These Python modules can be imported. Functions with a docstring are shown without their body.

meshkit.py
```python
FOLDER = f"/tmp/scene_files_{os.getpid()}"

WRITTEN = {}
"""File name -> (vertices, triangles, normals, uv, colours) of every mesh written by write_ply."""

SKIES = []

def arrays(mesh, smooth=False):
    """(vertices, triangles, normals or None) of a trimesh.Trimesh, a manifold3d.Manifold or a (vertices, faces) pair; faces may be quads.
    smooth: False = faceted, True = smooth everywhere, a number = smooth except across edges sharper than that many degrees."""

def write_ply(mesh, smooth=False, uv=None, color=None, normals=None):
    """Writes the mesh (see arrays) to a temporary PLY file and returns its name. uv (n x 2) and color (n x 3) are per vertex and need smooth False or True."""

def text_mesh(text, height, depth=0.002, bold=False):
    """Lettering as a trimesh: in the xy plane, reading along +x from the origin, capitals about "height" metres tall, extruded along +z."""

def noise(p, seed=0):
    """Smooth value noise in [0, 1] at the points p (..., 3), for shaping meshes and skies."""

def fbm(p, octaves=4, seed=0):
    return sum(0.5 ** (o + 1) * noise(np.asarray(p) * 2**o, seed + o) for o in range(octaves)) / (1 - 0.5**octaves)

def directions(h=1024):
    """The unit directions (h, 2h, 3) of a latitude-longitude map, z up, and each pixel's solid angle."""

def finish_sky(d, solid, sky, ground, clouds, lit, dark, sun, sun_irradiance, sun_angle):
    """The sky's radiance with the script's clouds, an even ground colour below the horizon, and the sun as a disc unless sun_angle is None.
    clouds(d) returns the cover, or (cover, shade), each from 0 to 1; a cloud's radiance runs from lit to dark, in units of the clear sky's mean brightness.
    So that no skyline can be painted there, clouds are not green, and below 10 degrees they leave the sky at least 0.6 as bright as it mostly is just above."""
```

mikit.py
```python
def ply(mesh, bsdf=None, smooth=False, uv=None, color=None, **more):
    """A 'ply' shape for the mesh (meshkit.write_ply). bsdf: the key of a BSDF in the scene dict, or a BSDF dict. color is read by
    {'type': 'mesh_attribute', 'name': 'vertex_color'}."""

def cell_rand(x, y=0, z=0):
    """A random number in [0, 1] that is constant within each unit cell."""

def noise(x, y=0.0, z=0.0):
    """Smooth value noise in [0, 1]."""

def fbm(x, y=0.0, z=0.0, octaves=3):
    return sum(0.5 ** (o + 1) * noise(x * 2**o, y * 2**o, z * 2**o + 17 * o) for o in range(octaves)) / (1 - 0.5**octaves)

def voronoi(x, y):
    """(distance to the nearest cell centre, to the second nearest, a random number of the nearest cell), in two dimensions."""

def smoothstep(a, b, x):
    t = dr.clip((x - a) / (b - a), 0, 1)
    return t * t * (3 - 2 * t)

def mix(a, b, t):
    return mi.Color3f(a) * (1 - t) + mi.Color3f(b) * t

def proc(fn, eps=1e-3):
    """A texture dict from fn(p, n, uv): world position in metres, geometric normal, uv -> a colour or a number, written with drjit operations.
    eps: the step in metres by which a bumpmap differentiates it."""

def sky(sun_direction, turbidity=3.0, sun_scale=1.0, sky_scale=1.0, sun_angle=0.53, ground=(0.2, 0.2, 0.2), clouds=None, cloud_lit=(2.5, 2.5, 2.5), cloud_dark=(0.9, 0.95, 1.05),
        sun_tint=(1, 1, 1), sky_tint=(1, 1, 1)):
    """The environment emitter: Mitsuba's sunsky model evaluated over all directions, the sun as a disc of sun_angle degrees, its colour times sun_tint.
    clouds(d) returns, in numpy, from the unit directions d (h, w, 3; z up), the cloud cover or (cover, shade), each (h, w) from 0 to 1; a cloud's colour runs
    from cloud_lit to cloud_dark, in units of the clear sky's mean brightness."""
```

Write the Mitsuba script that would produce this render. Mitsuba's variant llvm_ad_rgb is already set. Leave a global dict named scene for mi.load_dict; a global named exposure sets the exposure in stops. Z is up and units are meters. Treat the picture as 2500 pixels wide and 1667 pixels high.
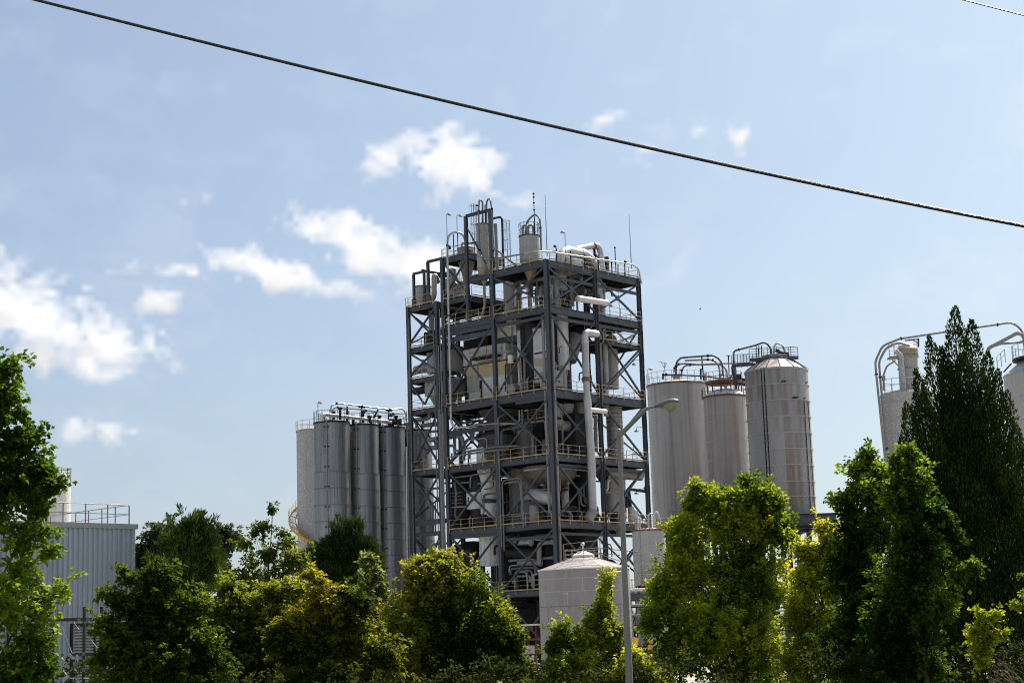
import math, random
import numpy as np
import mitsuba as mi
import drjit as dr
import mikit, meshkit
from mikit import noise, fbm, cell_rand, smoothstep, mix, proc

scene, labels = {}, {}
# ------------------------------------------------------------------ camera, sky, exposure
EYE = np.array([0.0, 0.0, 3.0])
FPX, PITCH, ROLL, W0, H0 = 4254.0, 0.1686, -0.0324, 2500.0, 1667.0
cp, sp, cr, sr = math.cos(PITCH), math.sin(PITCH), math.cos(ROLL), math.sin(ROLL)
_rt, _up, FWD = np.array([1.0, 0, 0]), np.array([0, -sp, cp]), np.array([0, cp, sp])
RIGHT, UP = cr * _rt + sr * _up, -sr * _rt + cr * _up
scene['camera'] = {
    'type': 'perspective', 'fov': math.degrees(2 * math.atan(W0 / 2 / FPX)), 'fov_axis': 'x',
    'near_clip': 0.5, 'far_clip': 6000.0,
    'to_world': mi.ScalarTransform4f().look_at(origin=EYE.tolist(), target=(EYE + FWD).tolist(), up=UP.tolist())}
exposure = 2.27
SUN_AZ, SUN_EL = math.radians(43.0), math.radians(56.0)
SUN = [math.sin(SUN_AZ) * math.cos(SUN_EL), math.cos(SUN_AZ) * math.cos(SUN_EL), math.sin(SUN_EL)]

# each cloud puff: azimuth, elevation (degrees), half width, half height, tilt, strength
CLOUDS = [(-15.6, 10.55, 2.5, 1.2, -22, 1.0), (-13.4, 9.85, 1.5, .75, -25, .95), (-12.0, 9.6, .9, .5, -25, .8), (-13.6, 9.0, 1.0, .5, -25, .8), (-13.6, 11.3, .7, .2, -10, .5),
          (-8.0, 11.95, 2.4, .58, -12, 1.0), (-9.0, 12.35, 1.1, .45, 0, .85), (-10.9, 12.1, 1.2, .26, -8, .68), (-11.75, 11.05, .6, .42, -10, .75),
          (-6.4, 13.5, 1.2, .62, -15, .95), (-4.8, 12.9, 1.5, .85, -25, 1.0), (-3.3, 12.2, 1.2, .75, -28, .95),
          (-4.2, 15.75, 1.0, .55, 25, .8), (-1.9, 15.45, 1.5, .95, -18, 1.05), (-1.2, 15.0, 1.0, .6, -15, .95), (.45, 14.45, .6, .42, 10, .5),
          (3.75, 16.8, .85, .3, 8, .68), (8.2, 15.95, .45, .33, 5, .8), (4.7, 15.65, .6, .3, 0, .5), (-14.1, 7.05, 1.2, .36, -12, .72), (-12.9, 6.9, .8, .3, -30, .6),
          (-10.86, 14.3, .2, .14, 0, .45), (-9.8, 14.5, .3, .16, 30, .32), (6.5, 15.95, .3, .18, -50, .35), (-2.3, 13.6, .45, .2, 0, .35),
          (-23, 12, 4, 1.3, -10, 1.0), (-31, 16, 4, 1.2, 0, .9), (26, 9, 3, .8, 0, .6), (36, 14, 4, 1.0, 10, .7)]


def clouds(d):
    az, el = np.degrees(np.arctan2(d[..., 0], d[..., 1])), np.degrees(np.arcsin(np.clip(d[..., 2], -1, 1)))
    q1 = np.stack([az * .8, el * 1.1, el * 0 + 3.1], -1)
    wx, wy = meshkit.fbm(q1, 3, 61) - .5, meshkit.fbm(q1 + 7.7, 3, 62) - .5
    az, el = az + wx * 1.3, el + wy * .8                      # billows: the outlines below are bent by slow noise
    n1 = meshkit.fbm(np.stack([az * 1.1, el * 1.6, el * 0 + 3.1], -1), 5, 7) - .5
    n2 = meshkit.fbm(np.stack([az * 3.2 + el * 1.5, el * 4.4, el * 0 + 9.7], -1), 5, 21) - .5
    n3 = meshkit.fbm(np.stack([az * .35, el * .5, el * 0 + 5.5], -1), 3, 31) - .5
    best = np.full(az.shape, -9.0)
    low = np.zeros(az.shape)
    for a, e, w, h, t, s in CLOUDS:
        t = math.radians(t)
        x, y = az - a, el - e
        u, v = (x * math.cos(t) + y * math.sin(t)) / w, (-x * math.sin(t) + y * math.cos(t)) / h
        f = s * (1 - np.sqrt(u * u + v * v) * .8) + (s - 1) * .3
        low = np.where(f > best, -v, low)
        best = np.maximum(best, f)
    # fair weather clouds over the rest of the sky, outside the patch described above
    far = np.clip((np.abs(az) - 20) / 8, 0, 1) * np.clip((el - 4) / 6, 0, 1)
    best = np.maximum(best, far * (n3 * 4.2 - .05) - (1 - far) * 9)
    f = best + n1 * 1.4 + n2 * 1.6
    cover = np.clip((f - .06) / .85, 0, 1)
    cover = cover * (1.25 - .25 * cover) * .96
    cirrus = np.clip(n3 * 2.2 + n1 * .9 + n2 * .5 - .02, 0, 1) * .12
    cover = np.maximum(cover, cirrus + .03)                  # a thin even veil of high haze
    shade = np.clip(.35 + .40 * low + n1 * 1.6 + n2 * .8, 0, 1)
    return cover, shade


scene['sky'] = mikit.sky(SUN, turbidity=8.0, sun_scale=1.5, sun_tint=(.96, 1.0, 1.08), clouds=clouds, cloud_lit=(2.5, 2.42, 2.34), cloud_dark=(1.7, 1.68, 1.68), sky_tint=(.55, .61, .66), ground=(.24, .235, .2))


# ------------------------------------------------------------------ where things stand
def ray(px, py):
    return RIGHT * ((px - W0 / 2) / FPX) - UP * ((py - H0 / 2) / FPX) + FWD


def at(px, py, Y):
    """The point at distance Y in front of the road, seen in the direction of this place of the 2500 x 1667 photograph."""
    r = ray(px, py)
    return EYE + r * (Y / r[1])


def wid(n, p):
    """Metres of n photograph pixels at the point p."""
    return n * float((p - EYE) @ FWD) / FPX


TH = 0.7324
UL, UR, UZ = np.array([-math.cos(TH), math.sin(TH), 0]), np.array([math.sin(TH), math.cos(TH), 0]), np.array([0, 0, 1.0])
F0 = np.array([4.0641, 190.0, 0.0])
NL, NR = -UR, -UL       # outward normals of the tower's two visible faces


def tw(u, v, z):
    return F0 + UL * u + UR * v + UZ * z


def lf(px, py, v=0.0):
    """On the plane parallel to the tower's left face, v metres inside it."""
    r = ray(px, py)
    t = (((F0 + UR * v) - EYE) @ UR) / (r @ UR)
    return EYE + r * t


def rf(px, py, u=0.0):
    r = ray(px, py)
    t = (((F0 + UL * u) - EYE) @ UL) / (r @ UL)
    return EYE + r * t


def loc(p):
    """(u, v, z) of a point in the tower's frame."""
    q = np.asarray(p) - F0
    return float(q @ UL), float(q @ UR), float(p[2])


CROP = {1: (980, 470), 2: (1260, 570), 3: (980, 650), 4: (1280, 750), 5: (980, 830), 6: (1280, 930), 7: (980, 1010), 8: (1280, 1110), 9: (980, 1190)}


def q(n, x, y):
    return CROP[n][0] + x / 7.84, CROP[n][1] + y / 7.84


# ------------------------------------------------------------------ mesh builders: every function returns (vertices, faces); edges meant to be sharp do not share vertices
def join(parts):
    V, F, n = [], [], 0
    for v, f in parts:
        V.append(v)
        F.append(np.asarray(f) + n)
        n += len(v)
    return np.vstack(V), np.vstack(F)


_BQ = [(0, 1, 3, 2), (4, 6, 7, 5), (0, 4, 5, 1), (2, 3, 7, 6), (0, 2, 6, 4), (1, 5, 7, 3)]


def hexa(c):
    """Box from 8 corners, ordered by the bits x y z."""
    c = np.asarray(c, float)
    v = np.vstack([c[list(k)] for k in _BQ])
    f = np.vstack([[[4 * i, 4 * i + 1, 4 * i + 2], [4 * i, 4 * i + 2, 4 * i + 3]] for i in range(6)])
    m = c.mean(0)
    a = v[f]
    nrm = np.cross(a[:, 1] - a[:, 0], a[:, 2] - a[:, 0])
    flip = ((a.mean(1) - m) * nrm).sum(1) < 0
    f[flip] = f[flip][:, ::-1]
    return v, f


def obox(o, a, b, c):
    """Box from its corner o and three edge vectors."""
    o, a, b, c = (np.asarray(x, float) for x in (o, a, b, c))
    return hexa([o + a * i + b * j + c * k for i in (0, 1) for j in (0, 1) for k in (0, 1)])


def nz(v):
    v = np.asarray(v, float)
    return v / (np.linalg.norm(v) + 1e-12)


def bar(p0, p1, w, h, up=(0, 0, 1)):
    p0, p1 = np.asarray(p0, float), np.asarray(p1, float)
    d = nz(p1 - p0)
    up = np.asarray(up, float)
    s = np.cross(d, up)
    if np.linalg.norm(s) < 1e-3:
        s = np.cross(d, [1, 0, 0])
    s = nz(s)
    t = np.cross(s, d)
    return obox(p0 - s * w / 2 - t * h / 2, p1 - p0, s * w, t * h)


def ibeam(p0, p1, w, h, up=(0, 0, 1), t=None):
    """Rolled section: two flanges and a web."""
    p0, p1 = np.asarray(p0, float), np.asarray(p1, float)
    t = t or max(.025, .09 * w)
    d = nz(p1 - p0)
    s = np.cross(d, np.asarray(up, float))
    if np.linalg.norm(s) < 1e-3:
        s = np.cross(d, [1, 0, 0])
    s = nz(s)
    k = np.cross(s, d)
    o = k * (h - t) / 2
    return join([bar(p0 + o, p1 + o, w, t, k), bar(p0 - o, p1 - o, w, t, k), bar(p0, p1, t, h - 2 * t, k)])


def tube(pts, r, n=10, cap=True):
    p = np.asarray(pts, float)
    r = np.broadcast_to(np.asarray(r, float), (len(p),))
    t = np.gradient(p, axis=0) if len(p) > 2 else np.repeat([p[1] - p[0]], 2, 0)
    t = t / (np.linalg.norm(t, axis=1, keepdims=True) + 1e-12)
    a = np.cross(t[0], [0, 0, 1.0])
    if np.linalg.norm(a) < .1:
        a = np.cross(t[0], [1.0, 0, 0])
    A = []
    for k in t:
        a = nz(a - k * (a @ k))
        A.append(a)
    A = np.array(A)
    B = np.cross(t, A)
    ang = np.arange(n) * 2 * np.pi / n
    v = (p[:, None] + r[:, None, None] * (np.cos(ang)[None, :, None] * A[:, None] + np.sin(ang)[None, :, None] * B[:, None])).reshape(-1, 3)
    i, j = np.meshgrid(np.arange(len(p) - 1), np.arange(n), indexing='ij')
    a0, a1, b0, b1 = i * n + j, i * n + (j + 1) % n, (i + 1) * n + j, (i + 1) * n + (j + 1) % n
    f = np.vstack([np.stack([a0, a1, b1], -1).reshape(-1, 3), np.stack([a0, b1, b0], -1).reshape(-1, 3)])
    out = [(v, f)]
    if cap:
        for k, rev in ((0, True), (len(p) - 1, False)):
            ring = v[k * n:(k + 1) * n]
            tri = np.stack([np.zeros(n - 2, int), np.arange(1, n - 1), np.arange(2, n)], -1)
            out.append((ring, tri[:, ::-1] if rev else tri))
    return join(out)


def bend(pts, R, k=6):
    """The polyline with its corners rounded to radius R."""
    p = [np.asarray(x, float) for x in pts]
    out = [p[0]]
    for i in range(1, len(p) - 1):
        a, b = p[i - 1] - p[i], p[i + 1] - p[i]
        la, lb = np.linalg.norm(a), np.linalg.norm(b)
        a, b = a / la, b / lb
        half = math.acos(np.clip(a @ b, -1, 1)) / 2
        if half > 1.5:
            out.append(p[i])
            continue
        cut = min(R / math.tan(half), .48 * la, .48 * lb)
        s, e = p[i] + a * cut, p[i] + b * cut
        for w in np.linspace(0, 1, k + 1):
            out.append((1 - w) ** 2 * s + 2 * w * (1 - w) * (p[i] * .82 + (s + e) * .09) + w * w * e)
    out.append(p[-1])
    return out


def pipe(pts, r, R=None, n=10):
    return tube(bend(pts, R or r * 3), r, n)


def lathe(prof, c, n=40, smooth=False, axis=None, a0=0.0):
    """Profile of (radius, height) turned about the upright (or given) axis through c."""
    c = np.asarray(c, float)
    z = np.array([0, 0, 1.0]) if axis is None else nz(axis)
    x = nz(np.cross(z, [0, 0, 1.0])) if axis is not None and abs(z[2]) < .99 else np.array([1.0, 0, 0])
    y = np.cross(z, x)
    ang = a0 + np.arange(n) * 2 * np.pi / n
    ring = np.cos(ang)[:, None] * x + np.sin(ang)[:, None] * y
    prof = [(max(r, 1e-4), h) for r, h in prof]
    j = np.arange(n)
    quad = np.vstack([np.stack([j, (j + 1) % n, (j + 1) % n + n], -1), np.stack([j, (j + 1) % n + n, j + n], -1)])
    if smooth:
        v = np.vstack([c + ring * r + z * h for r, h in prof])
        return v, np.vstack([quad + k * n for k in range(len(prof) - 1)])
    return join([(np.vstack([c + ring * r0 + z * h0, c + ring * r1 + z * h1]), quad) for (r0, h0), (r1, h1) in zip(prof[:-1], prof[1:])])


def cyl(p0, p1, r, n=24, dome=0.0):
    """Capped cylinder between two points, with dished ends dome metres deep."""
    p0, p1 = np.asarray(p0, float), np.asarray(p1, float)
    L = np.linalg.norm(p1 - p0)
    ax = nz(p1 - p0)
    if dome <= 0:
        return lathe([(0, 0), (r, 0), (r, L), (0, L)], p0, n, axis=ax)
    k = np.linspace(0, np.pi / 2, 6)
    return join([lathe([(r, 0), (r, L)], p0, n, axis=ax), lathe([(r * math.sin(a), -dome * math.cos(a)) for a in k], p0, n, True, ax),
                 lathe([(r * math.cos(a), L + dome * math.sin(a)) for a in k], p0, n, True, ax)])


def curved(c, r, a0, a1, z0, z1, t=.03, n=6):
    """One bent sheet of a silo's wall, t thick."""
    a = np.linspace(a0, a1, n + 1)
    e = np.stack([np.sin(a), -np.cos(a), a * 0], -1)
    c = np.asarray(c, float)
    lo, hi = c + e * r + UZ * z0, c + e * r + UZ * z1
    li, hi2 = c + e * (r - t) + UZ * z0, c + e * (r - t) + UZ * z1
    k = np.arange(n)
    qd = np.vstack([np.stack([k, k + 1, k + n + 2], -1), np.stack([k, k + n + 2, k + n + 1], -1)])
    return join([(np.vstack([lo, hi]), qd), (np.vstack([hi, hi2]), qd), (np.vstack([li, lo]), qd),
                 (np.vstack([lo[:1], hi[:1], li[:1], hi2[:1]]), [[0, 1, 3], [0, 3, 2]]), (np.vstack([lo[-1:], hi[-1:], li[-1:], hi2[-1:]]), [[0, 3, 1], [0, 2, 3]])])


def ringbar(c, r, w, h, z, n=48):
    return lathe([(r, z - h / 2), (r + w, z - h / 2), (r + w, z + h / 2), (r, z + h / 2)], c, n)


# ------------------------------------------------------------------ names and entries
def numbered(key):
    def taken(k):
        return k in scene or k in labels or k in _roots
    if not taken(key):
        return key
    i = 1
    while taken(f'{key}_{i:03d}'):
        i += 1
    return f'{key}_{i:03d}'


_roots = set()


def thing(name, label=None, cat=None, group=None, **more):
    key = numbered(name)
    _roots.add(key)
    labels[key] = {k: v for k, v in (('label', label), ('category', cat), ('group', group)) if v}
    labels[key].update(more)
    return key


_count = {}
SINGLY = {'coupling', 'support', 'plate', 'clip', 'post', 'deck_post', 'leg', 'standpipe', 'hoop', 'stub', 'stub_pipe', 'bushing', 'turret_ring', 'stand', 'stair_clip', 'bracket', 'strap', 'rung', 'stile', 'gauge', 'brace', 'top_pipe', 'side_rail'}


def add(parent, name, mesh, mat, label=None, kind=None, smooth=True, color=None):
    if isinstance(mesh, list) and name in SINGLY:
        return [add(parent, name, m, mat, label, kind, smooth, color) for m in mesh][0]
    base = f'{parent}__{name}' if parent else name
    i = _count.get(base, 0)
    _count[base] = i + 1
    key = base if i == 0 else f'{base}_{i:03d}'
    if isinstance(mesh, list):
        mesh = join(mesh)
    scene[key] = mikit.ply(mesh, mat, smooth=smooth, color=color)
    if label or kind:
        labels[key] = {k: v for k, v in (('label', label), ('kind', kind)) if v}
    return key


def single(name, mesh, mat, label, cat, group=None, smooth=True):
    key = numbered(name)
    if isinstance(mesh, list):
        mesh = join(mesh)
    scene[key] = mikit.ply(mesh, mat, smooth=smooth)
    labels[key] = {k: v for k, v in (('label', label), ('category', cat), ('group', group)) if v}
    return key
# ------------------------------------------------------------------ materials
def pri(color, rough=.5, metal=0.0, spec=.5, two=True, bump=None, **k):
    c = color if isinstance(color, dict) else {'type': 'rgb', 'value': list(color)}
    r = rough if isinstance(rough, dict) else float(rough)
    b = {'type': 'principled', 'base_color': c, 'roughness': r, 'metallic': float(metal), 'specular': float(spec), **k}
    if bump:
        b = {'type': 'bumpmap', 'arbitrary': bump[0], 'scale': bump[1], 'bsdf': b}
    return {'type': 'twosided', 'bsdf': b} if two else b


def streaks(p, fine=2.2, tall=.12):
    """Runs of dirt that hang down a wall: narrow in plan, long in height."""
    a = fbm(p.x * fine, p.y * fine, p.z * tall, 3)
    b = noise(p.x * fine * 4, p.y * fine * 4, p.z * tall * 2)
    return .7 * a + .3 * b


def c_steel(p, n, uv):
    a, b = fbm(p.x * .9, p.y * .9, p.z * .9, 3), streaks(p, 3.5, .3)
    c = mix((.042, .050, .068), (.070, .078, .094), a)
    return mix(c, (.075, .052, .040), smoothstep(.6, .8, b) * .6)


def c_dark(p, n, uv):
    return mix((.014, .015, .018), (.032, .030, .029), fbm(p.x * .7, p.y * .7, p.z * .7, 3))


def c_rail(p, n, uv):
    return mix((.45, .33, .15), (.27, .20, .13), smoothstep(.35, .75, fbm(p.x * 1.3, p.y * 1.3, p.z * 1.3, 2)))


def c_railgrey(p, n, uv):
    return mix((.30, .25, .20), (.20, .19, .19), noise(p.x, p.y, p.z))


def c_clad(p, n, uv):
    s, a = streaks(p, 1.6, .10), fbm(p.x * .35, p.y * .35, p.z * .5, 3)
    c = mix((.48, .49, .515), (.35, .352, .36), a)
    return mix(c, (.27, .235, .20), smoothstep(.50, .78, s) * .75)


def c_panel(p, n, uv):
    a, s_ = fbm(p.x * .35, p.y * .35, p.z * .5, 3), streaks(p, 1.4, .09)
    c = mix((.76, .77, .80), (.60, .605, .62), a)
    return mix(c, (.42, .37, .31), smoothstep(.52, .80, s_) * .65)


def c_tanlight(p, n, uv):
    return mix((.66, .54, .37), (.46, .37, .25), streaks(p, 1.0, .2))


def c_tan(p, n, uv):
    return mix((.40, .335, .245), (.27, .225, .17), streaks(p, 1.1, .2))


def c_stain(p, n, uv):
    s = streaks(p, 2.4, .07)
    c = mix((.34, .345, .365), (.20, .205, .22), smoothstep(.3, .7, s))
    return mix(c, (.30, .26, .22), smoothstep(.62, .82, fbm(p.x * 1.1, p.y * 1.1, p.z * .15 + 40, 3)) * .45)


def c_grey(p, n, uv):
    s, a = streaks(p, 1.1, .06), fbm(p.x * .22, p.y * .22, p.z * .22, 4)
    c = mix((.47, .44, .425), (.36, .345, .34), a)
    return mix(c, (.27, .225, .195), smoothstep(.5, .75, s) * .6)


def c_rusty(p, n, uv):
    s, t = streaks(p, .75, .035), streaks(p, 2.6, .07)
    c = mix((.52, .50, .49), (.38, .375, .38), fbm(p.x * .5, p.y * .5, p.z * .35, 3))
    c = mix(c, (.33, .22, .15), smoothstep(.50, .66, s) * .85)
    return mix(c, (.22, .195, .18), smoothstep(.52, .72, t) * .6)


def c_white(p, n, uv):
    return mix((.66, .66, .65), (.52, .51, .49), smoothstep(.45, .8, streaks(p, 1.4, .1)))


def c_pale(p, n, uv):
    a = fbm(p.x * .3, p.y * .3, p.z * .3, 3)
    return mix(mix((.33, .32, .325), (.275, .268, .27), a), (.23, .21, .19), smoothstep(.6, .85, streaks(p, 1.5, .08)) * .5)


def c_palew(p, n, uv):
    return mix((.60, .59, .59), (.52, .515, .51), streaks(p, 1.4, .08))


def c_alu(p, n, uv):
    return mix((.62, .63, .65), (.47, .46, .46), fbm(p.x * 1.2, p.y * 1.2, p.z * .6, 3))


def c_rib(p, n, uv):
    return mix((.42, .45, .52), (.32, .35, .41), smoothstep(.4, .8, streaks(p, 2.5, .12)))


def c_wood(p, n, uv):
    return mix((.075, .058, .045), (.045, .035, .03), streaks(p, 9, .5))


def c_bark(p, n, uv):
    return mix((.11, .085, .065), (.05, .04, .032), fbm(p.x * 9, p.y * 9, p.z * 2, 3))


def c_ground(p, n, uv):
    a, b = fbm(p.x * .08, p.y * .08, 0, 4), fbm(p.x * 1.5, p.y * 1.5, 0, 3)
    c = mix(mix((.07, .095, .035), (.13, .12, .065), a), (.05, .06, .025), b * .6)
    yard = smoothstep(104, 112, p.y + 3 * a) * smoothstep(300, 290, p.y) * smoothstep(95, 88, dr.abs(p.x - 15))
    return mix(c, mix((.34, .33, .305), (.27, .26, .245), fbm(p.x * .5, p.y * .5, 0, 3)), yard)   # pale concrete round the plant


def c_rust(p, n, uv):
    return mix((.20, .09, .055), (.12, .075, .06), fbm(p.x * 2, p.y * 2, p.z * 2, 3))


def c_lamp(p, n, uv):
    return mix((.29, .275, .26), (.21, .20, .192), fbm(p.x * 3, p.y * 3, p.z * 1.2, 3))


def c_hop(p, n, uv):
    return mix((.43, .42, .415), (.31, .30, .295), streaks(p, 2.2, .15))


def h_dent(p, n, uv):
    return fbm(p.x * .8, p.y * .8, p.z * .8, 3) * .06


MATS = {
    'steel': pri(proc(c_steel), .45, .0, .45), 'dark': pri(proc(c_dark), .7, spec=.15), 'rail': pri(proc(c_rail), .5), 'railgrey': pri(proc(c_railgrey), .5, .2),
    'clad': pri(proc(c_clad), .5, .12), 'panel': pri(proc(c_panel), .45, .1), 'tanlight': pri(proc(c_tanlight), .45, .2), 'tan': pri(proc(c_tan), .5, .2), 'stainless': pri(proc(c_stain), .5, .9), 'greysilo': pri(proc(c_grey), .5, .12),
    'rusty': pri(proc(c_rusty), .5, .15), 'white': pri(proc(c_white), .45), 'pale': pri(proc(c_pale), .5, .05), 'palewhite': pri(proc(c_palew), .5), 'alu': pri(proc(c_alu), .45, .6),
    'rib': pri(proc(c_rib), .45, .15), 'wood': pri(proc(c_wood), .8), 'bark': pri(proc(c_bark), .9, spec=.2), 'grass': pri(proc(c_ground), .95, spec=.1),
    'rust': pri(proc(c_rust), .7), 'pole': pri(proc(c_lamp), .5, .15), 'hopper': pri(proc(c_hop), .5, .12), 'cable': pri((.012, .012, .013), .35, spec=.5),
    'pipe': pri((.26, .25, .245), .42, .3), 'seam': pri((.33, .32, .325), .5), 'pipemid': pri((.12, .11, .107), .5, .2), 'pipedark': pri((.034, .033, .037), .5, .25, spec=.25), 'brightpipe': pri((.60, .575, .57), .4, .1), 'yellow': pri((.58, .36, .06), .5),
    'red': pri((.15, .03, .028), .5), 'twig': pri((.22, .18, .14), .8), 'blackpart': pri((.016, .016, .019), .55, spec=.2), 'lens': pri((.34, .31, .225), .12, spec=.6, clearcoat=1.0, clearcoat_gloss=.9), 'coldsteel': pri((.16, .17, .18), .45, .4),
    'porcelain': pri((.60, .58, .56), .2), 'stone': pri((.30, .28, .25), .9, spec=.1),
    'leaf': {'type': 'principledthin', 'base_color': {'type': 'mesh_attribute', 'name': 'vertex_color'}, 'roughness': .4, 'spec_trans': 0.0, 'diff_trans': 1.25, 'eta': 1.4},
    'needle': {'type': 'principledthin', 'base_color': {'type': 'mesh_attribute', 'name': 'vertex_color'}, 'roughness': .55, 'spec_trans': 0.0, 'diff_trans': 0.35, 'eta': 1.35}}
scene.update(MATS)



def plate_mat(key, c, r, z0, course, sectors, hi, lo, stain, amount, rough=.45, metal=.1, fine=1.3, brk=0.0, tones=.22):
    """Weathered plate of one tank: every sheet a little lighter or darker, runs of dirt that start at the seams."""
    cx, cy = float(c[0]), float(c[1])

    def col(p, n, uv):
        an = dr.atan2(p.x - cx, p.y - cy)
        k = (z0 - p.z) / course
        i = dr.floor(k)
        f = k - i
        tone = cell_rand(i, dr.floor((an + .5 * (i - 2 * dr.floor(i / 2)) * 6.283 / sectors) * sectors / 6.283 + 50), 3)
        s1 = fbm(an * r * fine, i * brk, p.z * .045, 3)
        s2 = noise(an * r * fine * 2.7, i * brk * 9, p.z * .09)
        s3 = fbm(an * r * .35, 4.4, p.z * .03, 2)
        base = mix(hi, lo, dr.clip(.25 + (tone - .5) * tones + (s3 - .5) * 1.4, 0, 1))
        run = smoothstep(.44, .72, s1 * .72 + s2 * .28) * (1 - .3 * f)
        wide = smoothstep(.52, .66, s3) * smoothstep(.42, .62, s1)
        return mix(mix(base, stain, run * amount), stain, wide * amount * .6)

    scene[key] = pri(proc(col), rough, metal)
    return key


# ------------------------------------------------------------------ ground
gx, gy = np.meshgrid(np.concatenate([np.linspace(-2500, -160, 14), np.linspace(-150, 150, 61), np.linspace(160, 2500, 14)]), np.concatenate([np.linspace(-60, 320, 77), np.linspace(340, 4500, 24)]))
# the road the picture is taken from runs along a low bank; the plant stands on flat ground beyond it
gz = np.where(gy < 12, 1.35 - .35 * meshkit.noise(np.stack([gx * .2, gy * .2, gx * 0], -1)), 0) + np.clip((26 - gy) / 14, 0, 1) * (gy >= 12) * 1.2
gz = gz + (meshkit.fbm(np.stack([gx * .06, gy * .06, gx * 0], -1), 3, 4) - .5) * .5 * (np.abs(gx) < 160) * (gy < 330) * (gy > -20)
nyy, nxx = gx.shape
ii, jj = np.meshgrid(np.arange(nyy - 1), np.arange(nxx - 1), indexing='ij')
k0 = ii * nxx + jj
scene['ground'] = mikit.ply((np.stack([gx, gy, gz], -1).reshape(-1, 3), np.vstack([np.stack([k0, k0 + 1, k0 + nxx + 1], -1).reshape(-1, 3), np.stack([k0, k0 + nxx + 1, k0 + nxx], -1).reshape(-1, 3)])), 'grass', smooth=True)
labels['ground'] = {'label': 'flat grassy ground under the trees and the plant', 'kind': 'structure', 'category': 'ground'}
# ------------------------------------------------------------------ the process tower: columns, girders, braces, decks, railings
T = thing('process_tower', 'tall open steel frame tower packed with vessels, ducts and yellow handrails', 'tower')
D1, D2, D3, D4, D5, D6 = 44.53, 39.30, 29.97, 22.76, 15.48, 8.15
U1, UM, U2, U3, U4 = 8.15, 12.1, 16.1, 17.24, 22.0
V1, V2 = 8.45, 16.6


def column(u, v, z0, z1, w=.42):
    p, r = tw(u, v, z0), tw(u, v, z1)
    add(T, 'column', [ibeam(p, r, w, w * 1.02, UR), bar(p + UZ * .02, p + UZ * .9, w * 1.5, w * 1.5, UR)], 'steel')


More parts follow.
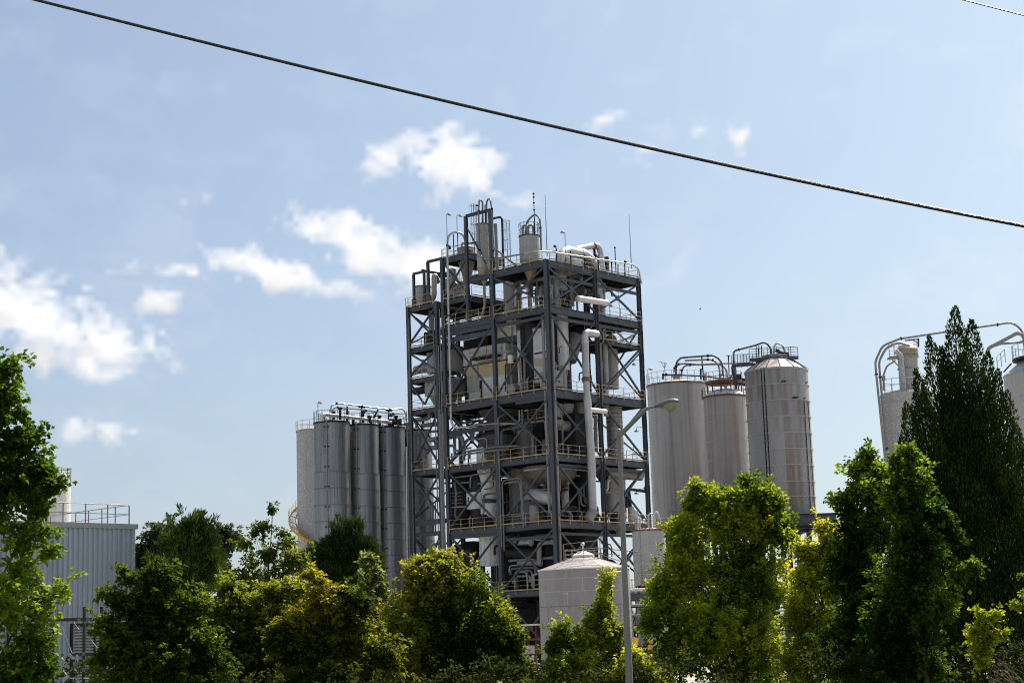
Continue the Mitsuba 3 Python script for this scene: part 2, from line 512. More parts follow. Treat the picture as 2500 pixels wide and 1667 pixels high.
for u, v, z in [(0, 0, D1), (U1, 0, 51.7), (U2, 0, 47.4), (0, V1, D1), (0, V2, D1), (U1, V1, D1), (U1, V2, D1), (U2, V1, 47.3), (U2, V2, D2)]:
    column(u, v, 0.0, z, .46 if (u, v) == (0, 0) else .42)
column(UM, 0, D2, 51.7, .36)
column(UM, V1, D2, 47.3, .3)
for u, v in [(U3, 0), (U4, 0), (U3, V1), (U4, V1)]:
    column(u, v, 0.0, 42.4, .4)


def girder(a, b, z, h=.72, w=.32, name='beam'):
    """From (u, v) to (u, v), its top at z."""
    add(T, name, ibeam(tw(*a, z - h / 2), tw(*b, z - h / 2), w, h), 'steel')


def deck(u0, u1, v0, v1, z, h=.72, us=(), vs=(), joists=True):
    """Grating on girders: the edges, lines at us and vs, and joists between them."""
    g = .06
    add(T, 'deck_grating', obox(tw(u0, v0, z - g), UL * (u1 - u0), UR * (v1 - v0), UZ * g), 'dark')
    e = .21
    for v in (v0, *vs, v1):
        pts = [u0, *us, u1]
        for a, b in zip(pts[:-1], pts[1:]):
            girder((a + e, v), (b - e, v), z - g - .004, h)
    for u in (u0, *us, u1):
        pts = [v0, *vs, v1]
        for a, b in zip(pts[:-1], pts[1:]):
            girder((u, a + e), (u, b - e), z - g - .004, h)
    if joists:
        k = [ibeam(tw(u, v0 + .2, z - g - .22), tw(u, v1 - .2, z - g - .22), .16, .36) for u in np.arange(u0 + 1.3, u1 - .8, 1.4)]
        if k:
            add(T, 'joists', k, 'dark', kind='stuff')


def rail(parent, p0, p1, mat='rail', h=1.07, step=1.9, out=None, toe=True, drop=.34, name='railing', mid=1):
    p0, p1 = np.asarray(p0, float), np.asarray(p1, float)
    L = np.linalg.norm(p1 - p0)
    if out is not None:
        p0, p1 = p0 + out, p1 + out
    m = [tube([p0 + UZ * h, p1 + UZ * h], .028, 6)] + [tube([p0 + UZ * h * k / (mid + 1), p1 + UZ * h * k / (mid + 1)], .022, 6) for k in range(1, mid + 1)]
    if toe:
        m.append(bar(p0 + UZ * .07, p1 + UZ * .07, .016, .13))
    n = max(1, int(round(L / step)))
    for i in range(n + 1):
        b = p0 + (p1 - p0) * i / n
        m.append(bar(b - UZ * drop, b + UZ * (h - .03), .06, .05, UR))
        if out is not None:
            m.append(bar(b - UZ * drop, b - UZ * drop - out * 1.6, .07, .06))
    return add(parent, name, m, mat)


OL, OR = NL * .28, NR * .28
ud, vd = (U1,), (V1,)
deck(0, U1, 0, V2, D1, .8, (), vd)
deck(0, U2, 0, V2, D2, .75, ud, vd)
deck(0, U2, 0, V2, D3, .85, ud, vd)
deck(0, U2, 0, V2, D4, .7, ud, vd)
deck(0, U2, 0, V2, D5, .72, ud, vd)
deck(0, U2, 0, V2, D6, .6, ud, vd)
deck(UM, U2, 0, 6.2, 47.38, .62)
deck(UM, U2, 0, V1, 42.36, .6)
deck(U3, U4, 0, V1, 42.38, .55)
deck(U3, U4, 0, V1, 37.40, .55)
deck(U3, U4, 0, V1, 33.66, .5)
deck(U3, U4, 0, V1, 29.95, .55)
deck(U3, U4, 0, V1, 22.72, .55)
deck(0.2, 5.5, 9.4, V2, 36.45, .4)
# upper frame that carries the tall feed hopper, the frame over the small tank, extra girders
girder((U1, 0), (UM, 0), 44.27, .55)
girder((U1, 3), (UM, 3), 44.27, .5)
girder((U1, 0), (UM, 0), 51.86, .34, .3)
girder((UM, 0), (UM, 3), 44.27, .5)
girder((U2, 0), (18.6, 0), 47.5, .3, .25)
column(18.5, 0, 42.4, 47.35, .3)
for u in (19.46, 21.25):
    column(u, .3, 42.4, 46.3, .26)
girder((19.4, .3), (21.4, .3), 46.5, .26, .24)
girder((19.9, .3), (19.9, 5.5), 46.72, .26, .24)
column(19.9, 5.4, 42.4, 46.5, .26)
for z, k in ((D1 - 1.75, .34), (D2 - 1.15, .36), (D5 - 1.25, .3), (D4 - 1.05, .26)):
    for v0, v1 in ((.25, V1 - .25), (V1 + .25, V2 - .25)):
        girder((0, v0), (0, v1), z, k, .22)
girder((0, 1.1), (0, 6.3), D1 - .62, .26, .2)
girder((.25, 0), (U1 - .25, 0), D2 - 1.1, .32, .22)
for z, a, b in ((D2 - .75, U1 + .25, U2 - .25), (D2 - 1.55, U1 + .3, U2 - .3), (D3 - .9, .3, 5.2), (D3 - 3.3, U1 + .3, U2 - .2), (D4 + 4.1, U1 + .2, U2 - .2), (D5 - .76, U1 + .3, U2 - .3), (D5 - 1.5, .3, U1 - .3)):
    girder((a, 0), (b, 0), z, .62 if z > D2 - 2 and z < D2 else .34, .2)
girder((U3 + .2, 0), (U4 - .2, 0), 16.9, .62, .26)
girder((U3 + .2, .0), (U4 - .2, .0), 15.5, .5, .26)
girder((U3, .2), (U3, V1 - .2), 16.9, .5, .26)


def xb(face, a, b, z0, z1, off=0.0, both=(1, 1), w=.19):
    P = (lambda s, z: tw(s, off, z)) if face == 'l' else (lambda s, z: tw(off, s, z))
    up = UR if face == 'l' else UL
    if both[0]:
        add(T, 'brace', ibeam(P(a, z0), P(b, z1), w, w, up), 'steel')
    if both[1]:
        add(T, 'brace', ibeam(P(a, z1), P(b, z0), w * .98, w * .98, up), 'steel')
    m = P((a + b) / 2, (z0 + z1) / 2)
    if all(both):
        add(T, 'gusset', obox(m - np.cross(up, UZ) * .3 - UZ * .3 - up * .05, np.cross(up, UZ) * .6, UZ * .6, up * .1), 'steel')


ST = [(D2 + .3, D1 - .9), (D3 + .3, D2 - .9), (D4 + .3, D3 - 1.0), (D5 + .3, D4 - .8), (D6 + .3, D5 - .9), (.6, D6 - .7)]
for z0, z1 in ST:
    xb('l', .3, U1 - .3, z0, z1)
    xb('r', .3, V1 - .3, z0, z1)
    if z0 < D2:
        xb('l', U1 + .3, U2 - .3, z0, z1)
    if not D3 < z0 < D2:
        xb('r', V1 + .3, V2 - .3, z0, z1)
    if z0 < D2:
        xb('l', .3, U1 - .3, z0, z1, V2, w=.16)
        xb('r', .3, V1 - .3, z0, z1, U2, w=.16)
xb('r', V1 + .3, V2 - .2, D3 + .4, D2 - 1.6, both=(0, 1))
xb('r', V1 + .4, V2 - .2, D3 + .4, 36.0, both=(1, 0))
xb('r', V1 + .9, V2 - .2, D3 + .4, 35.6, both=(1, 0), w=.13)
xb('r', V1 + 4.2, V2 - .2, 36.5, D2 - 1.3, both=(1, 0), w=.15)
xb('r', V1 + 2.6, V1 + 5.9, 36.5, D2 - 1.2, both=(0, 1), w=.13)
xb('l', UM + .2, U2 - .3, 42.7, 46.6)
xb('l', UM + .2, U2 - .3, D2 + .3, 41.6, both=(0, 1), w=.15)
xb('l', U1 + .3, UM - .2, 44.4, 50.3, both=(1, 0), w=.14)
xb('l', 4.6, U1 - .1, 44.6, 47.4, both=(1, 0), w=.14)
for z0, z1 in ((38.0, 41.7), (34.2, 36.7), (23.2, 29.2), (17.2, 22.0), (8.5, 15.0), (.6, 8.3)):
    xb('l', U3 + .25, U4 - .25, z0, z1)
    xb('r', .3, V1 - .3, z0, z1, U4, w=.14)
xb('l', U3 + .25, 19.6, 30.4, 33.0, both=(0, 1))
xb('l', 19.6, U4 - .25, 30.4, 33.0, both=(1, 0))
xb('l', 17.6, U4 - .25, 30.3, 31.8, both=(0, 0))

# handrails of the two visible faces and of the far edges that show against the sky
for z in (D1, D3, D4, D5, D6):
    if z != D1:
        rail(T, tw(U1 + .3, 0, z), tw(U2 - .35, 0, z), out=OL)
    rail(T, tw(.3, 0, z), tw(U1 - .3, 0, z), out=OL)
    rail(T, tw(0, .3, z), tw(0, V1 - .3, z), out=OR)
    rail(T, tw(0, V1 + .3, z), tw(0, V2 - .15, z), out=OR)
    rail(T, tw(.2, V2, z), tw(U1, V2, z), 'railgrey', out=UR * .2)
rail(T, tw(U1 + .3, 0, D2), tw(U2 - .35, 0, D2), out=OL)
rail(T, tw(.3, 0, D2), tw(U1 - .3, 0, D2), out=OL)
rail(T, tw(0, .4, D2), tw(0, 4.8, D2), out=-OR)
rail(T, tw(0, V1 + .3, D2), tw(0, V2 - .15, D2), 'railgrey', out=OR)
rail(T, tw(.2, V2, D2), tw(U1, V2, D2), 'railgrey', out=UR * .2)
for a, b, z in (((UM, 0), (U2, 0), 47.38), ((UM, 0), (UM, 6), 47.38), ((U2, .2), (U2, 6), 47.38)):
    rail(T, tw(*a, z), tw(*b, z), 'railgrey', out=OL * .2)
rail(T, tw(UM + .3, 0, 42.36), tw(U2 - .3, 0, 42.36), out=OL)
rail(T, tw(UM, .3, 42.36), tw(UM, V1, 42.36), out=OR)
for z in (42.38, 37.40, 33.66, 29.95, 22.72):
    rail(T, tw(U3 + .3, 0, z), tw(U4 - (.25 if z < 42 else -.1), 0, z), out=OL)
    rail(T, tw(U4, .2, z), tw(U4, V1, z), 'rail' if z > 42 else 'railgrey', out=UL * .2)
    rail(T, tw(U3, V1, z), tw(U4, V1, z), 'railgrey', out=UR * .2)
rail(T, tw(0.2, 9.5, 36.45), tw(0.2, V2 - .2, 36.45), out=OR)
rail(T, tw(.4, V2, 36.45), tw(5.4, V2, 36.45), 'railgrey')
rail(T, tw(5.5, 9.6, 36.45), tw(5.5, V2, 36.45), 'railgrey')
# inner walkways seen between the vessels
for (u0, v0), (u1, v1), z in (((9.2, 1.2), (13.2, 1.2), 35.2), ((1.5, 2.2), (5.4, 2.2), 27.2), ((1.2, 2.5), (6, 2.5), 19.2)):
    add(T, 'walkway', [obox(tw(u0, v0, z - .25), UL * (u1 - u0), UR * 1.3, UZ * .22)], 'dark')
    rail(T, tw(u0, v0, z), tw(u1, v1, z), step=1.3)
    rail(T, tw(u0, v0 + 1.3, z), tw(u1, v1 + 1.3, z), step=1.3)


def ladder(parent, p, z0, z1, side, w=.45, cage=True, mat='railgrey', name='ladder', out=None):
    """Ladder at p (plan), stiles along 'side', with hoops and straps of a safety cage."""
    p = np.array([p[0], p[1], 0.0])
    s = nz(side)
    o = nz(np.cross(s, UZ)) if out is None else nz(out)
    m = [bar(p + s * k + UZ * z0, p + s * k + UZ * z1, .06, .05, s) for k in (-w / 2, w / 2)]
    m += [tube([p - s * w / 2 + UZ * z, p + s * w / 2 + UZ * z], .014, 4) for z in np.arange(z0 + .15, z1, .3)]
    if cage:
        an = np.linspace(0, np.pi, 9)
        for z in np.arange(z0 + 2.1, z1 + .1, 1.15):
            m.append(tube([p + UZ * z + s * math.cos(a) * .36 + o * math.sin(a) * .7 for a in an], .026, 4))
        for a in an[1:-1:2]:
            m.append(tube([p + UZ * zz + s * math.cos(a) * .36 + o * math.sin(a) * .7 for zz in (z0 + 2.1, z1)], .014, 4))
    return add(parent, name, m, mat)


ladder(T, tw(3.1, 2.7, 0), D4, 27.0, UL, cage=False, mat='rail')
ladder(T, tw(.35, V1 - 1.5, 0), 33.5, 38.6, UR, cage=False)
ladder(T, tw(6.2, .8, 0), 44.6, 50.2, UL, out=NL)
ladder(T, tw(U3 + .6, .35, 0), D6, D5, UL, cage=False, mat='steel')

# pipework strapped to the frame: conduits and risers that run with the columns, and branch lines between the decks
rng = random.Random(5)


def tp(pts, r, mat='pipe', R=None, n=8, name='pipe'):
    return add(T, name, pipe(pts, r, R, n), mat)


for du, z0, z1, r, m in ((16.45, 1, 41.3, .06, 'pipe'), (16.62, 1, 29.0, .075, 'coldsteel'), (16.78, 1, 37.0, .05, 'pipe'), (16.95, 1, 29.5, .07, 'pipe'), (17.55, 1, 40.8, .07, 'coldsteel'), (21.62, 1, 41.0, .06, 'coldsteel'), (22.3, 1, 29.9, .05, 'pipe'), (22.42, .5, 24.5, .07, 'coldsteel')):
    tp([tw(du, -.32, z0), tw(du, -.32, z1)], r, m)
tp([tw(7.72, -.3, 12.9), tw(7.72, -.3, 27.5), tw(7.0, 1.0, 28.3)], .085, 'coldsteel')
tp([tw(7.4, -.25, 12.6), tw(7.4, -.25, 20.4), tw(4.6, -.25, 20.55), tw(4.3, -.25, 15.2)], .09, 'coldsteel', .5)
tp([tw(7.2, -.1, 20.1), tw(4.9, -.1, 20.2), tw(4.55, -.1, 15.0)], .07, 'pipe', .5)
tp([tw(.85, .1, 16), tw(.85, .1, 38)], .16, 'pipe')
tp([tw(1.1, .25, 30), tw(1.1, .25, 38.4)], .1, 'pipe')
tp([tw(.1, .75, 9), tw(.1, .75, 38.2)], .19, 'pipe')
tp([lf(*q(7, 1010, 710), .4), lf(*q(7, 1330, 650), .4)], .12, 'pipe')
tp([lf(*q(7, 1215, 722), -.55), lf(*q(7, 1830, 632), -.55), lf(*q(7, 2230, 610), -.2), lf(*q(7, 2280, 650), .6)], .11, 'coldsteel', .4)
tp([lf(*q(7, 1215, 775), -.7), lf(*q(7, 1830, 692), -.7), lf(*q(7, 2050, 672), .3)], .12, 'coldsteel', .4)
tp([lf(*q(7, 940, 822), -.4), lf(*q(7, 1300, 762), -.4)], .09, 'pipe')
tp([lf(*q(7, 900, 455), 1.2), lf(*q(7, 1160, 420), 1.2), lf(*q(7, 1190, 640), 1.2), lf(*q(7, 1190, 900), 1.2)], .22, 'pipe', .5)
tp([lf(*q(7, 930, 610), 1.5), lf(*q(7, 1010, 600), 1.5), lf(*q(7, 1030, 850), 1.5)], .17, 'pipe', .4)
tp([lf(*q(7, 1320, 1420), .3), lf(*q(7, 1322, 1190), .3), lf(*q(7, 1400, 1160), .3), lf(*q(7, 1800, 1118), .3)], .1, 'coldsteel', .7)
tp([lf(*q(7, 1030, 1215), .6), lf(*q(7, 1320, 1182), .6)], .09, 'pipe')
tp([lf(*q(7, 1100, 1325), .6), lf(*q(7, 1290, 1305), .6)], .09, 'pipe')
tp([lf(*q(9, 1010, -110), 1), lf(*q(9, 1045, 100), 1), lf(*q(9, 1030, 560), 1), lf(*q(9, 1090, 600), 1)], .14, 'pipe', .4)
for x0, y0, x1, y1, r in ((1460, -70, 1840, -150, .09), (2210, -70, 2350, -95, .09)):
    tp([lf(*q(9, x0, y0), .8), lf(*q(9, x1, y1), .8)], r, 'pipe')
tp([rf(*q(8, 0, 300), 1.0), rf(*q(8, 440, 245), 1.0)], .1, 'pipe')
tp([rf(*q(8, 660, 250), .6), rf(*q(8, 1210, 300), .6)], .1, 'pipe')
tp([lf(*q(8, 455, 150), .15), lf(*q(8, 480, 1100), .15)], .12, 'pipe')
tp([rf(*q(6, 1360, 660), .8), rf(*q(6, 1375, 1350), .8)], .22, 'pipe')
tp([lf(*q(5, 1850, 262), .3), lf(*q(5, 2090, 215), .3)], .11, 'pipe')
tp([lf(*q(4, 205, 890), .35), lf(*q(4, 420, 850), .35)], .1, 'pipedark')
tp([lf(*q(4, 375, 100), .6), lf(*q(4, 395, 1450), .6)], .1, 'pipe')
tp([lf(*q(5, 2120, -240), .5), lf(*q(5, 2128, 230), .5)], .12, 'coldsteel')
tp([rf(*q(4, 550, 250), .4), rf(*q(4, 575, 1480), .4)], .12, 'coldsteel')
tp([rf(*q(8, 2000, 690), 1), rf(*q(8, 2030, 1000), 1)], .2, 'pipedark')
for k in range(46):           # branch lines deep between the vessels
    u, v, z = rng.uniform(.8, 21), rng.uniform(2.5, 9), rng.choice((D5, D4, D3, D2, D6)) - rng.uniform(.9, 2.6)
    L = rng.uniform(2, 6)
    if U2 < u + L or u > U2 - 1:
        L = min(L, 21.6 - u)
    d = rng.choice((UL, UL, UR))
    a = tw(u, v, z)
    drop = rng.uniform(1, 4) * rng.choice((-1, -1, 1))
    tp([a, a + d * L, a + d * L + UZ * drop], rng.choice((.07, .1, .14, .2)), rng.choice(('pipe', 'pipe', 'pipedark', 'coldsteel')), .4, 7)
for k in range(40):           # upright lines
    u, v, zi = rng.uniform(.8, 21.5), rng.uniform(2, 12), rng.choice((0, 1, 2, 3, 4))
    z = (D6, D5, D4, D3, D2)[zi]
    tp([tw(u, v, z), tw(u, v, z + rng.uniform(2.5, 5))], rng.choice((.06, .09, .13)), rng.choice(('pipe', 'pipedark', 'railgrey')), None, 7)
for k in range(64):           # the dense upper floors
    zi = rng.choice((0, 0, 1, 2))
    z = (D2, D3, D4)[zi]
    u, v = rng.uniform(.8, 7.8 if zi == 0 else 15.5), rng.uniform(2.2, 11)
    h = rng.uniform(2.2, 4.6)
    if k % 2:
        tp([tw(u, v, z), tw(u, v, z + h)], rng.choice((.07, .11, .16, .24)), rng.choice(('pipe', 'pipemid', 'pipedark', 'coldsteel')), None, 7)
    else:
        d = rng.choice((UL, UR))
        L = rng.uniform(1.5, 3.8)
        a = tw(min(u, 5.0), v, z + h)
        tp([a - UZ * rng.uniform(.6, 2), a, a + d * L, a + d * L - UZ * rng.uniform(.4, 2.4)], rng.choice((.08, .13, .2, .28)), rng.choice(('pipe', 'pipe', 'pipemid', 'alu')), .5, 8)
for k in range(44):           # small bore lines just behind the front bays
    z = rng.choice((D4, D5, D5, D3, D6)) + rng.uniform(.6, 5.6)
    face = rng.random() < .62
    a0 = rng.uniform(.6, 12.5 if face else 11)
    dep = rng.uniform(.7, 2.0)
    L = rng.uniform(1.6, 4.2)
    P = (lambda s, zz: tw(s, dep, zz)) if face else (lambda s, zz: tw(dep, s, zz))
    drop = rng.uniform(.6, 2.2) * rng.choice((-1, 1))
    tp([P(a0, z + drop), P(a0, z), P(a0 + L, z), P(a0 + L, z - abs(drop))], rng.choice((.05, .07, .09, .14)), rng.choice(('pipe', 'coldsteel', 'alu', 'pipemid', 'pipedark')), .4, 7)
# ------------------------------------------------------------------ vessels, hoppers and ducts that stand in the tower
def vc(n, xl, xr, yt, yb, off, face='l'):
    """Centre in plan, radius, top and bottom of an upright round thing, off metres behind a face."""
    f = lf if face == 'l' else rf
    a, b = f(*q(n, (xl + xr) / 2, yt), off), f(*q(n, (xl + xr) / 2, yb), off)
    return np.array([(a[0] + b[0]) / 2, (a[1] + b[1]) / 2, 0]), wid((xr - xl) / 7.84 / 2, a), a[2], b[2]


def ringrail(parent, c, r, z, mat, h=1.07, n=14, a0=0.0, a1=2 * math.pi, name='railing'):
    full = a1 - a0 > 6.2
    k = max(8, int(40 * (a1 - a0) / 6.28))
    arc = np.linspace(a0, a1, k + 1)
    P = lambda a, zz: np.array([c[0] + r * math.sin(a), c[1] - r * math.cos(a), zz])
    m = [tube([P(a, z + hh) for a in arc], rr, 5, not full) for hh, rr in ((h, .03), (h * .52, .024), (.06, .03))]
    m += [bar(P(a, z - .1), P(a, z + h), .055, .055) for a in np.linspace(a0, a1, n + 1)[:n + (0 if full else 1)]]
    return add(parent, name, m, mat)


def lampfix(p, r=.22):
    """Dome lamp hanging at p."""
    return [lathe([(.05, .16), (r * .55, .12), (r, 0), (r * .8, -.05), (0, -.09)], p, 12)]


def tall_vessel(name, label, cat, n, xl, xr, yt, yb, off, face='l', mat='clad', bands=(), cone=0, dome=0, cr=.25, seams=0):
    c, r, zt, zb = vc(n, xl, xr, yt, yb, off, face)
    k = thing(name, label, cat)
    add(k, 'shell', lathe([(r, zb - zt), (r, 0)], c + UZ * zt, 40), mat)
    add(k, 'head', lathe([(r * math.cos(a), max(dome, .12) * math.sin(a)) for a in np.linspace(0, math.pi / 2, 7)], c + UZ * zt, 40, True), mat)
    if cone:
        add(k, 'cone', lathe([(r * cr, -cone), (r, 0)], c + UZ * zb, 40), 'tan' if cone < 0 else mat)
    else:
        add(k, 'base', lathe([(0, 0), (r * .98, 0)], c + UZ * zb, 40), mat)
    for z0, z1, m in bands:
        add(k, 'band', ringbar(c, r, .035, z1 - z0, (z0 + z1) / 2), m)
    for i in range(1, seams):
        add(k, 'seam', ringbar(c, r, .03, .07, zb + (zt - zb) * i / seams), mat)
    return k, c, r, zt, zb


# --- on the roof: tall feed hopper
k, c, r, zt, zb = tall_vessel('feed_hopper', 'tall slim grey hopper with a tan cone inside the roof frame', 'hopper', 1, 1438, 1690, 615, 1450, .9, mat='hopper', seams=4)
zc = lf(*q(3, 1660, 190), .9)[2]
zo = lf(*q(3, 1660, 340), .9)[2]
add(k, 'cone', lathe([(r * .72, zc - zb), (r, 0)], c + UZ * zb, 40), 'tan')
add(k, 'lower_cone', lathe([(.16, zo - zc), (r * .72, 0)], c + UZ * zc, 40), 'tan')
add(k, 'rim', ringbar(c, r, .08, .12, zt), 'rust')
add(k, 'chute', pipe([c + UZ * (zo + .1), c + UZ * (zo - 2.3), c + UL * .8 - UR * .2 + UZ * (zo - 5.2)], .17, .6), 'tan')
add(k, 'nozzle', [tube([c + np.array([dx, dy, zt]), c + np.array([dx, dy, zt + 2.4])], .06, 7) for dx, dy in ((.1, -.2), (.35, .1), (.5, -.3))] + lampfix(c + UZ * (zt + 2.3) - UL * 0 + np.array([-.55, 0, 0]), .2), 'blackpart')
ladder(k, c + UL * (r + .1) - UR * .3, zb + 1, zt + 2.6, UR, mat='blackpart', out=UL)
# the two conveying lines that loop over it
k = thing('conveying_pipe', 'pair of thin pipes looped over the top of the tall roof hopper', 'pipe')
pts = [q(1, *p) for p in ((1500, 1130), (1485, 400), (1480, 210), (1505, 165), (1535, 200), (1550, 345))]
top = lf(*q(1, 1480, 700), -.25)
arch = lambda pl, r, R, m, v: add(k, 'pipe', pipe([lf(x, y, vv) for (x, y), vv in zip(pl, v)], r, R), m)
arch([q(1, *p) for p in ((1500, 1160), (1476, 330), (1492, 130), (1556, 175), (1550, 600))], .1, .7, 'coldsteel', (-.25, -.25, -.1, .5, .9))
arch([q(1, *p) for p in ((1762, 1240), (1730, 330), (1700, 110), (1628, 150), (1630, 600))], .1, .7, 'coldsteel', (-.25, -.25, -.1, .5, .9))
arch([q(1, 1500, 1100), q(1, 1505, 1200), q(1, 1620, 1300), q(1, 1800, 1265), q(1, 2340, 1175)], .08, .7, 'coldsteel', (-.25, -.25, -.3, -.3, -.3))
add(k, 'coupling', [tube([lf(*q(1, x, y), -.25), lf(*q(1, x + 1, y + 34), -.25)], .15, 10) for x, y in ((1478, 335), (1732, 300), (1497, 1090), (1757, 1105))], 'blackpart')
k = thing('vent_riser', 'dark vertical pipe with a hooked top behind the tall roof hopper', 'pipe')
add(k, 'pipe', pipe([lf(*q(1, 1955, 1480), 1.6), lf(*q(1, 1925, 500), 1.6), lf(*q(1, 1890, 470), 1.6), lf(*q(1, 1760, 500), 2.2)], .13, .5), 'pipedark')
add(k, 'riser', tube([lf(*q(1, 1835, 1500), 1.9), lf(*q(1, 1800, 600), 1.9)], .2, 12), 'pipe')
# --- smaller roof hopper with its loop
k, c, r, zt, zb = tall_vessel('roof_hopper', 'short round grey hopper with a railed top at the middle of the roof', 'hopper', 2, 62, 455, 60, 545, 2.2, mat='hopper', seams=2)
zo = zb - 2.6
add(k, 'cone', lathe([(.2, -2.4), (r, 0)], c + UZ * zb, 40), 'tan')
add(k, 'rim', ringbar(c, r, .07, .1, zt), 'blackpart')
ringrail(k, c, r * .97, zt, 'blackpart', 1.5, 12)
add(k, 'stub', [pipe([c + np.array([x, -.2, zt]), c + np.array([x, -.2, zt + 1.2]), c + np.array([x + .55, -.2, zt + 1.35]), c + np.array([x + .6, -.2, zt + .1])], .13, .3) for x in (-.75, -.1)], 'pipe')
z3 = lambda x, y: (960 + x / 3.647, 450 + y / 3.647)
k = thing('loop_pipe', 'thin grey pipe arched over the short roof hopper and running down its right side', 'pipe')
add(k, 'pipe', pipe([lf(*z3(1178, 455), 2.0), lf(*z3(1190, 330), 2.0), lf(*z3(1262, 262), 2.0), lf(*z3(1304, 300), 1.6), lf(*z3(1312, 390), 1.4), lf(*z3(1318, 590), 1.4)], .11, .8), 'coldsteel')
add(k, 'coupling', [tube([lf(*z3(1310, y), 1.4), lf(*z3(1311, y + 9), 1.4)], .17, 10) for y in (385,)], 'blackpart')
# line along the roof railing
k = thing('railing_pipe', 'long bright pipe running along the top of the roof railing', 'pipe')
zz = D1 + 1.55
pts = [lf(*q(1, 2290, 1195), -.1), lf(*q(2, 300, 360), -.1), rf(*q(2, 380, 340), -.3), rf(*q(2, 640, 350), -.45), tw(-.45, 14.9, zz - .15), tw(-.45, 16.2, zz - .5), tw(-.3, 16.9, zz - 2.2)]
add(k, 'pipe', pipe(pts, .085, .7), 'alu')
for v in np.arange(1.5, 16, 2.45):
    add(k, 'stand', bar(tw(-.32, v, D1 - .1), tw(-.32, v, zz - .12), .1, .1, UR), 'blackpart')
add(k, 'coupling', [tube([tw(-.45, v, zz - .02), tw(-.45, v + .25, zz - .02)], .14, 10) for v in (1.0, 8.2, 13.6)], 'blackpart')
# masts and roof lamps
for n_, x, y0, y1, r_, lab in ((0, 1356, 92, 640, .035, 'tall thin lightning rod right of the short roof hopper'), (1, 2106, 272, 748, .035, 'thin lightning rod at the far right corner of the tower roof'), (2, 1246, 68, 440, .05, 'spiked aerial rising from the top of the short roof hopper')):
    f = (lambda a, b: rf(*z3(a, b), .3)) if n_ < 2 else (lambda a, b: lf(*z3(a, b), 2.2))
    p0, p1 = f(x + (15 if n_ < 2 else 16), y1), f(x, y0)
    p1 = np.array([p0[0], p0[1], p1[2]])
    k = thing('lightning_rod' if n_ < 2 else 'aerial', lab, 'rod' if n_ < 2 else 'aerial')
    add(k, 'mast', tube([p0, p0 * .55 + p1 * .45, p1], [r_ * 1.6, r_ * 1.1, r_ * .6], 6), 'blackpart')
    if n_ == 2:
        add(k, 'collar', [lathe([(.12, 0), (.12, .12), (0, .12), (0, 0)], p1 * t + p0 * (1 - t), 8) for t in (.55, .72, .86, .94)], 'blackpart')


def pole_lamp(p0, h, side, reach, label, arm=True, name='roof_lamp', group=None, r=.04):
    k = thing(name, label, 'lamp', group)
    p1 = p0 + UZ * h
    side = nz(side)
    pts = [p0, p1, p1 + side * reach * .5 + UZ * .18, p1 + side * reach + UZ * .02] if arm else [p0, p1]
    add(k, 'post', pipe(pts, r, .25, 6), 'coldsteel')
    e = pts[-1]
    add(k, 'head', lathe([(.07, .14), (.2, .07), (.27, -.06), (.2, -.12), (0, -.16)], e - UZ * .02, 12), 'pale')
    return k


p = rf(*z3(1538, 690), -.35)
pole_lamp(p, rf(*z3(1533, 432), -.35)[2] - p[2], -UR, .4, 'pole lamp with a dome head above the right roof railing')
p = rf(*z3(1983, 785), -.3)
k = thing('roof_post', 'short dark post with a round cap on the right roof railing', 'post')
add(k, 'pole', tube([p, p + UZ * 2.9], .06, 7), 'blackpart')
add(k, 'cap', lathe([(0, -.1), (.11, -.05), (.11, .08), (0, .16)], p + UZ * 2.95, 10), 'blackpart')
# --- big bright duct over the roof
k = thing('roof_duct', 'fat shiny silver duct bent like an arch on the right of the roof', 'duct')
add(k, 'duct', pipe([rf(*q(2, 800, 900), 2.0), rf(*q(2, 830, 500), 2.0), rf(*q(2, 930, 330), 2.0), rf(*q(2, 1330, 400), 2.0), rf(*q(2, 1530, 640), 2.0), rf(*q(2, 1560, 1250), 2.0)], .62, 2.2, 18), 'alu')
for t_, w_ in ((rf(*q(2, 1100, 365), 2.0), 0), (rf(*q(2, 1220, 385), 2.0), 0)):
    add(k, 'seam', lathe([(.62, -.05), (.66, -.05), (.66, .05), (.62, .05)], t_, 18, axis=UR), 'alu')
k = thing('elbow_pipe', 'silver pipe that slopes up from the roof duct and turns down at a right angle', 'pipe')
e = [rf(*q(2, 1150, 305), 3.2), rf(*q(2, 1600, 205), 3.2), rf(*q(2, 1652, 700), 3.2), rf(*q(2, 1655, 1560), 3.2), rf(*q(2, 1655, 1560), 3.2) - UZ * 12]
add(k, 'pipe', pipe(e, .36, .9, 16), 'alu')
add(k, 'flange', tube([rf(*q(2, 1470, 237), 3.2), rf(*q(2, 1492, 231), 3.2)], .44, 16), 'rust')
k = thing('filter_box', 'pale sheet metal box standing under the arched roof duct', 'box')
b = rf(*q(2, 985, 690), 1.2)
add(k, 'body', obox(b - UZ * .3, UR * 2.9, UL * 1.6, UZ * 1.75), 'clad')
add(k, 'door', obox(b + UR * 1.1 + NR * .04, UR * 1.3, -NR * .03, UZ * 1.3), 'white')
add(k, 'fan_housing', obox(b + UR * 2.95 - UZ * .3, UR * .8, UL * 1.1, UZ * 1.5), 'blackpart')
k = thing('stack_support', 'dark steel bracket and short stack under the elbow pipe on the roof', 'bracket')
b = rf(*q(2, 1505, 480), 4.2)
add(k, 'beam', bar(b + UR * -.6, b + UR * 2.4, .5, .55), 'steel')
add(k, 'stack', [tube([b + UR * .0, b + UR * .0 + UZ * 1.6], .16, 10), tube([b + UZ * 1.25, b + UZ * 1.45], .24, 10)], 'blackpart')
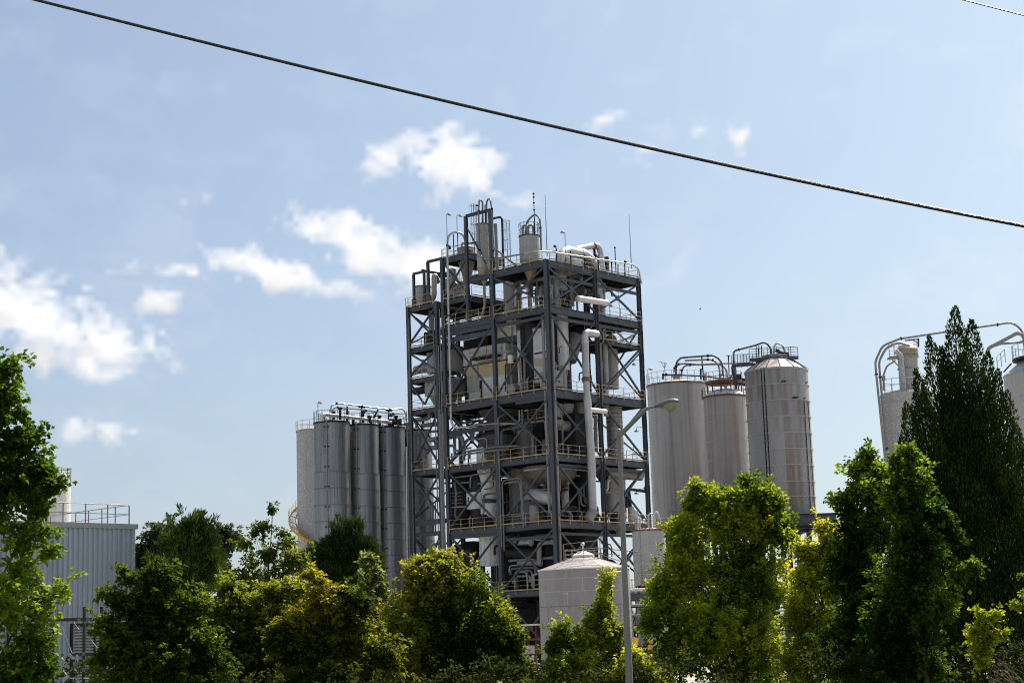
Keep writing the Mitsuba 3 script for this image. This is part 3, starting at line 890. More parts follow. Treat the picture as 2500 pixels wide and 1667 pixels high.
add(k, 'post', bar(rf(*q(2, 1722, 450), 4.2), rf(*q(2, 1735, 720), 4.2), .5, .4, UR), 'blackpart')
# --- upper left platform: receiver drum, arched pipe, ladder frame
c, r, zt, zb = vc(1, 1072, 1412, 1085, 1195, 2.6)
k = thing('receiver_drum', 'wide low round drum with a hopper bottom on the upper left platform', 'drum')
add(k, 'shell', lathe([(r, zb - .2), (r, zt), (r * 1.04, zt), (r * 1.04, zt + .1)], c, 36), 'pale')
add(k, 'lid', lathe([(r * 1.04, zt + .1), (r * .3, zt + .45), (0, zt + .45)], c, 36), 'pale')
add(k, 'hopper', lathe([(.3, zb - 3.6), (r * .98, zb - .7)], c, 36), 'tan')
add(k, 'manhole', cyl(c + np.array([.4, -r - .06, zt - .55]), c + np.array([.4, -r + .1, zt - .55]), .22, 14), 'rust')
k = thing('arch_pipe', 'light grey pipe arched over the upper left platform and running down the tower front', 'pipe')
v_ = -.45
add(k, 'pipe', pipe([lf(*q(1, 1235, 960), 1.6), lf(*q(1, 1180, 800), .8), lf(*q(1, 1040, 745), 0), lf(*q(1, 900, 810), v_), lf(*q(1, 878, 960), v_), lf(*q(3, 898, 650), v_), lf(*q(5, 930, 600), v_), lf(*q(7, 950, 120), v_), lf(*q(7, 1000, 270), v_), lf(*q(7, 1260, 250), v_)], .13, .9, 12), 'alu')
add(k, 'coupling', [tube([lf(*q(n_, x, y), v_), lf(*q(n_, x + .5, y + 26), v_)], .18, 10) for n_, x, y in ((1, 880, 1005), (3, 902, 930), (5, 938, 1240))], 'blackpart')
tp([lf(*q(7, 1260, 250), v_), lf(*q(7, 1420, 215), v_), lf(*q(7, 1900, 180), -.1), lf(*q(7, 2200, 190), .3)], .1, 'pipe')
k = thing('ladder_frame', 'narrow dark ladder frame standing on the upper left platform', 'ladder')
add(k, 'stile', [bar(lf(*q(1, x, 1190), .4), lf(*q(1, x - 5, y), .4), .09, .07, UR) for x, y in ((1000, 800), (1080, 740))], 'blackpart')
add(k, 'rung', [bar(lf(*q(1, 998, y), .4), lf(*q(1, 1078, y - 20), .4), .05, .05) for y in (1040, 1130)], 'blackpart')
pole_lamp(lf(*q(1, 885, 1250), -.6), 5.2, np.array([1.0, 0, 0]), .35, 'lamp on a thin pole at the left end of the upper left platform')
pole_lamp(lf(*q(1, 1080, 1180), .2), 4.6, np.array([1.0, 0, 0]), .45, 'lamp above the ladder frame on the upper left platform')
k = thing('goose_neck_pipe', 'short pipe bent over the rim of the low round drum', 'pipe')
add(k, 'pipe', pipe([lf(*q(1, 1158, 1080), 1.8), lf(*q(1, 1158, 960), 1.8), lf(*q(1, 1235, 985), 1.8), lf(*q(1, 1440, 950), 2.8)], .13, .4), 'pipe')
add(k, 'valve', lathe([(0, 0), (.2, .05), (.2, .4), (0, .5)], lf(*q(1, 918, 1090), .2), 10), 'blackpart')
# --- dust collector and small tank on the left wing
c, r, zt, zb = vc(3, 918, 1055, 60, 225, 3.6)
k = thing('dust_collector', 'round bright topped dust collector with ducts above the left wing', 'vessel')
add(k, 'shell', lathe([(r * .5, zb - 1.4), (r, zb), (r, zt)], c, 30), 'pale')
add(k, 'dome', lathe([(r * math.cos(a), r * .55 * math.sin(a)) for a in np.linspace(0, math.pi / 2, 7)], c + UZ * zt, 30, True), 'alu')
add(k, 'cross_duct', pipe([lf(*q(3, 690, 175), 3.2), lf(*q(3, 760, 160), 3.4), lf(*q(3, 930, 160), 3.6)], .34, .5, 14), 'pipedark')
k = thing('down_duct', 'pale vertical duct with a bent foot beside the small tank on the left wing', 'duct')
add(k, 'duct', pipe([lf(*q(3, 690, 300), 2.6), lf(*q(3, 660, 200), 1.9), lf(*q(3, 628, 180), 1.6), lf(*q(3, 625, 560), 1.6), lf(*q(3, 590, 640), 1.6), lf(*q(3, 510, 640), 1.9)], .33, .7, 16), 'clad')
k, c, r, zt, zb = tall_vessel('small_tank', 'small grey tank with a rust red rim standing on the left wing roof', 'tank', 3, 250, 566, 402, 720, 3.0, mat='hopper', dome=.25)
add(k, 'rim', ringbar(c, r, .07, .14, zt), 'rust')
add(k, 'nameplate', obox(c + np.array([-r * .75, -r * .7, zt - .75]), [.55, -.12, 0], [.02, .06, 0], [0, 0, .28]), 'white')
k = thing('bag_filter', 'broad grey drum behind the yellow railing of the left middle platform', 'vessel')
c, r, zt, zb = vc(3, 790, 1235, 330, 600, 5.0)
add(k, 'shell', lathe([(r, zb), (r, zt), (r * .86, zt + .5), (0, zt + .6)], c, 36), 'hopper')
add(k, 'inlet', pipe([lf(*q(3, 940, 420), 3.0), lf(*q(3, 1050, 310), 3.2)], .22), 'pipe')
k = thing('service_gallery', 'small railed gallery behind the crossed braces under the upper left platform', 'gallery')
g0 = lf(*q(3, 1110, 245), 5.5)
add(k, 'floor', obox(g0 - UZ * .2, -UL * 6.5, UR * 1.5, UZ * .2), 'dark')
rail(k, g0, g0 - UL * 6.5, step=1.2)
# --- left wing inside: boxes, drums, elbows
k = thing('dryer_box', 'tall pale box vessel in the left wing of the tower', 'vessel')
zt, zb, zm, z2 = lf(*q(5, 480, 255), 1.2)[2], lf(*q(5, 480, 650), 1.2)[2], lf(*q(5, 440, 790), 1.2)[2], lf(*q(5, 440, 1090), 1.2)[2]
uu = loc(lf(*q(5, 485, 400), 1.2))[0]
add(k, 'upper_casing', obox(tw(uu, 1.2, zb), -UL * (uu - 16.5), UR * 3.4, UZ * (zt - zb)), 'clad')
add(k, 'lower_casing', obox(tw(uu + .35, 1.1, z2), -UL * (uu - 16.3), UR * 3.6, UZ * (zm - z2)), 'clad')
c = tw(19.2, 2.9, 0)
add(k, 'cone', lathe([(.55, z2 - 2.3), (1.75, z2)], c, 30), 'hopper')
add(k, 'outlet', [tube([c + UZ * (z2 - 2.2), c + UZ * (D4 + .5)], .5, 16), lathe([(.72, 0), (.72, .12), (.4, .12)], c + UZ * (z2 - 2.3), 20)], 'pipe')
for i_, (x, y0, y1, nm) in enumerate(((225, 480, 655, 'upper'), (205, 905, 1055, 'lower'))):
    k = thing('horizontal_drum', f'round ended horizontal drum poking out of the left wing, {nm} of the two', 'drum')
    a = lf(*q(5, x + 70, (y0 + y1) / 2), 2.2)
    rr = wid((y1 - y0) / 7.84 / 2, a)
    add(k, 'shell', cyl(a, a - UL * 3.0, rr, 24, .45), 'pipedark' if i_ else 'hopper')
k = thing('mixer_unit', 'dark mixer and motor on the top floor of the left wing', 'machine')
b = tw(20.6, 2.2, 37.45)
add(k, 'frame', [bar(b + d, b + d + UZ * 1.9, .14, .14, UR) for d in (UL * .9, -UL * 1.6, UR * 2 + UL * .9, UR * 2 - UL * 1.6)] + [obox(b + UL * 1.0 + UZ * 1.85, -UL * 2.8, UR * 2.2, UZ * .2)], 'blackpart')
add(k, 'motor', cyl(b - UL * .3 + UZ * 2.05, b - UL * .3 + UZ * 4.6, .33, 16), 'pipe')
add(k, 'vessel', cyl(b - UL * .4 + UZ * .2, b - UL * .4 + UZ * 1.7, .8, 20), 'pipedark')
k = thing('elbow_duct', 'thick pipe elbow under the fourth floor of the left wing', 'duct')
add(k, 'duct', pipe([lf(*q(7, 545, -60), 2), lf(*q(7, 545, 40), 2), lf(*q(7, 500, 85), 2), lf(*q(7, 280, 120), 2)], .3, .6, 14), 'pipe')
for x0, y0, x1, y1, rr, m in ((395, 225, 690, 195, .26, 'pipe'), (540, 500, 690, 480, .3, 'pipe'), (450, 670, 690, 640, .28, 'pipe'), (450, 1440, 720, 1420, .13, 'pipe'), (330, 360, 690, 330, .16, 'pipe')):
    tp([lf(*q(7, x0, y0), 2), lf(*q(7, x1, y1), 2)], rr, m)
for x, y0, y1, rr in ((320, 430, 830, .1), (410, 400, 860, .2), (440, 690, 900, .3), (335, 1150, 1420, .12), (590, 1690, 2300, .17), (650, 1690, 2290, .09), (545, 1700, 2300, .08)):
    tp([lf(*q(7, x, y0), 1.6), lf(*q(7, x + 4, y1), 1.6)], rr, 'pipe')
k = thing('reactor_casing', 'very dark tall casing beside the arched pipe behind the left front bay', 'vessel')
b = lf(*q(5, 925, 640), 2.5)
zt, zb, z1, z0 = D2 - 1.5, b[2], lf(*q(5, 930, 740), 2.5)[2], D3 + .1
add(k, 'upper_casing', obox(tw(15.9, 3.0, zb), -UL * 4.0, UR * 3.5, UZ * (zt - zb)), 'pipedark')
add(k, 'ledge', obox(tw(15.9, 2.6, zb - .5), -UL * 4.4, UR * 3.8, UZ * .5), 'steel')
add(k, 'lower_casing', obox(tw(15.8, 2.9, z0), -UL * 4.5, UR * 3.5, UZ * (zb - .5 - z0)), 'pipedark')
# --- the big panelled vessel in the front bays, floor two to three
k = thing('panelled_vessel', 'large pale panelled vessel with a tan tapering band behind the front braces', 'vessel')
v0, dpt = 2.2, 4.2
P5 = lambda x, y: loc(lf(*q(5, x, y), v0))
ul_, ur_ = P5(1180, 350)[0], P5(1995, 250)[0]
zt, za, zb2, zc = P5(1182, 200)[2], P5(1182, 512)[2], P5(1245, 765)[2], D3 + .1
us = np.linspace(ul_, ur_, 7)
for a, b in zip(us[:-1], us[1:]):
    add(k, 'upper_panel', obox(tw(a - .01, v0, za), UL * (b - a + .02), UR * dpt, UZ * (zt - za)), 'panel')
ll, lr = P5(1245, 900)[0], ur_ + .35
hx = lambda u0, u1, u2, u3, z0, z1, w0, w1: hexa([tw(u, v, z) for (u, z) in ((0, 0),) for v in (0,)] or []) if False else hexa(
    [tw(u0, w0, z0), tw(u2, w1, z1), tw(u0, w0 + dpt - .8, z0), tw(u2, w1 + dpt, z1), tw(u1, w0, z0), tw(u3, w1, z1), tw(u1, w0 + dpt - .8, z0), tw(u3, w1 + dpt, z1)])
lus = np.linspace(ll, lr, 6)
uus = np.linspace(ul_, ur_, 6)
for i_ in range(5):
    add(k, 'taper_panel', hx(lus[i_] - .004, lus[i_ + 1] + .004, uus[i_] - .004, uus[i_ + 1] + .004, zb2, za - .12, v0 + .4, v0), 'tanlight')
    add(k, 'lower_panel', obox(tw(lus[i_] - .006, v0 + .4, zc), UL * (lus[i_ + 1] - lus[i_] + .012), UR * (dpt - .8), UZ * (zb2 - zc)), 'panel')
add(k, 'ledge', obox(tw(ul_ + .05, v0 - .06, za - .12), UL * (ur_ - ul_ - .1), UR * (dpt + .1), UZ * .12), 'blackpart')
add(k, 'door', obox(lf(*q(5, 1270, 1010), v0 + .4) + NL * .1, lf(*q(5, 1500, 975), v0 + .4) - lf(*q(5, 1270, 1010), v0 + .4), UR * .1, UZ * 2.9), 'hopper')
add(k, 'hinge_post', bar(lf(*q(5, 1525, 1130), v0 + .25), lf(*q(5, 1515, 770), v0 + .25), .2, .12, UR), 'blackpart')
c = tw((ll + lr) / 2, v0 + 2.3, 0)
add(k, 'cone', lathe([(.5, D3 - 3.4), (1.0, D3 - 2.6), (2.5, D3 - .9)], c, 36), 'pipemid')
add(k, 'outlet', tube([c + UZ * (D3 - 3.3), c + UZ * (D3 - 4.6)], .5, 16), 'pipemid')
k = thing('top_casing', 'streaky pale upright panel under the second floor girder of the front bay', 'vessel')
c0 = loc(lf(*q(3, 1840, 1385), 2.0))
c1 = loc(lf(*q(3, 2195, 1200), 2.0))
for i_ in range(5):
    w_ = (c1[0] - c0[0]) / 5
    add(k, 'panel', obox(tw(c0[0] + w_ * i_ - .005, 2.0, c0[2]), UL * (w_ + .01), UR * 2.5, UZ * (D2 - .3 - c0[2])), 'panel')
add(k, 'sill', obox(tw(c0[0] + .05, 1.9, c0[2] - .55), UL * (c1[0] - c0[0] - .1), UR * 2.8, UZ * .55), 'steel')
# --- round tank with tan band at the corner
k, c, r, zt, zb = tall_vessel('banded_tank', 'round pale tank with a tan band next to the front corner column', 'tank', 4, -130, 500, 455, 1500, 2.9, mat='panel', dome=.3)
z1, z2 = lf(*q(4, 200, 955), 1.0)[2], lf(*q(4, 200, 1110), 1.0)[2]
add(k, 'tan_band', ringbar(c, r, .03, z1 - z2, (z1 + z2) / 2), 'tanlight')
add(k, 'skirt', lathe([(r * .96, 0), (r * .96, zb - D3 + .0)], c + UZ * D3, 36), 'pipedark')
add(k, 'rim', ringbar(c, r, .06, .1, zt), 'pale')
add(k, 'level_pipe', pipe([lf(*q(4, 45, 1480), .55), lf(*q(4, 45, 1235), .55), lf(*q(4, 215, 1260), .55), lf(*q(4, 225, 1310), .55), lf(*q(4, 10, 1360), .7)], .035, .2, 6), 'blackpart')
for (a, b, off, fc), lab in zip((((300, 445, .75, 'l')), ((590, 735, .35, 'r'))), ('pale square control cabinet left of the front corner column', 'pale square control cabinet right of the front corner column')) if False else ():
    pass
for x0, y0, x1, y1, fc, lab in ((303, 1225, 446, 1530, 'l', 'pale control cabinet on the left of the front corner column'), (582, 1205, 742, 1500, 'r', 'pale control cabinet on the right of the front corner column')):
    f = lf if fc == 'l' else rf
    d, o = (-UL, UR) if fc == 'l' else (UR, UL)
    p, p2 = f(*q(4, x0, y1), .8), f(*q(4, x1, y1), .8)
    w = abs((p2 - p) @ d)
    h = f(*q(4, x0, y0), .8)[2] - p[2]
    k = thing('control_cabinet', lab, 'cabinet')
    add(k, 'body', obox(p, d * w, o * .9, UZ * h), 'white')
    add(k, 'door', obox(p + d * .06 - o * .03 + UZ * .06, d * (w - .12), o * .025, UZ * (h - .12)), 'pale')
    add(k, 'window', cyl(p + d * w * .5 - o * .06 + UZ * h * .3, p + d * w * .5 - o * .02 + UZ * h * .3, .13, 12), 'blackpart')
# --- small white drum on a stand
k, c, r, zt, zb = tall_vessel('metering_drum', 'small white drum on a dark frame stand in front of the banded tank', 'drum', 5, 2035, 2142, 300, 452, .9, mat='white', dome=.15)
add(k, 'stand', [bar(lf(*q(5, x, 465), .9), lf(*q(5, x, 985), .9), .08, .08, UR) for x in (1992, 2100)] + [bar(lf(*q(5, 1985, 470), .9), lf(*q(5, 2150, 455), .9), .1, .1)], 'blackpart')
add(k, 'feed_pipe', tube([c + UZ * zb, c + UZ * (zb - 4.2)], .08, 8), 'pipe')
k = thing('round_pot', 'round pale pot end behind the third floor railing', 'vessel')
a = lf(*q(5, 2108, 950), .7)
add(k, 'shell', cyl(a, a + UR * 1.6, .58, 20, .2), 'pale')
add(k, 'strap', [lathe([(.585, -.04), (.62, -.04), (.62, .04), (.585, .04)], a + UR * t, 20, axis=UR) for t in (.15, .8)], 'pipedark')
# --- right face
k, c, r, zt, zb = tall_vessel('riser_duct', 'thick pale vertical duct just right of the corner column on the upper floors', 'duct', 4, 632, 850, 60, 1200, 2.2, 'r', 'panel', seams=5)
add(k, 'lower_duct', tube([c + UZ * (zb + .2), c + UZ * (D3 + .1)], r * .45, 20), 'clad')
add(k, 'upper_duct', tube([c + UZ * zt, c + UZ * (D1 - .9)], r * 1.05, 24), 'clad')
k = thing('sloping_duct', 'thick sloping duct behind the crossed braces of the right face', 'duct')
add(k, 'duct', cyl(rf(*q(4, 980, 540), 4), rf(*q(4, 850, 1010), 4), .95, 22), 'hopper')
add(k, 'head', cyl(rf(*q(4, 1000, 480), 4), rf(*q(4, 975, 560), 4), 1.1, 22), 'pipedark')
k = thing('outside_duct', 'long light grey insulated duct running down outside the right face', 'duct')
o_ = -.75
ws = [rf(*q(4, 1330, 500), -.2), rf(*q(4, 1250, 480), o_), rf(*q(4, 1160, 475), o_), rf(*q(4, 1162, 640), o_)]
add(k, 'top_elbow', pipe([tw(.4, 7.9, loc(ws[0])[2]), tw(o_, 7.8, loc(ws[2])[2] + .02), rf(*q(4, 1160, 478), o_), rf(*q(4, 1160, 700), o_)], .40, .5, 18), 'alu')
seg = [(4, 1163, 640), (4, 1180, 1360), (6, 1205, 330), (6, 1278, 1380), (8, 1310, 890)]
pp = [rf(*q(*s_), o_) for s_ in seg]
for a, b, rr in zip(pp[:-1], pp[1:], (.40, .36, .43, .44)):
    n_ = max(2, int((a[2] - b[2]) / 1.05))
    for i_ in range(n_):
        s0, s1 = a + (b - a) * i_ / n_, a + (b - a) * (i_ + 1) / n_
        add(k, 'jacket', lathe([(rr - .02, 0), (rr, 0), (rr, np.linalg.norm(s1 - s0) * .985), (rr + .012, np.linalg.norm(s1 - s0))], s1, 20, axis=s0 - s1), 'clad')
add(k, 'collar', [tube([rf(*q(4, 1180, 1340), o_), rf(*q(4, 1182, 1420), o_)], .47, 16)], 'rust')
add(k, 'lower_pipe', pipe([rf(*q(8, 1310, 880), o_), rf(*q(8, 1315, 1060), o_), rf(*q(8, 1240, 1250), o_ + .4)], .45, .6, 18), 'hopper')
add(k, 'foot', cyl(rf(*q(8, 1330, 1060), o_), rf(*q(8, 1210, 1235), o_ + .3), .55, 18), 'pipe')
add(k, 'bracket', [bar(tw(-.1, loc(p_)[1], loc(p_)[2]), tw(o_, loc(p_)[1], loc(p_)[2]), .1, .16) for p_ in pp[1:4]], 'blackpart')
k, c, r, zt, zb = tall_vessel('stripper_column', 'broad grey column vessel rising through the right bay', 'column', 4, 1585, 1800, 690, 1560, 4.0, 'r', 'grey_c', dome=.9) if 'grey_c' in scene else tall_vessel('stripper_column', 'broad grey column vessel rising through the right bay', 'column', 4, 1560, 1800, 660, 1560, 3.0, 'r', 'hopper', dome=.9)
c2, r2, zt2, zb2_ = vc(6, 1480, 1850, 500, 1568, 3.0, 'r')
add(k, 'lower_shell', lathe([(r * 1.3, D4), (r * 1.3, zt2), (r, zt2 + .1)], c, 40), 'hopper')
for i_ in range(12):
    add(k, 'band', ringbar(c, r * 1.3, .02, .05, D4 + .6 + i_ * .52), 'pipedark')
add(k, 'wide_bottom', lathe([(.3, D5 - 1.2), (r * 1.25, D5 + 1), (r * 1.25, D4 - .5)], c + UR * .1, 30), 'hopper')
for n_, xa, xb_, yt, yb, off, lab, m in ((4, 1510, 1605, 680, 1480, 1.3, 'light vertical pipe in front of the broad grey column', 'clad'), (2, 1490, 1590, 820, 1560, 1.5, 'light vertical pipe under the right end of the roof duct', 'clad')):
    c_, r_, zt_, zb_ = vc(n_, xa, xb_, yt, yb, off, 'r')
    single('vertical_pipe', tube([c_ + UZ * zb_, c_ + UZ * zt_], r_, 18), m, lab, 'pipe')
k = thing('cone_bin', 'pale bin tapering to a point behind the right middle column', 'bin')
c_, r_, zt_, zb_ = vc(4, 1395, 1480, 320, 640, 1.6, 'r')
add(k, 'shell', lathe([(r_, zb_), (r_, zt_), (0, zt_)], c_, 24), 'clad')
add(k, 'cone', lathe([(.08, zb_ - 2.6), (r_, zb_)], c_, 24), 'hopper')
k = thing('inverted_cone', 'pale upside down cone between the pipes of the right bay', 'bin')
c_, r_, zt_, zb_ = vc(4, 1415, 1508, 1030, 1060, 1.6, 'r')
add(k, 'shell', lathe([(.1, zt_ - 5.4), (r_, zt_), (0, zt_)], c_, 4, a0=.9), 'pale')
for i_, (n_, x0, y0, x1, y1, rr, lab) in enumerate(((2, 1175, 1245, 1735, 1330, .36, 'white horizontal drum sticking out across the right face below the roof'), (6, 1200, 545, 1560, 585, .28, 'white horizontal drum sticking out beside the outside duct'))):
    k = thing('white_drum', lab, 'drum')
    a, b = rf(*q(n_, x0, y0), -.55), rf(*q(n_, x1, y1), -.55)
    add(k, 'shell', cyl(a, b, rr, 24, .1), 'brightpipe')
    add(k, 'support', [bar(tw(-.55, loc(a * t + b * (1 - t))[1], loc(a * t + b * (1 - t))[2] - rr), tw(.1, loc(a * t + b * (1 - t))[1], loc(a * t + b * (1 - t))[2] - rr), .1, .1) for t in (.2, .6)], 'blackpart')
    if not i_:
        add(k, 'nozzle', tube([b, rf(*q(2, 1830, 1385), -.55)], .16, 10), 'pipe')
k = thing('valve_tree', 'cluster of dark valves on a pale frame on the second floor of the right face', 'valves')
b = rf(*q(2, 650, 1200), 1.0)
add(k, 'frame', [bar(b, rf(*q(2, 690, 1010), 1.0), .16, .16), bar(rf(*q(2, 660, 990), 1.0), rf(*q(2, 980, 1060), 1.0), .18, .18), bar(rf(*q(2, 690, 1010), 1.0), rf(*q(2, 690, 1350), 1.0), .16, .16, UR)], 'pale')
rv = random.Random(3)
add(k, 'valve', [m_ for _ in range(34) for m_ in [lathe([(0, -.12), (.13, -.05), (.13, .05), (.04, .12), (.11, .2), (0, .22)], rf(*q(2, rv.uniform(740, 1030), rv.uniform(1110, 1440)), 1.0), 7)]], 'blackpart')
add(k, 'manifold', [tube([rf(*q(2, 740, 1090 + 90 * i_), 1.05), rf(*q(2, 1040, 1135 + 90 * i_), 1.05)], .05, 6) for i_ in range(4)] + [tube([rf(*q(2, x, 1090), 1.05), rf(*q(2, x, 1440), 1.05)], .06, 6) for x in (760, 850, 960)], 'pipedark')
k = thing('u_duct', 'big grey U shaped duct hanging under the third floor by the corner', 'duct')
add(k, 'duct', pipe([rf(*q(6, 625, 440), 2.2), rf(*q(6, 625, 760), 2.2), rf(*q(6, 700, 860), 2.2), rf(*q(6, 1010, 860), 2.2), rf(*q(6, 1060, 700), 2.2), rf(*q(6, 1060, 420), 2.2)], .62, 1.5, 20), 'pipe')
add(k, 'cross_cone', lathe([(.35, -2.4), (.95, 0)], rf(*q(6, 800, 450), 3), 24), 'hopper')
k = thing('blower', 'dark round blower with hoops on the fourth floor', 'machine')
a = rf(*q(6, 1085, 1330), 2.4)
add(k, 'casing', lathe([(1.0, -.9), (1.0, .5), (.85, 1.0), (.4, 1.3), (0, 1.35)], a, 28), 'pipedark')
add(k, 'hoop', [tube([a + UR * x + UZ * 1.1 + UR * .45 * math.cos(t) + UZ * .75 * math.sin(t) for t in np.linspace(0, math.pi, 9)], .07, 7) for x in (-.35, .5)], 'blackpart')
k = thing('condenser_box', 'dark ribbed box hanging behind the crossed braces on the fourth floor', 'box')
a = rf(*q(6, 660, 1190), 3)
for i_ in range(7):
    add(k, 'rib', obox(a + UR * (i_ * .52), UR * .46, UL * 1.6, UZ * 2.7), 'pipedark')
k = thing('dished_vessel', 'huge dark vessel with a dished bottom under the fifth floor', 'vessel')
c = tw(4.2, 4.2, 0)
add(k, 'dish', lathe([(0, D4 - 3.3), (1.4, D4 - 3.15), (2.4, D4 - 2.7), (3.0, D4 - 2.0), (3.1, D4 - .9)], c, 48, True), 'pipemid')
add(k, 'outlet', pipe([c + UZ * (D4 - 3.2), c + UZ * (D4 - 4.0), c + UR * 3.2 + UZ * (D4 - 4.2)], .4, .8, 14), 'pipe')
add(k, 'stub', [tube([c + UR * x - UL * y + UZ * (D4 - 2.6), c + UR * x - UL * y + UZ * (D4 - 3.6)], .16, 10) for x, y in ((1.2, 1.6), (-1.2, 1.9), (2.2, .4))], 'pipe')
k = thing('silver_drum', 'silver horizontal drum left of the corner column above the lowest yellow deck', 'drum')
a, b = lf(*q(8, 215, 770), 1.4), lf(*q(8, 560, 850), 1.4)
add(k, 'shell', cyl(a, b, .75, 26, .2), 'alu')
add(k, 'pump_box', obox(lf(*q(8, 0, 860), 1.2), -UL * 1.5, UR * 1.2, UZ * 1.1), 'pale')
add(k, 'flange', cyl(lf(*q(8, 195, 700), 1.2), lf(*q(8, 215, 760), 1.2), .3, 14), 'pale')
for n_, xl, xr, yt, yb, off, fc, lab in ((8, 95, 285, 985, 1260, 2.0, 'l', 'short grey cylinder tank behind the lowest yellow railing, left of the corner'), (8, 715, 860, 660, 1090, 2.0, 'r', 'slim grey cylinder vessel right of the corner on the lowest yellow deck'), (8, 1985, 2110, 1020, 1280, .4, 'r', 'small pale upright drum at the right end of the lowest deck')):
    tall_vessel('cylinder_tank', lab, 'tank', n_, xl, xr, yt, yb, off, fc, 'hopper', dome=.2)
k, c, r, zt, zb = tall_vessel('cyclone', 'brownish cone bottomed cyclone between the right columns', 'cyclone', 8, 1545, 1800, 460, 700, 2.2, 'r', 'tan', seams=2)
add(k, 'cone', lathe([(.75, -2.4), (r, 0)], c + UZ * zb, 36), 'hopper')
add(k, 'spout', lathe([(.12, -4.4), (.62, -2.45), (.75, -2.4)], c + UZ * zb, 24), 'pipedark')
add(k, 'leg', [bar(c + np.array([x, y, zb - 2.4]), c + np.array([x, y, D5]), .1, .1, UR) for x, y in ((.8, -.5), (-.8, -.3), (.2, .9))], 'blackpart')
add(k, 'side_pipe', pipe([rf(*q(8, 1630, 480), .9), rf(*q(8, 1600, 490), .9), rf(*q(8, 1595, 640), .9), rf(*q(8, 1560, 700), .9)], .17, .4), 'alu')
k = thing('cross_duct', 'tapering pale duct running right under the fifth floor to the last column', 'duct')
add(k, 'duct', cyl(rf(*q(8, 1540, 340), 2.2), rf(*q(8, 2240, 400), .6), .6, 22), 'pipe')
add(k, 'taper', lathe([(.95, 0), (.6, 2.0)], rf(*q(8, 1500, 360), 2.3), 22, axis=UR), 'pipe')
single('drain_pipe', pipe([rf(*q(8, 2320, 620), .2), rf(*q(8, 2320, 700), .2), rf(*q(8, 2000, 655), .2), rf(*q(8, 1960, 690), .2), rf(*q(8, 1965, 1010), .2)], .17, .5), 'pipedark', 'bent dark pipe at the lower right corner of the tower', 'pipe')
single('coil_pipe', pipe([rf(*q(8, 720, 1160), .9), rf(*q(8, 720, 1080), .9), rf(*q(8, 960, 1000), .9), rf(*q(8, 1020, 1080), .9), rf(*q(8, 1030, 1150), .9)], .28, .6, 14), 'pipedark', 'thick dark pipe bend behind the lowest right railing', 'pipe')
# --- lower front bays
k, c, r, zt, zb = tall_vessel('lower_tower_vessel', 'tall pale clad vessel standing in the lower left front bay', 'vessel', 9, 1465, 1880, -760, 1500, 2.4, mat='panel', seams=9)
z1, z2 = lf(*q(9, 1700, 200), 1.2)[2], lf(*q(9, 1700, 285), 1.2)[2]
add(k, 'dark_band', ringbar(c, r, .06, z1 - z2, (z1 + z2) / 2), 'steel')
for a in (-.5, .05, .4, .8):
    add(k, 'seam', bar(c + np.array([r * math.sin(a), -r * math.cos(a), .5]), c + np.array([r * math.sin(a), -r * math.cos(a), D5 - 1]), .05, .03), 'pale')
k = thing('fan_unit', 'pale hexagon shaped fan box with dark elbow ducts in the lower left bay', 'fan')
a = lf(*q(9, 1345, 250), .5)
add(k, 'housing', lathe([(0, -.95), (1.25, -.95), (1.25, .95), (0, .95)], a + UR * .9, 6, a0=.35), 'white')
add(k, 'plate', obox(lf(*q(9, 1268, 275), -.4), -UL * .18, UR * .05, UZ * .55), 'blackpart')
add(k, 'upper_duct', pipe([a + UR * .9 + UZ * .9, a + UR * .9 + UZ * 2.2, a + UR * 2.2 + UZ * 3.2], .95, 1.2, 18), 'pipedark')
add(k, 'lower_duct', pipe([a + UR * .9 - UZ * .9, a + UR * .9 - UZ * 2.0, a + UR * .6 - UL * 1.2 - UZ * 2.9, a + UR * .6 - UL * 2.0 - UZ * 2.2], .78, 1.0, 18), 'pipedark')
g = lf(*q(9, 950, 385), .2)
add(k, 'gallery', [obox(g, lf(*q(9, 1240, 370), .2) - g, UR * 1.0, UZ * .12)] + [tube([g + UZ * h, lf(*q(9, 1180, 375), .2) + UZ * h], .03, 5) for h in (.5, .9, 1.3, 1.7)], 'railgrey')
k = thing('dome_top', 'rust brown round lid glowing in the sun deep in the lowest left bay', 'vessel')
a = lf(*q(9, 1280, 1240), 3)
add(k, 'lid', lathe([(.75, -.5), (.75, 0), (.5, .3), (0, .4)], a, 24), 'rust')
add(k, 'body', lathe([(.75, -6), (.75, -.5)], a, 24), 'pipedark')
zz3 = lambda x, y: (960 + x / 3.357, 1200 + y / 3.357)
for x0, y0, x1, y1, rr, m, lab in ((985, 415, 1125, 410, .36, 'alu', 'short silver horizontal pipe under the lowest yellow deck'), (945, 500, 1180, 510, .55, 'pipedark', 'thick dark horizontal duct with an open mouth under the lowest yellow deck'), (950, 565, 1300, 540, .14, 'pipe', 'long thin grey pipe just above the round storage tank roof'), (1030, 585, 1200, 580, .34, 'pipe', 'grey pipe end left of the storage tank roof')):
    single('lower_pipe', [tube([lf(*zz3(x0, y0), 1.5), lf(*zz3(x1, y1), 1.5)], rr, 18), lathe([(rr * .9, -.02), (rr * 1.3, 0), (rr * 1.3, .1), (rr, .12)], lf(*zz3(x1, y1), 1.5), 18, axis=-UL)], m, lab, 'pipe')
single('angle_pipe', pipe([lf(*zz3(1195, 590), 1.0), lf(*zz3(1195, 440), 1.0), lf(*zz3(1215, 420), 1.0), lf(*zz3(1300, 410), 1.0)], .27, .5, 14), 'pipe', 'grey pipe with a right angle bend above the left side of the storage tank', 'pipe')
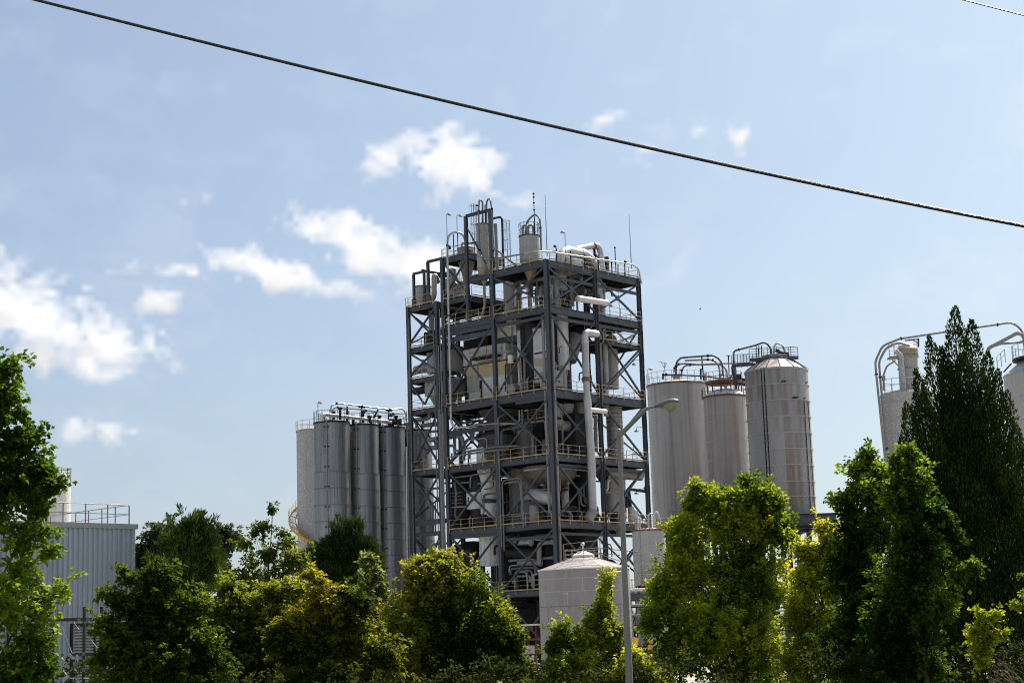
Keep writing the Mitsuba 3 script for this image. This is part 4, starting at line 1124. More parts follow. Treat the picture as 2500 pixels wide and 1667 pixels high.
single('hairpin_pipe', pipe([lf(*zz3(995, 730), .6), lf(*zz3(1000, 660), .6), lf(*zz3(1095, 655), .6), lf(*zz3(1098, 720), .6)], .11, .4, 10), 'pipe', 'small hairpin pipe on the lowest platform left of the storage tank', 'pipe')
k = thing('pipe_gantry', 'pale square pipe gantry beside the left edge of the storage tank', 'gantry')
add(k, 'beam', [bar(lf(*zz3(1150, 800), .3), lf(*zz3(1150, 675), .3), .16, .16, UR), bar(lf(*zz3(1145, 680), .3), lf(*zz3(1190, 672), .3), .16, .16)], 'pale')
# filler vessels in the dark core of the tower
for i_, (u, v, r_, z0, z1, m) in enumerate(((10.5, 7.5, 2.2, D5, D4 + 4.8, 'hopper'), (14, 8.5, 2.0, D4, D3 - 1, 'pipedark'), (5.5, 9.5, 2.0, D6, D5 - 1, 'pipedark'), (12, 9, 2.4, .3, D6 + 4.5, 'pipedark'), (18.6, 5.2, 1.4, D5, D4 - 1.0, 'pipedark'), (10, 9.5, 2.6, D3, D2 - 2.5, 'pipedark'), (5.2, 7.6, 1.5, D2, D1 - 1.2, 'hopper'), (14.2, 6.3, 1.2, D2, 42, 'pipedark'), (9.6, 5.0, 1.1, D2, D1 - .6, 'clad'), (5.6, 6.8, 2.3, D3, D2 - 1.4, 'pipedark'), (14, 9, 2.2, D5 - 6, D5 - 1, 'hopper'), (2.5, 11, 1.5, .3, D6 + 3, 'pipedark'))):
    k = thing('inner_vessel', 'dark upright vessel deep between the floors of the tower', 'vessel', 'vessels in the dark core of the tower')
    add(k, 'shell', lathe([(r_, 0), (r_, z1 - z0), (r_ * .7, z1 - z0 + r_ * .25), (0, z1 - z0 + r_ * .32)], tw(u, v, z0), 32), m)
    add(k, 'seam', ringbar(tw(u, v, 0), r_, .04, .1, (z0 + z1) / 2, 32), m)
c = lf(*q(7, 1830, 520), 3.6) * np.array([1, 1, 0])
k = thing('wide_vessel', 'broad grey vessel behind the second column on the fourth floor', 'vessel')
zt = lf(*q(7, 1830, 375), 1.4)[2]
add(k, 'shell', lathe([(2.2, D4 + .05), (2.2, zt)], c, 40), 'pipemid')
add(k, 'head', lathe([(2.3, zt), (2.3, zt + .25), (1.4, zt + .7), (0, zt + .8)], c, 40), 'pipedark')
add(k, 'rib', [ringbar(c, 2.2, .06, .1, D4 + 1.2 + 1.1 * i, 40) for i in range(3)], 'pipedark')
# dark plant in the core: tall cased machines seen only between the vessels
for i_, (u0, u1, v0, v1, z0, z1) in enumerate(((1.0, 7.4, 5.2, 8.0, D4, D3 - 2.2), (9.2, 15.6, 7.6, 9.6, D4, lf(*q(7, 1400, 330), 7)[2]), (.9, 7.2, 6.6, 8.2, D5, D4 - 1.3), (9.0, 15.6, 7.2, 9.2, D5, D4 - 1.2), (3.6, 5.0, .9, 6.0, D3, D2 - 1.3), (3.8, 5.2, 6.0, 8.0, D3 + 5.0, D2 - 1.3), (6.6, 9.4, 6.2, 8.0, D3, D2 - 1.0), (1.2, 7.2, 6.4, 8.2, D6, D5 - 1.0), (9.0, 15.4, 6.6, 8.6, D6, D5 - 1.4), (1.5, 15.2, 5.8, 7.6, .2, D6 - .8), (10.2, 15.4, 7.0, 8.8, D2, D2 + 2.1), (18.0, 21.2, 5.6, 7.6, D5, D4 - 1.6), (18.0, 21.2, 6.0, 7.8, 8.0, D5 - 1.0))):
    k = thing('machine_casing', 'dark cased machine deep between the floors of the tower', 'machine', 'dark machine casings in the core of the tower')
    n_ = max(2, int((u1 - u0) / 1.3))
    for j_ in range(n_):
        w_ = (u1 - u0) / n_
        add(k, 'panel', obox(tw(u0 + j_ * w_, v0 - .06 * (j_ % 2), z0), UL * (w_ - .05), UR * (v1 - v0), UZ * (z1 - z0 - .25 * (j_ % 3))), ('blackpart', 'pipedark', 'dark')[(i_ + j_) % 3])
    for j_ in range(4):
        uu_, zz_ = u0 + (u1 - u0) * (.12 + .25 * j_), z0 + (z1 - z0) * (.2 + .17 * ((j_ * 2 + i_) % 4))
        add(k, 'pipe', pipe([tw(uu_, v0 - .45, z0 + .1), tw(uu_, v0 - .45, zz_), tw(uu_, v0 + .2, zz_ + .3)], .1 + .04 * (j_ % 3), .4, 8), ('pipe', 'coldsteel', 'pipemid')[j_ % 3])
k = thing('cable_ladder', 'dark sloping ladder tray lit by the sky under the third floor', 'tray')
a, b = lf(*q(7, 1270, 235), 4), lf(*q(7, 1510, 110), 4)
add(k, 'side_rail', [bar(a + o, b + o, .06, .14) for o in (UZ * 0, UZ * .75)], 'blackpart')
add(k, 'rung', [bar(a + (b - a) * t, a + (b - a) * t + UZ * .75, .06, .06, UR) for t in np.linspace(.03, .97, 9)], 'blackpart')
# small dome lamps under the decks and on the last column
for i_, (n_, x, y, off, fc) in enumerate(((5, 540, 180, 1.5, 'l'), (5, 620, 765, 1.5, 'l'), (5, 1068, 725, .4, 'l'), (6, 45, 568, .4, 'l'), (8, 345, 580, .8, 'l'), (6, 2095, 1400 - 180 * 7.84 * 0 - 1400 + 1400, .4, 'r'), (8, 840, 545, 1.5, 'r'))):
    p = (lf if fc == 'l' else rf)(*q(n_, x, y), off)
    k = thing('deck_lamp', 'small dome lamp hanging under a tower deck', 'lamp', 'dome lamps under the tower decks')
    add(k, 'shade', lampfix(p, .3), 'pale')
    add(k, 'stem', tube([p + UZ * .15, p + UZ * .9], .03, 5), 'blackpart')
for n_, x, y, lab in ((4, 2100, 1095, 'dome lamp on a bent arm left of the last column below the second floor'), (6, 2150, 960, 'dome lamp on a bent arm left of the last column below the third floor'), (8, 2150, 740, 'dome lamp hanging near the drain pipe at the lower right corner')):
    p = rf(*q(n_, x, y), -.1)
    k = thing('arm_lamp', lab, 'lamp')
    add(k, 'shade', lampfix(p, .3), 'pipedark')
    add(k, 'arm', pipe([p + UZ * .12, p + UZ * .5, p + UZ * .62 + UR * 1.3, p + UZ * .9 + UR * 1.6], .03, .2, 5), 'blackpart')
p = rf(*q(2, 1960, 1105), .4)
k = thing('hanging_lamp', 'dome lamp on a long thin rod below the right end of the roof', 'lamp')
add(k, 'shade', lampfix(p, .3), 'pipedark')
add(k, 'rod', tube([p + UZ * .1, p + UZ * 3.2], .035, 5), 'blackpart')
add(k, 'tail', tube([p - UZ * .1, p - UZ * 6.4], .025, 5), 'blackpart')
# ------------------------------------------------------------------ silos
def silo(name, label, cx, yt, rpx, Y, zs, sheets, mat, cat='silo', rings=(), ring_w=.06, core=True, dr=None, a_off=.0, ring_mat='hopper', n=6, group=None, floor=0.0):
    """zs: course boundaries downward from the top, in metres; sheets per course; rings: indices of boundaries with a proud hoop."""
    p = at(cx, yt, Y)
    r, zt = wid(rpx, p), p[2]
    if isinstance(mat, tuple):
        mat = plate_mat(numbered('plate'), p, r, float(zt), abs(zs[2] - zs[1]), sheets, *mat)
    c = np.array([p[0], p[1], 0.0])
    k = thing(name, label, cat, group)
    zs = list(zs)
    while zt - zs[-1] > floor + .3:              # go on with courses of the last height down to the floor
        zs.append(zs[-1] + (zs[-1] - zs[-2]))
    zs = [min(z, zt - floor) for z in zs if z < zt - floor + (zs[-1] - zs[-2])]
    dr = dr and (dr + [dr[-1]] * len(zs))
    for i, (a, b) in enumerate(zip(zs[:-1], zs[1:])):
        rr = r + (dr[i] if dr else 0)
        off = a_off + (i % 2) * math.pi / sheets
        for s in range(sheets):
            b0, b1 = off + s * 2 * math.pi / sheets, off + (s + 1) * 2 * math.pi / sheets
            # only the half that the road side can see is made of single sheets; the rest is the core
            m = ((b0 + b1) / 2 + math.pi) % (2 * math.pi) - math.pi
            if abs(m) < 2.2:
                add(k, 'shell_panel', curved(c, rr, b0 + .0012, b1 - .0012, zt - b + .006, zt - a - .006, .03, n), mat)
    add(k, 'core', lathe([(0, floor), (r - .025, floor), (r - .025, zt - .01)], c, 64), mat)
    for i in [i for i in rings if i < len(zs)]:
        add(k, 'hoop', ringbar(c, r + (dr[min(i, len(dr) - 1)] if dr else 0) - .01, ring_w, .1, zt - zs[i], 64), ring_mat)
    add(k, 'roof', lathe([(r, zt - .06), (r * .35, zt + r * .16), (0, zt + r * .17)], c, 48), mat)
    return k, c, r, zt


def flat(v):
    return np.array([v[0], v[1], 0.0])


# left group: white tank with a spiral stair, four stainless silos
k, c, r, zt = silo('white_tank', 'matt white tank with a yellow spiral stair left of the stainless silos', 784, 1053, 60, 224, [i * 1.56 for i in range(18)], 6, ((.40, .395, .40), (.345, .34, .345), (.28, .26, .245), .4, .5, .0), 'tank', a_off=-.55)
ringrail(k, c, r + .05, zt, 'rail', 1.25, 18)
add(k, 'rim', ringbar(c, r, .08, .16, zt - .05, 64), 'rail')
st = thing('spiral_stair', 'yellow spiral stair winding round the left side of the white tank', 'stair')
z0s, z1s, b0, b1 = at(770, 1330, 220)[2], at(715, 1212, 224)[2], -.15, -2.45
tt = np.linspace(0, 1, 40)
P = lambda t, rr, dz=0.0: np.array([c[0] + rr * math.sin(b0 + (b1 - b0) * t), c[1] - rr * math.cos(b0 + (b1 - b0) * t), z0s + (z1s - z0s) * t * .92 + dz])
for rr in (r + .22, r + 1.1):
    add(st, 'stringer', join([bar(P(a, rr), P(b, rr), .07, .3) for a, b in zip(tt[:-1], tt[1:])]), 'yellow')
for t in np.linspace(.01, .99, 38):
    add(st, 'tread', bar(P(t, r + .2, .06), P(t, r + 1.12, .06), .26, .04), 'railgrey')
add(st, 'handrail', [tube([P(t, r + 1.1, h) for t in tt], .03, 5) for h in (1.05, .6)] + [bar(P(t, r + 1.1), P(t, r + 1.1, 1.05), .05, .05) for t in np.linspace(0, 1, 20)], 'rail')
add(st, 'bracket', [bar(P(t, r, -.5), P(t, r + 1.0, -.05), .06, .08) for t in np.linspace(.05, .95, 8)], 'yellow')
LABS = ('foremost stainless steel silo of the left row, next to the white tank', 'second stainless steel silo of the left row', 'third stainless steel silo of the left row, beside the tower', 'fourth stainless steel silo, mostly hidden behind the left edge of the tower')
SIL = []
for i, (cx, yt, rp, Y) in enumerate(((809.5, 1033, 43.3, 206), (881.5, 1040, 42.6, 209.5), (946, 1046, 42, 213), (1012, 1053, 41.5, 216.5))):
    zs = [0, 1.95, 3.9, 5.95] + [5.95 + 1.93 * j for j in range(1, 11)]
    k, c, r, zt = silo('stainless_silo', LABS[i], cx, yt, rp, Y, zs, 5, 'stainless', rings=range(3, 14), ring_w=.07, dr=[0] * 3 + [.07] * 12, a_off=.28, ring_mat='coldsteel', n=9)
    SIL.append((k, c, r, zt))
    add(k, 'rim', ringbar(c, r - .02, .09, .2, zt - .02, 64), 'blackpart')
    ringrail(k, c, r, zt, 'blackpart', 1.35, 14)
    a = -.18
    cp_ = c + np.array([(r + .16) * math.sin(a), -(r + .16) * math.cos(a), 0])
    add(k, 'conduit', tube([cp_ + UZ * .3, cp_ + UZ * (zt + .3)], .08, 8), 'pipe')
    for j in range(9):
        add(k, 'clamp', obox(cp_ + np.array([-.32, -.03, zt - .7 - j * 2.35]), [.64, 0, 0], [0, .2, 0], [0, 0, .12]), 'blackpart')
    for j in range(3):
        x = (-.45, .15, .55)[j] * r
        add(k, 'top_fitting', [lathe([(.16, 0), (.16, .5 + .3 * ((i + j) % 3)), (.26, .6 + .3 * ((i + j) % 3)), (.26, .8 + .3 * ((i + j) % 3)), (0, .85 + .3 * ((i + j) % 3))], c + np.array([x, -.3 * r * j, zt + .25]), 10)], 'blackpart')
s3 = lambda x, y: (700 + x / 6.53, 960 + y / 6.53)
SY = lambda x: 206 - 2.6 + (x - 500) / 6.53 * .05        # the row recedes to the right
sp = lambda x, y, d=0: at(*s3(x, y), SY(x) + d)
for j, (pl, rr, lab) in enumerate(((((705, 440), (700, 260), (712, 190), (790, 158), (1200, 205), (1640, 258), (1830, 245), (1895, 300), (1905, 440)), .095, 'upper of two thin bright pipes running along the stainless silo tops'), (((700, 420), (705, 320), (740, 245), (815, 222), (1240, 268), (1700, 325), (1920, 330)), .085, 'lower of two thin bright pipes running along the stainless silo tops'), (((560, 440), (552, 352), (600, 338), (1160, 398), (1720, 470), (1850, 490)), .24, 'fat bright header pipe lying along the stainless silo tops'))):
    k = thing('header_pipe', lab, 'pipe')
    add(k, 'pipe', pipe([sp(x, y) for x, y in pl], rr, .6 if j < 2 else .4, 12), 'alu' if j < 2 else 'brightpipe')
    if j < 2:
        add(k, 'coupling', [tube([sp(x - 14, y - 2), sp(x + 14, y + 2)], rr * 1.6, 8) for x, y in (((790, 158), (1200, 207), (1640, 258)) if not j else ((815, 224), (1250, 270), (1695, 324)))], 'blackpart')
for j, (x, y0, y1) in enumerate(((1190, 210, 460), (1625, 265, 500))):
    k = thing('pipe_stand', ('first', 'second')[j] + ' dark forked stand holding the thin pipes above the stainless silos', 'stand')
    add(k, 'post', [bar(sp(x - 10, y1), sp(x + 5, y0), .12, .12, UR), bar(sp(x + 20, y1 - 140), sp(x + 90, y0 + 60), .1, .1, UR), bar(sp(x - 40, y0 + 5), sp(x + 50, y0 + 8), .22, .22), bar(sp(x + 40, y0 + 70), sp(x + 90, y0 + 75), .18, .2)], 'blackpart')
    add(k, 'valve', [lathe([(0, -.2), (.22, -.1), (.22, .15), (0, .25)], sp(x + 40, y0 + 90), 8)], 'blackpart')
for j, (x, y0, x1, y1, lab) in enumerate(((962, 212, 962, 470, 'thick dark upright post at the right edge of the foremost stainless silo top'), (1330, 500, 1455, 262, 'dark sloping post on the second stainless silo top'))):
    k = thing('hoist_post', lab, 'post')
    add(k, 'mast', bar(sp(x, y0), sp(x1, y1), .17, .17, UR), 'blackpart')
    e = sp(x, y0) if not j else sp(x1, y1)
    add(k, 'arm', [bar(e - UZ * .3, sp(855, 262) if not j else sp(1310, 310), .07, .07), bar(sp(855, 262) if not j else sp(1310, 310), sp(858, 420) if not j else sp(1310, 470), .07, .07, UR)], 'blackpart')
for j, (x, y) in enumerate(((1690, 455), (1780, 455))):
    k = thing('motor_box', ('left', 'right')[j] + ' of two dark motor boxes on the third stainless silo top', 'motor')
    b = sp(x, y)
    add(k, 'body', cyl(b - np.array([.42, 0, 0]), b + np.array([.42, 0, 0]), .4, 14), 'blackpart')
    add(k, 'stand', bar(b, b - UZ * 1.0, .2, .2, UR), 'blackpart')
p = sp(500, 420)
pole_lamp(p, sp(500, 150)[2] - p[2], np.array([1.0, 0, 0]), .32, 'pole lamp at the left of the foremost stainless silo top', name='silo_lamp')
single('drop_pipe', tube([at(992, 1090, 204), at(994, 1460, 204) - UZ * 5], .085, 8), 'alu', 'thin bright vertical pipe between the third stainless silo and the tower', 'pipe')

# right group on a steel table
TABLE = at(1960, 1258, 213)[2]
k, c, r, zt = silo('grey_silo', 'broad dull grey silo nearest the tower in the right group', 1653, 941, 73.3, 238, [i * 1.62 for i in range(14)], 8, ((.42, .40, .39), (.32, .305, .30), (.215, .185, .165), .75, .5, .1), a_off=.2, rings=(12,), ring_w=.09, n=7, floor=TABLE)
SA = (k, c, r, zt)
add(k, 'rim', ringbar(c, r - .03, .14, .2, zt - .05, 64), 'rust')
ringrail(k, c, r, zt, 'railgrey', 1.6, 24)
add(k, 'hatch', cyl(c + np.array([-r * .42, -r * .93, zt - 17.2]), c + np.array([-r * .40, -r * .88, zt - 17.2]), .42, 16), 'hopper')
add(k, 'roof_curb', [lathe([(.5, 0), (.5, .5), (.8, .6), (.8, .9), (0, 1.0)], c + UZ * (zt + r * .16), 20)], 'pale')
k, c, r, zt = silo('middle_silo', 'narrow grey silo with a rusty top railing between two wider silos', 1769, 970, 52.5, 226, [0] + [.9 + i * 2.48 for i in range(9)], 6, ((.43, .40, .385), (.33, .31, .305), (.22, .17, .14), .7, .5, .1), rings=range(2, 10), ring_w=.05, a_off=.5, n=8, floor=TABLE)
SB = (k, c, r, zt)
add(k, 'rim', ringbar(c, r - .03, .16, .2, zt - .02, 64), 'rust')
ringrail(k, c, r + .15, zt, 'rust', 1.2, 22)
add(k, 'white_dome', lathe([(r * .93 * math.cos(a), 1.1 * math.sin(a)) for a in np.linspace(0, math.pi / 2, 8)], c + UZ * (zt + .02), 40, True), 'white')
p0 = c + UZ * (zt + 1.9)
add(k, 'top_deck', lathe([(0, -.1), (r * .86, -.1), (r * .86, .14), (0, .14)], p0, 24), 'rust')
ringrail(k, c, r * .86, zt + 2.0, 'rust', 1.2, 18, name='top_railing')
add(k, 'deck_post', [bar(c + np.array([math.sin(a) * r * .8, -math.cos(a) * r * .8, zt]), c + np.array([math.sin(a) * r * .8, -math.cos(a) * r * .8, zt + 1.8]), .12, .12, UR) for a in np.linspace(-1.4, 1.4, 6)], 'rust')
k, c, r, zt = silo('ringed_silo', 'tall hooped silvery silo with rust streaks and a cone roof', 1894.5, 907, 76.3, 216, [0] + [i * 2.0 + 0.05 for i in range(1, 8)] + [15.9, 18.0], 7, ((.32, .317, .32), (.195, .197, .205), (.175, .118, .085), .9, .5, .15, 1.0, .12, .4), rings=range(1, 9), ring_w=.12, a_off=.12, n=8, floor=TABLE)
SC = (k, c, r, zt)
add(k, 'rim', ringbar(c, r - .03, .12, .22, zt - .06, 64), 'hopper')
zc = at(1895, 874, 216)[2]
for i in range(14):
    a0, a1 = i * 2 * math.pi / 14, (i + 1) * 2 * math.pi / 14
    e = lambda a, rr, z: c + np.array([rr * math.sin(a), -rr * math.cos(a), z])
    am = (a0 + a1) / 2
    add(k, 'roof_panel', (np.array([e(a0, r + .08, zt), e(a1, r + .08, zt), e(a1, r * .42, zc), e(a0, r * .42, zc), e(a0, r, zt - .1), e(a1, r, zt - .1), e(a1, r * .42, zc - .12), e(a0, r * .42, zc - .12)]), np.array([[0, 1, 2], [0, 2, 3], [4, 6, 5], [4, 7, 6], [0, 4, 5], [0, 5, 1]])), 'rusty', smooth=False)
    add(k, 'roof_rib', bar(e(a0, r + .1, zt + .03), e(a0, r * .42, zc + .03), .07, .12), 'pipedark')
add(k, 'neck', lathe([(r * .43, zc - .3), (r * .43, zc + .3)], c, 24), 'rusty')
for a in (-.62, -.52, .78, 1.02):
    b = c + np.array([(r + .1) * math.sin(a), -(r + .1) * math.cos(a), 0])
    add(k, 'standpipe', bar(b + UZ * (zt - 18), b + UZ * (zt if a < 0 else zt - 4.1), .06 if a > 0 else .08, .1, UR), 'pipedark')
k = thing('silo_platform', 'dark railed steel platform on top of the cone roof of the silvery silo', 'platform')
w3 = lambda x, y, d=0: at(1790 + x / 7.84, 820 + y / 7.84, 216 + d)
hx_ = wid(50, c + UZ * zc)
dx = nz(flat(w3(1200, 450) - w3(840, 400)) + np.array([0, .45, 0]))
pc = w3(840, 402, -2.1)
d2 = np.cross(UZ, dx)
e1, e2 = dx * 2.75, nz(np.array([-.93, .37, 0])) * 3.5
add(k, 'floor', obox(pc - UZ * .3, e1, e2, UZ * .3), 'steel')
for a, b in ((pc, pc + e1), (pc, pc + e2), (pc + e1, pc + e1 + e2), (pc + e2, pc + e1 + e2)):
    rail(k, a, b, 'steel', 1.3, 1.0, mid=3)
w0 = pc + e2
e3 = nz(e2) * 2.3
add(k, 'walkway', obox(w0 - UZ * .75, e3, dx * 1.2, UZ * .2), 'steel')
rail(k, w0 - UZ * .55, w0 + e3 - UZ * .55, 'steel', 1.3, .8, mid=4)
rail(k, w0 + dx * 1.2 - UZ * .55, w0 + e3 + dx * 1.2 - UZ * .55, 'steel', 1.3, .8, mid=4)
add(k, 'prop', bar(w0 + e3 - UZ * .75, w0 + e3 * .9 - UZ * 2.6, .2, .2, UR), 'steel')
add(k, 'post', bar(w0 + e3 * .85 - UZ * .7, w0 + e3 * .85 - UZ * 3.6, .26, .26, UR), 'steel')
k = thing('silo_feed_pipe', 'thin dark pipe arching from the middle silo up to the cone roof platform', 'pipe')
add(k, 'pipe', pipe([w3(x, y, -1) for x, y in ((95, 840), (40, 720), (12, 480), (8, 290), (110, 262), (420, 180), (560, 130), (640, 135), (720, 240), (742, 385))], .12, .9, 10), 'pipemid')
add(k, 'coupling', [tube([w3(x, y, -1), w3(x + dx_, y + dy_, -1)], .2, 8) for x, y, dx_, dy_ in ((100, 268, 16, -5), (12, 480, 0, 14), (18, 570, 1, 14), (735, 360, 2, 20))], 'blackpart')
add(k, 'valve_body', lathe([(0, -.35), (.32, -.2), (.34, .25), (0, .4)], w3(105, 790, -1), 10), 'pipedark')
for j in range(3):
    add(k, 'support', bar(w3(440 + 50 * j, 180, -1.2), w3(445 + 50 * j, 400, -1.2), .08, .08, UR), 'blackpart')
k = thing('hoop_pipe', 'bright bent pipe standing on the right of the cone roof platform', 'pipe')
add(k, 'pipe', pipe([w3(x, y, -.6) for x, y in ((778, 400), (785, 200), (830, 130), (940, 175), (985, 270), (1015, 360))], .12, .6, 10), 'alu')
add(k, 'machine', [tube([w3(815, 265, -.6), w3(960, 355, -.6)], .24, 10), lathe([(0, -.3), (.45, -.2), (.5, .25), (0, .4)], w3(990, 365, -.6), 12)], 'pipedark')
# pipes over the grey and the middle silo
w2 = lambda x, y, Y=231: at(1570 + x / 7.84, 820 + y / 7.84, Y)
for j, (pl, rr, lab) in enumerate((
        (((630, 740), (632, 580), (640, 500), (720, 420), (790, 412), (1240, 378), (1340, 370), (1440, 430), (1510, 520), (1525, 680), (1545, 900), (1590, 1000)), .135, 'topmost thin pipe arching from the grey silo to the middle silo'),
        (((800, 472), (1240, 453), (1330, 460), (1420, 520), (1465, 640), (1485, 960)), .115, 'thin pipe with a capped left end just below the topmost arching pipe'),
        (((590, 700), (600, 620), (680, 540), (780, 530), (1100, 546), (1580, 528), (2100, 512)), .11, 'thin level pipe reaching from the grey silo right to the cone roof silo'),
        (((740, 780), (738, 660), (790, 570), (900, 553), (1430, 545), (1540, 580), (1600, 660), (1615, 820)), .115, 'thin pipe arching low over the grey silo roof to the middle silo'),
        (((378, 830), (382, 745), (440, 740), (1150, 765), (1480, 815), (1950, 890)), .12, 'thin dark pipe lying across both silo roofs'))):
    k = thing('silo_pipe', lab, 'pipe')
    add(k, 'pipe', pipe([w2(*p_) for p_ in pl], rr, 1.0, 10), 'pipemid' if j in (4, 0) else 'pipe')
    i_ = max(1, len(pl) // 2 - 1)
    add(k, 'coupling', [tube([w2(*pl[m_]) - .12 * nz(w2(*pl[m_ + 1]) - w2(*pl[m_])), w2(*pl[m_]) + .12 * nz(w2(*pl[m_ + 1]) - w2(*pl[m_]))], rr * 1.6, 8) for m_ in (1, i_)], 'blackpart')
single('support_post', [bar(w2(1122, 395), w2(1162, 860), .13, .13, UR), bar(w2(1105, 640), w2(1110, 830), .16, .16, UR), bar(w2(1095, 635), w2(1150, 632), .12, .14)], 'blackpart', 'dark upright post carrying the arching pipes on the grey silo', 'post')
single('vent_mast', [bar(w2(1633, 375), w2(1650, 860), .1, .1, UR), bar(w2(1600, 375), w2(1665, 378), .09, .09), bar(w2(1600, 372), w2(1602, 395), .06, .06, UR), bar(w2(1663, 372), w2(1664, 395), .06, .06, UR)], 'pipedark', 'thin mast with a T shaped top over the middle silo', 'mast')
single('wind_frame', [bar(w2(*a), w2(*b), .06, .06, UR) for a, b in (((435, 860), (413, 620)), ((413, 620), (345, 505)), ((413, 620), (448, 515)), ((413, 600), (408, 512)), ((295, 495), (450, 518)))], 'pipe', 'thin Y shaped frame standing on the left of the grey silo roof', 'frame')
k = thing('top_machinery', 'rusty pipe junction and fans crowded on the middle silo top', 'machine')
rv = random.Random(9)
for j in range(9):
    b = w2(rv.uniform(1480, 1930), rv.uniform(820, 930), 226)
    add(k, 'casing', [lathe([(0, -.3), (.28, -.2), (.3, .25), (.12, .4), (.12, .75), (0, .8)], b, 10), tube([b, b + np.array([rv.uniform(-1, 1.6), rv.uniform(-.6, .6), rv.uniform(-.2, .5)])], .12, 8)], rv.choice(('rust', 'blackpart', 'pipe')))
add(k, 'header', [tube([w2(1650, 800, 226), w2(1950, 830, 226)], .14, 8), tube([w2(1700, 850, 226), w2(1950, 925, 226)], .12, 8), tube([w2(1720, 905, 226), w2(1960, 940, 226)], .16, 8)], 'pipedark')
add(k, 'duct', tube([w2(1560, 800, 226), w2(1580, 990, 226)], .22, 12), 'alu')
p = w2(98, 850, 234)
pole_lamp(p, w2(98, 640, 234)[2] - p[2], np.array([1.0, 0, 0]), .45, 'pole lamp on the left edge of the grey silo top', name='silo_lamp')
k = thing('silo_table', 'dark steel table carrying the right group of silos', 'platform')
zt_ = TABLE
xs0, xs1 = at(1625, 1290, 225)[0], at(2034, 1260, 212)[0]
add(k, 'slab', obox([xs0, 209.5, zt_ - .12], [xs1 - xs0, 0, 0], [0, 36, 0], [0, 0, .12]), 'dark')
for y_ in (210, 219, 228, 237, 245):
    add(k, 'beam', ibeam([xs0, y_, zt_ - .68], [xs1, y_, zt_ - .68], .45, 1.0), 'steel')
    for x_ in np.linspace(xs0 + .4, xs1 - .4, 4):
        add(k, 'leg', ibeam([x_, y_ + .0, 0], [x_, y_, zt_ - 1.2], .5, .5, UR), 'steel')
for x_ in np.linspace(xs0 + .4, xs1 - .4, 4):
    add(k, 'cross_beam', ibeam([x_, 210.4, zt_ - .72], [x_, 244.6, zt_ - .72], .35, .8), 'steel')
for a, b in ((0, 1), (2, 3)):
    X = np.linspace(xs0 + .4, xs1 - .4, 4)
    add(k, 'brace', [bar([X[a], 210, 1], [X[b], 210, zt_ - 1.5], .25, .25), bar([X[b], 210, 1], [X[a], 210, zt_ - 1.5], .24, .24)], 'steel')

# far right: silo behind the cypress and the silo cut by the frame
w6 = lambda x, y, Y=186: at(2000 + x / 2.85, 700 + y / 2.85, Y)
k, c, r, zt = silo('pale_silo', 'pale silo with a narrow capped turret half hidden by the cypress', 2213, 962, 63.5, 188, [0, 1.0] + [1.0 + 1.75 * i for i in range(1, 12)], 6, ((.40, .395, .40), (.345, .34, .345), (.28, .26, .245), .4, .5, .0), rings=range(1, 8), ring_w=.07, a_off=.3, n=8)
ringrail(k, c, r - .1, zt, 'railgrey', 1.5, 16)
tc = flat(w6(622, 600, 188))
tr, z0, z1 = wid(24, w6(622, 600, 188)), zt, w6(622, 470, 188)[2]
add(k, 'turret', lathe([(tr, z0), (tr, z1)], tc, 32), 'hopper')
add(k, 'turret_ring', [ringbar(tc, tr, .16, .2, z1 - .3, 32), ringbar(tc, tr, .1, .12, z1 - 1.6, 32)], 'tan')
add(k, 'turret_cap', lathe([(tr * 1.1, z1 - .1), (tr * 1.1, z1 + .55), (tr * .8, z1 + .95), (tr * .3, z1 + 1.2), (0, z1 + 1.22)], tc, 32), 'tan')
add(k, 'balcony', [obox(w6(490, 495, 186.6), w6(565, 490, 186.6) - w6(490, 495, 186.6), [0, 1.4, 0], [0, 0, .15])], 'tan')
rail(k, w6(490, 492, 186.6), w6(560, 488, 186.6), 'railgrey', 1.5, .7, mid=3)
add(k, 'brace_arm', bar(w6(500, 500, 187), w6(548, 548, 187), .1, .1), 'tan')
add(k, 'down_pipe', pipe([w6(530, 445, 186.3), w6(568, 480, 186.3), w6(585, 660, 186.3), w6(590, 800, 186.3)], .27, .4, 14), 'clad')
add(k, 'stair_clip', [bar(c + np.array([-r * .93, -r * .38, zt - 2 - 2.2 * i]), c + np.array([-r * .93 + .9, -r * .5, zt - 2.1 - 2.2 * i]), .12, .25) for i in range(6)], 'hopper')
for j, (pl, lab) in enumerate(((((492, 1480), (468, 1290), (398, 620), (390, 520), (440, 410), (560, 362), (850, 318), (1240, 262), (1340, 246), (1400, 290), (1440, 380), (1450, 520)), 'long grey pipe arching over the cypress from the pale silo to the far right silo'), (((505, 1480), (486, 1290), (423, 620), (416, 520), (465, 425), (555, 385), (632, 412)), 'grey pipe rising beside the long arching pipe and bending to the turret'))):
    k = thing('transfer_pipe', lab, 'pipe')
    add(k, 'pipe', pipe([w6(*p_, 184.6 + j * .4) for p_ in pl], .125, 1.3, 12), 'pipe')
    add(k, 'coupling', [tube([w6(x, y, 184.6), w6(x + a_, y + b_, 184.6)], .19, 10) for x, y, a_, b_ in (((566, 360, 8, -1), (1236, 264, 8, -1), (396, 605, 1, 8)) if not j else ((424, 625, 1, 8), (470, 1120, 1, 8)))], 'blackpart')
    add(k, 'clip', [bar(w6(398 + 62 * t, 620 + 600 * t, 184.8), w6(430 + 60 * t, 612 + 600 * t, 185.4), .1, .12) for t in (.25, .45, .65, .85)], 'hopper')
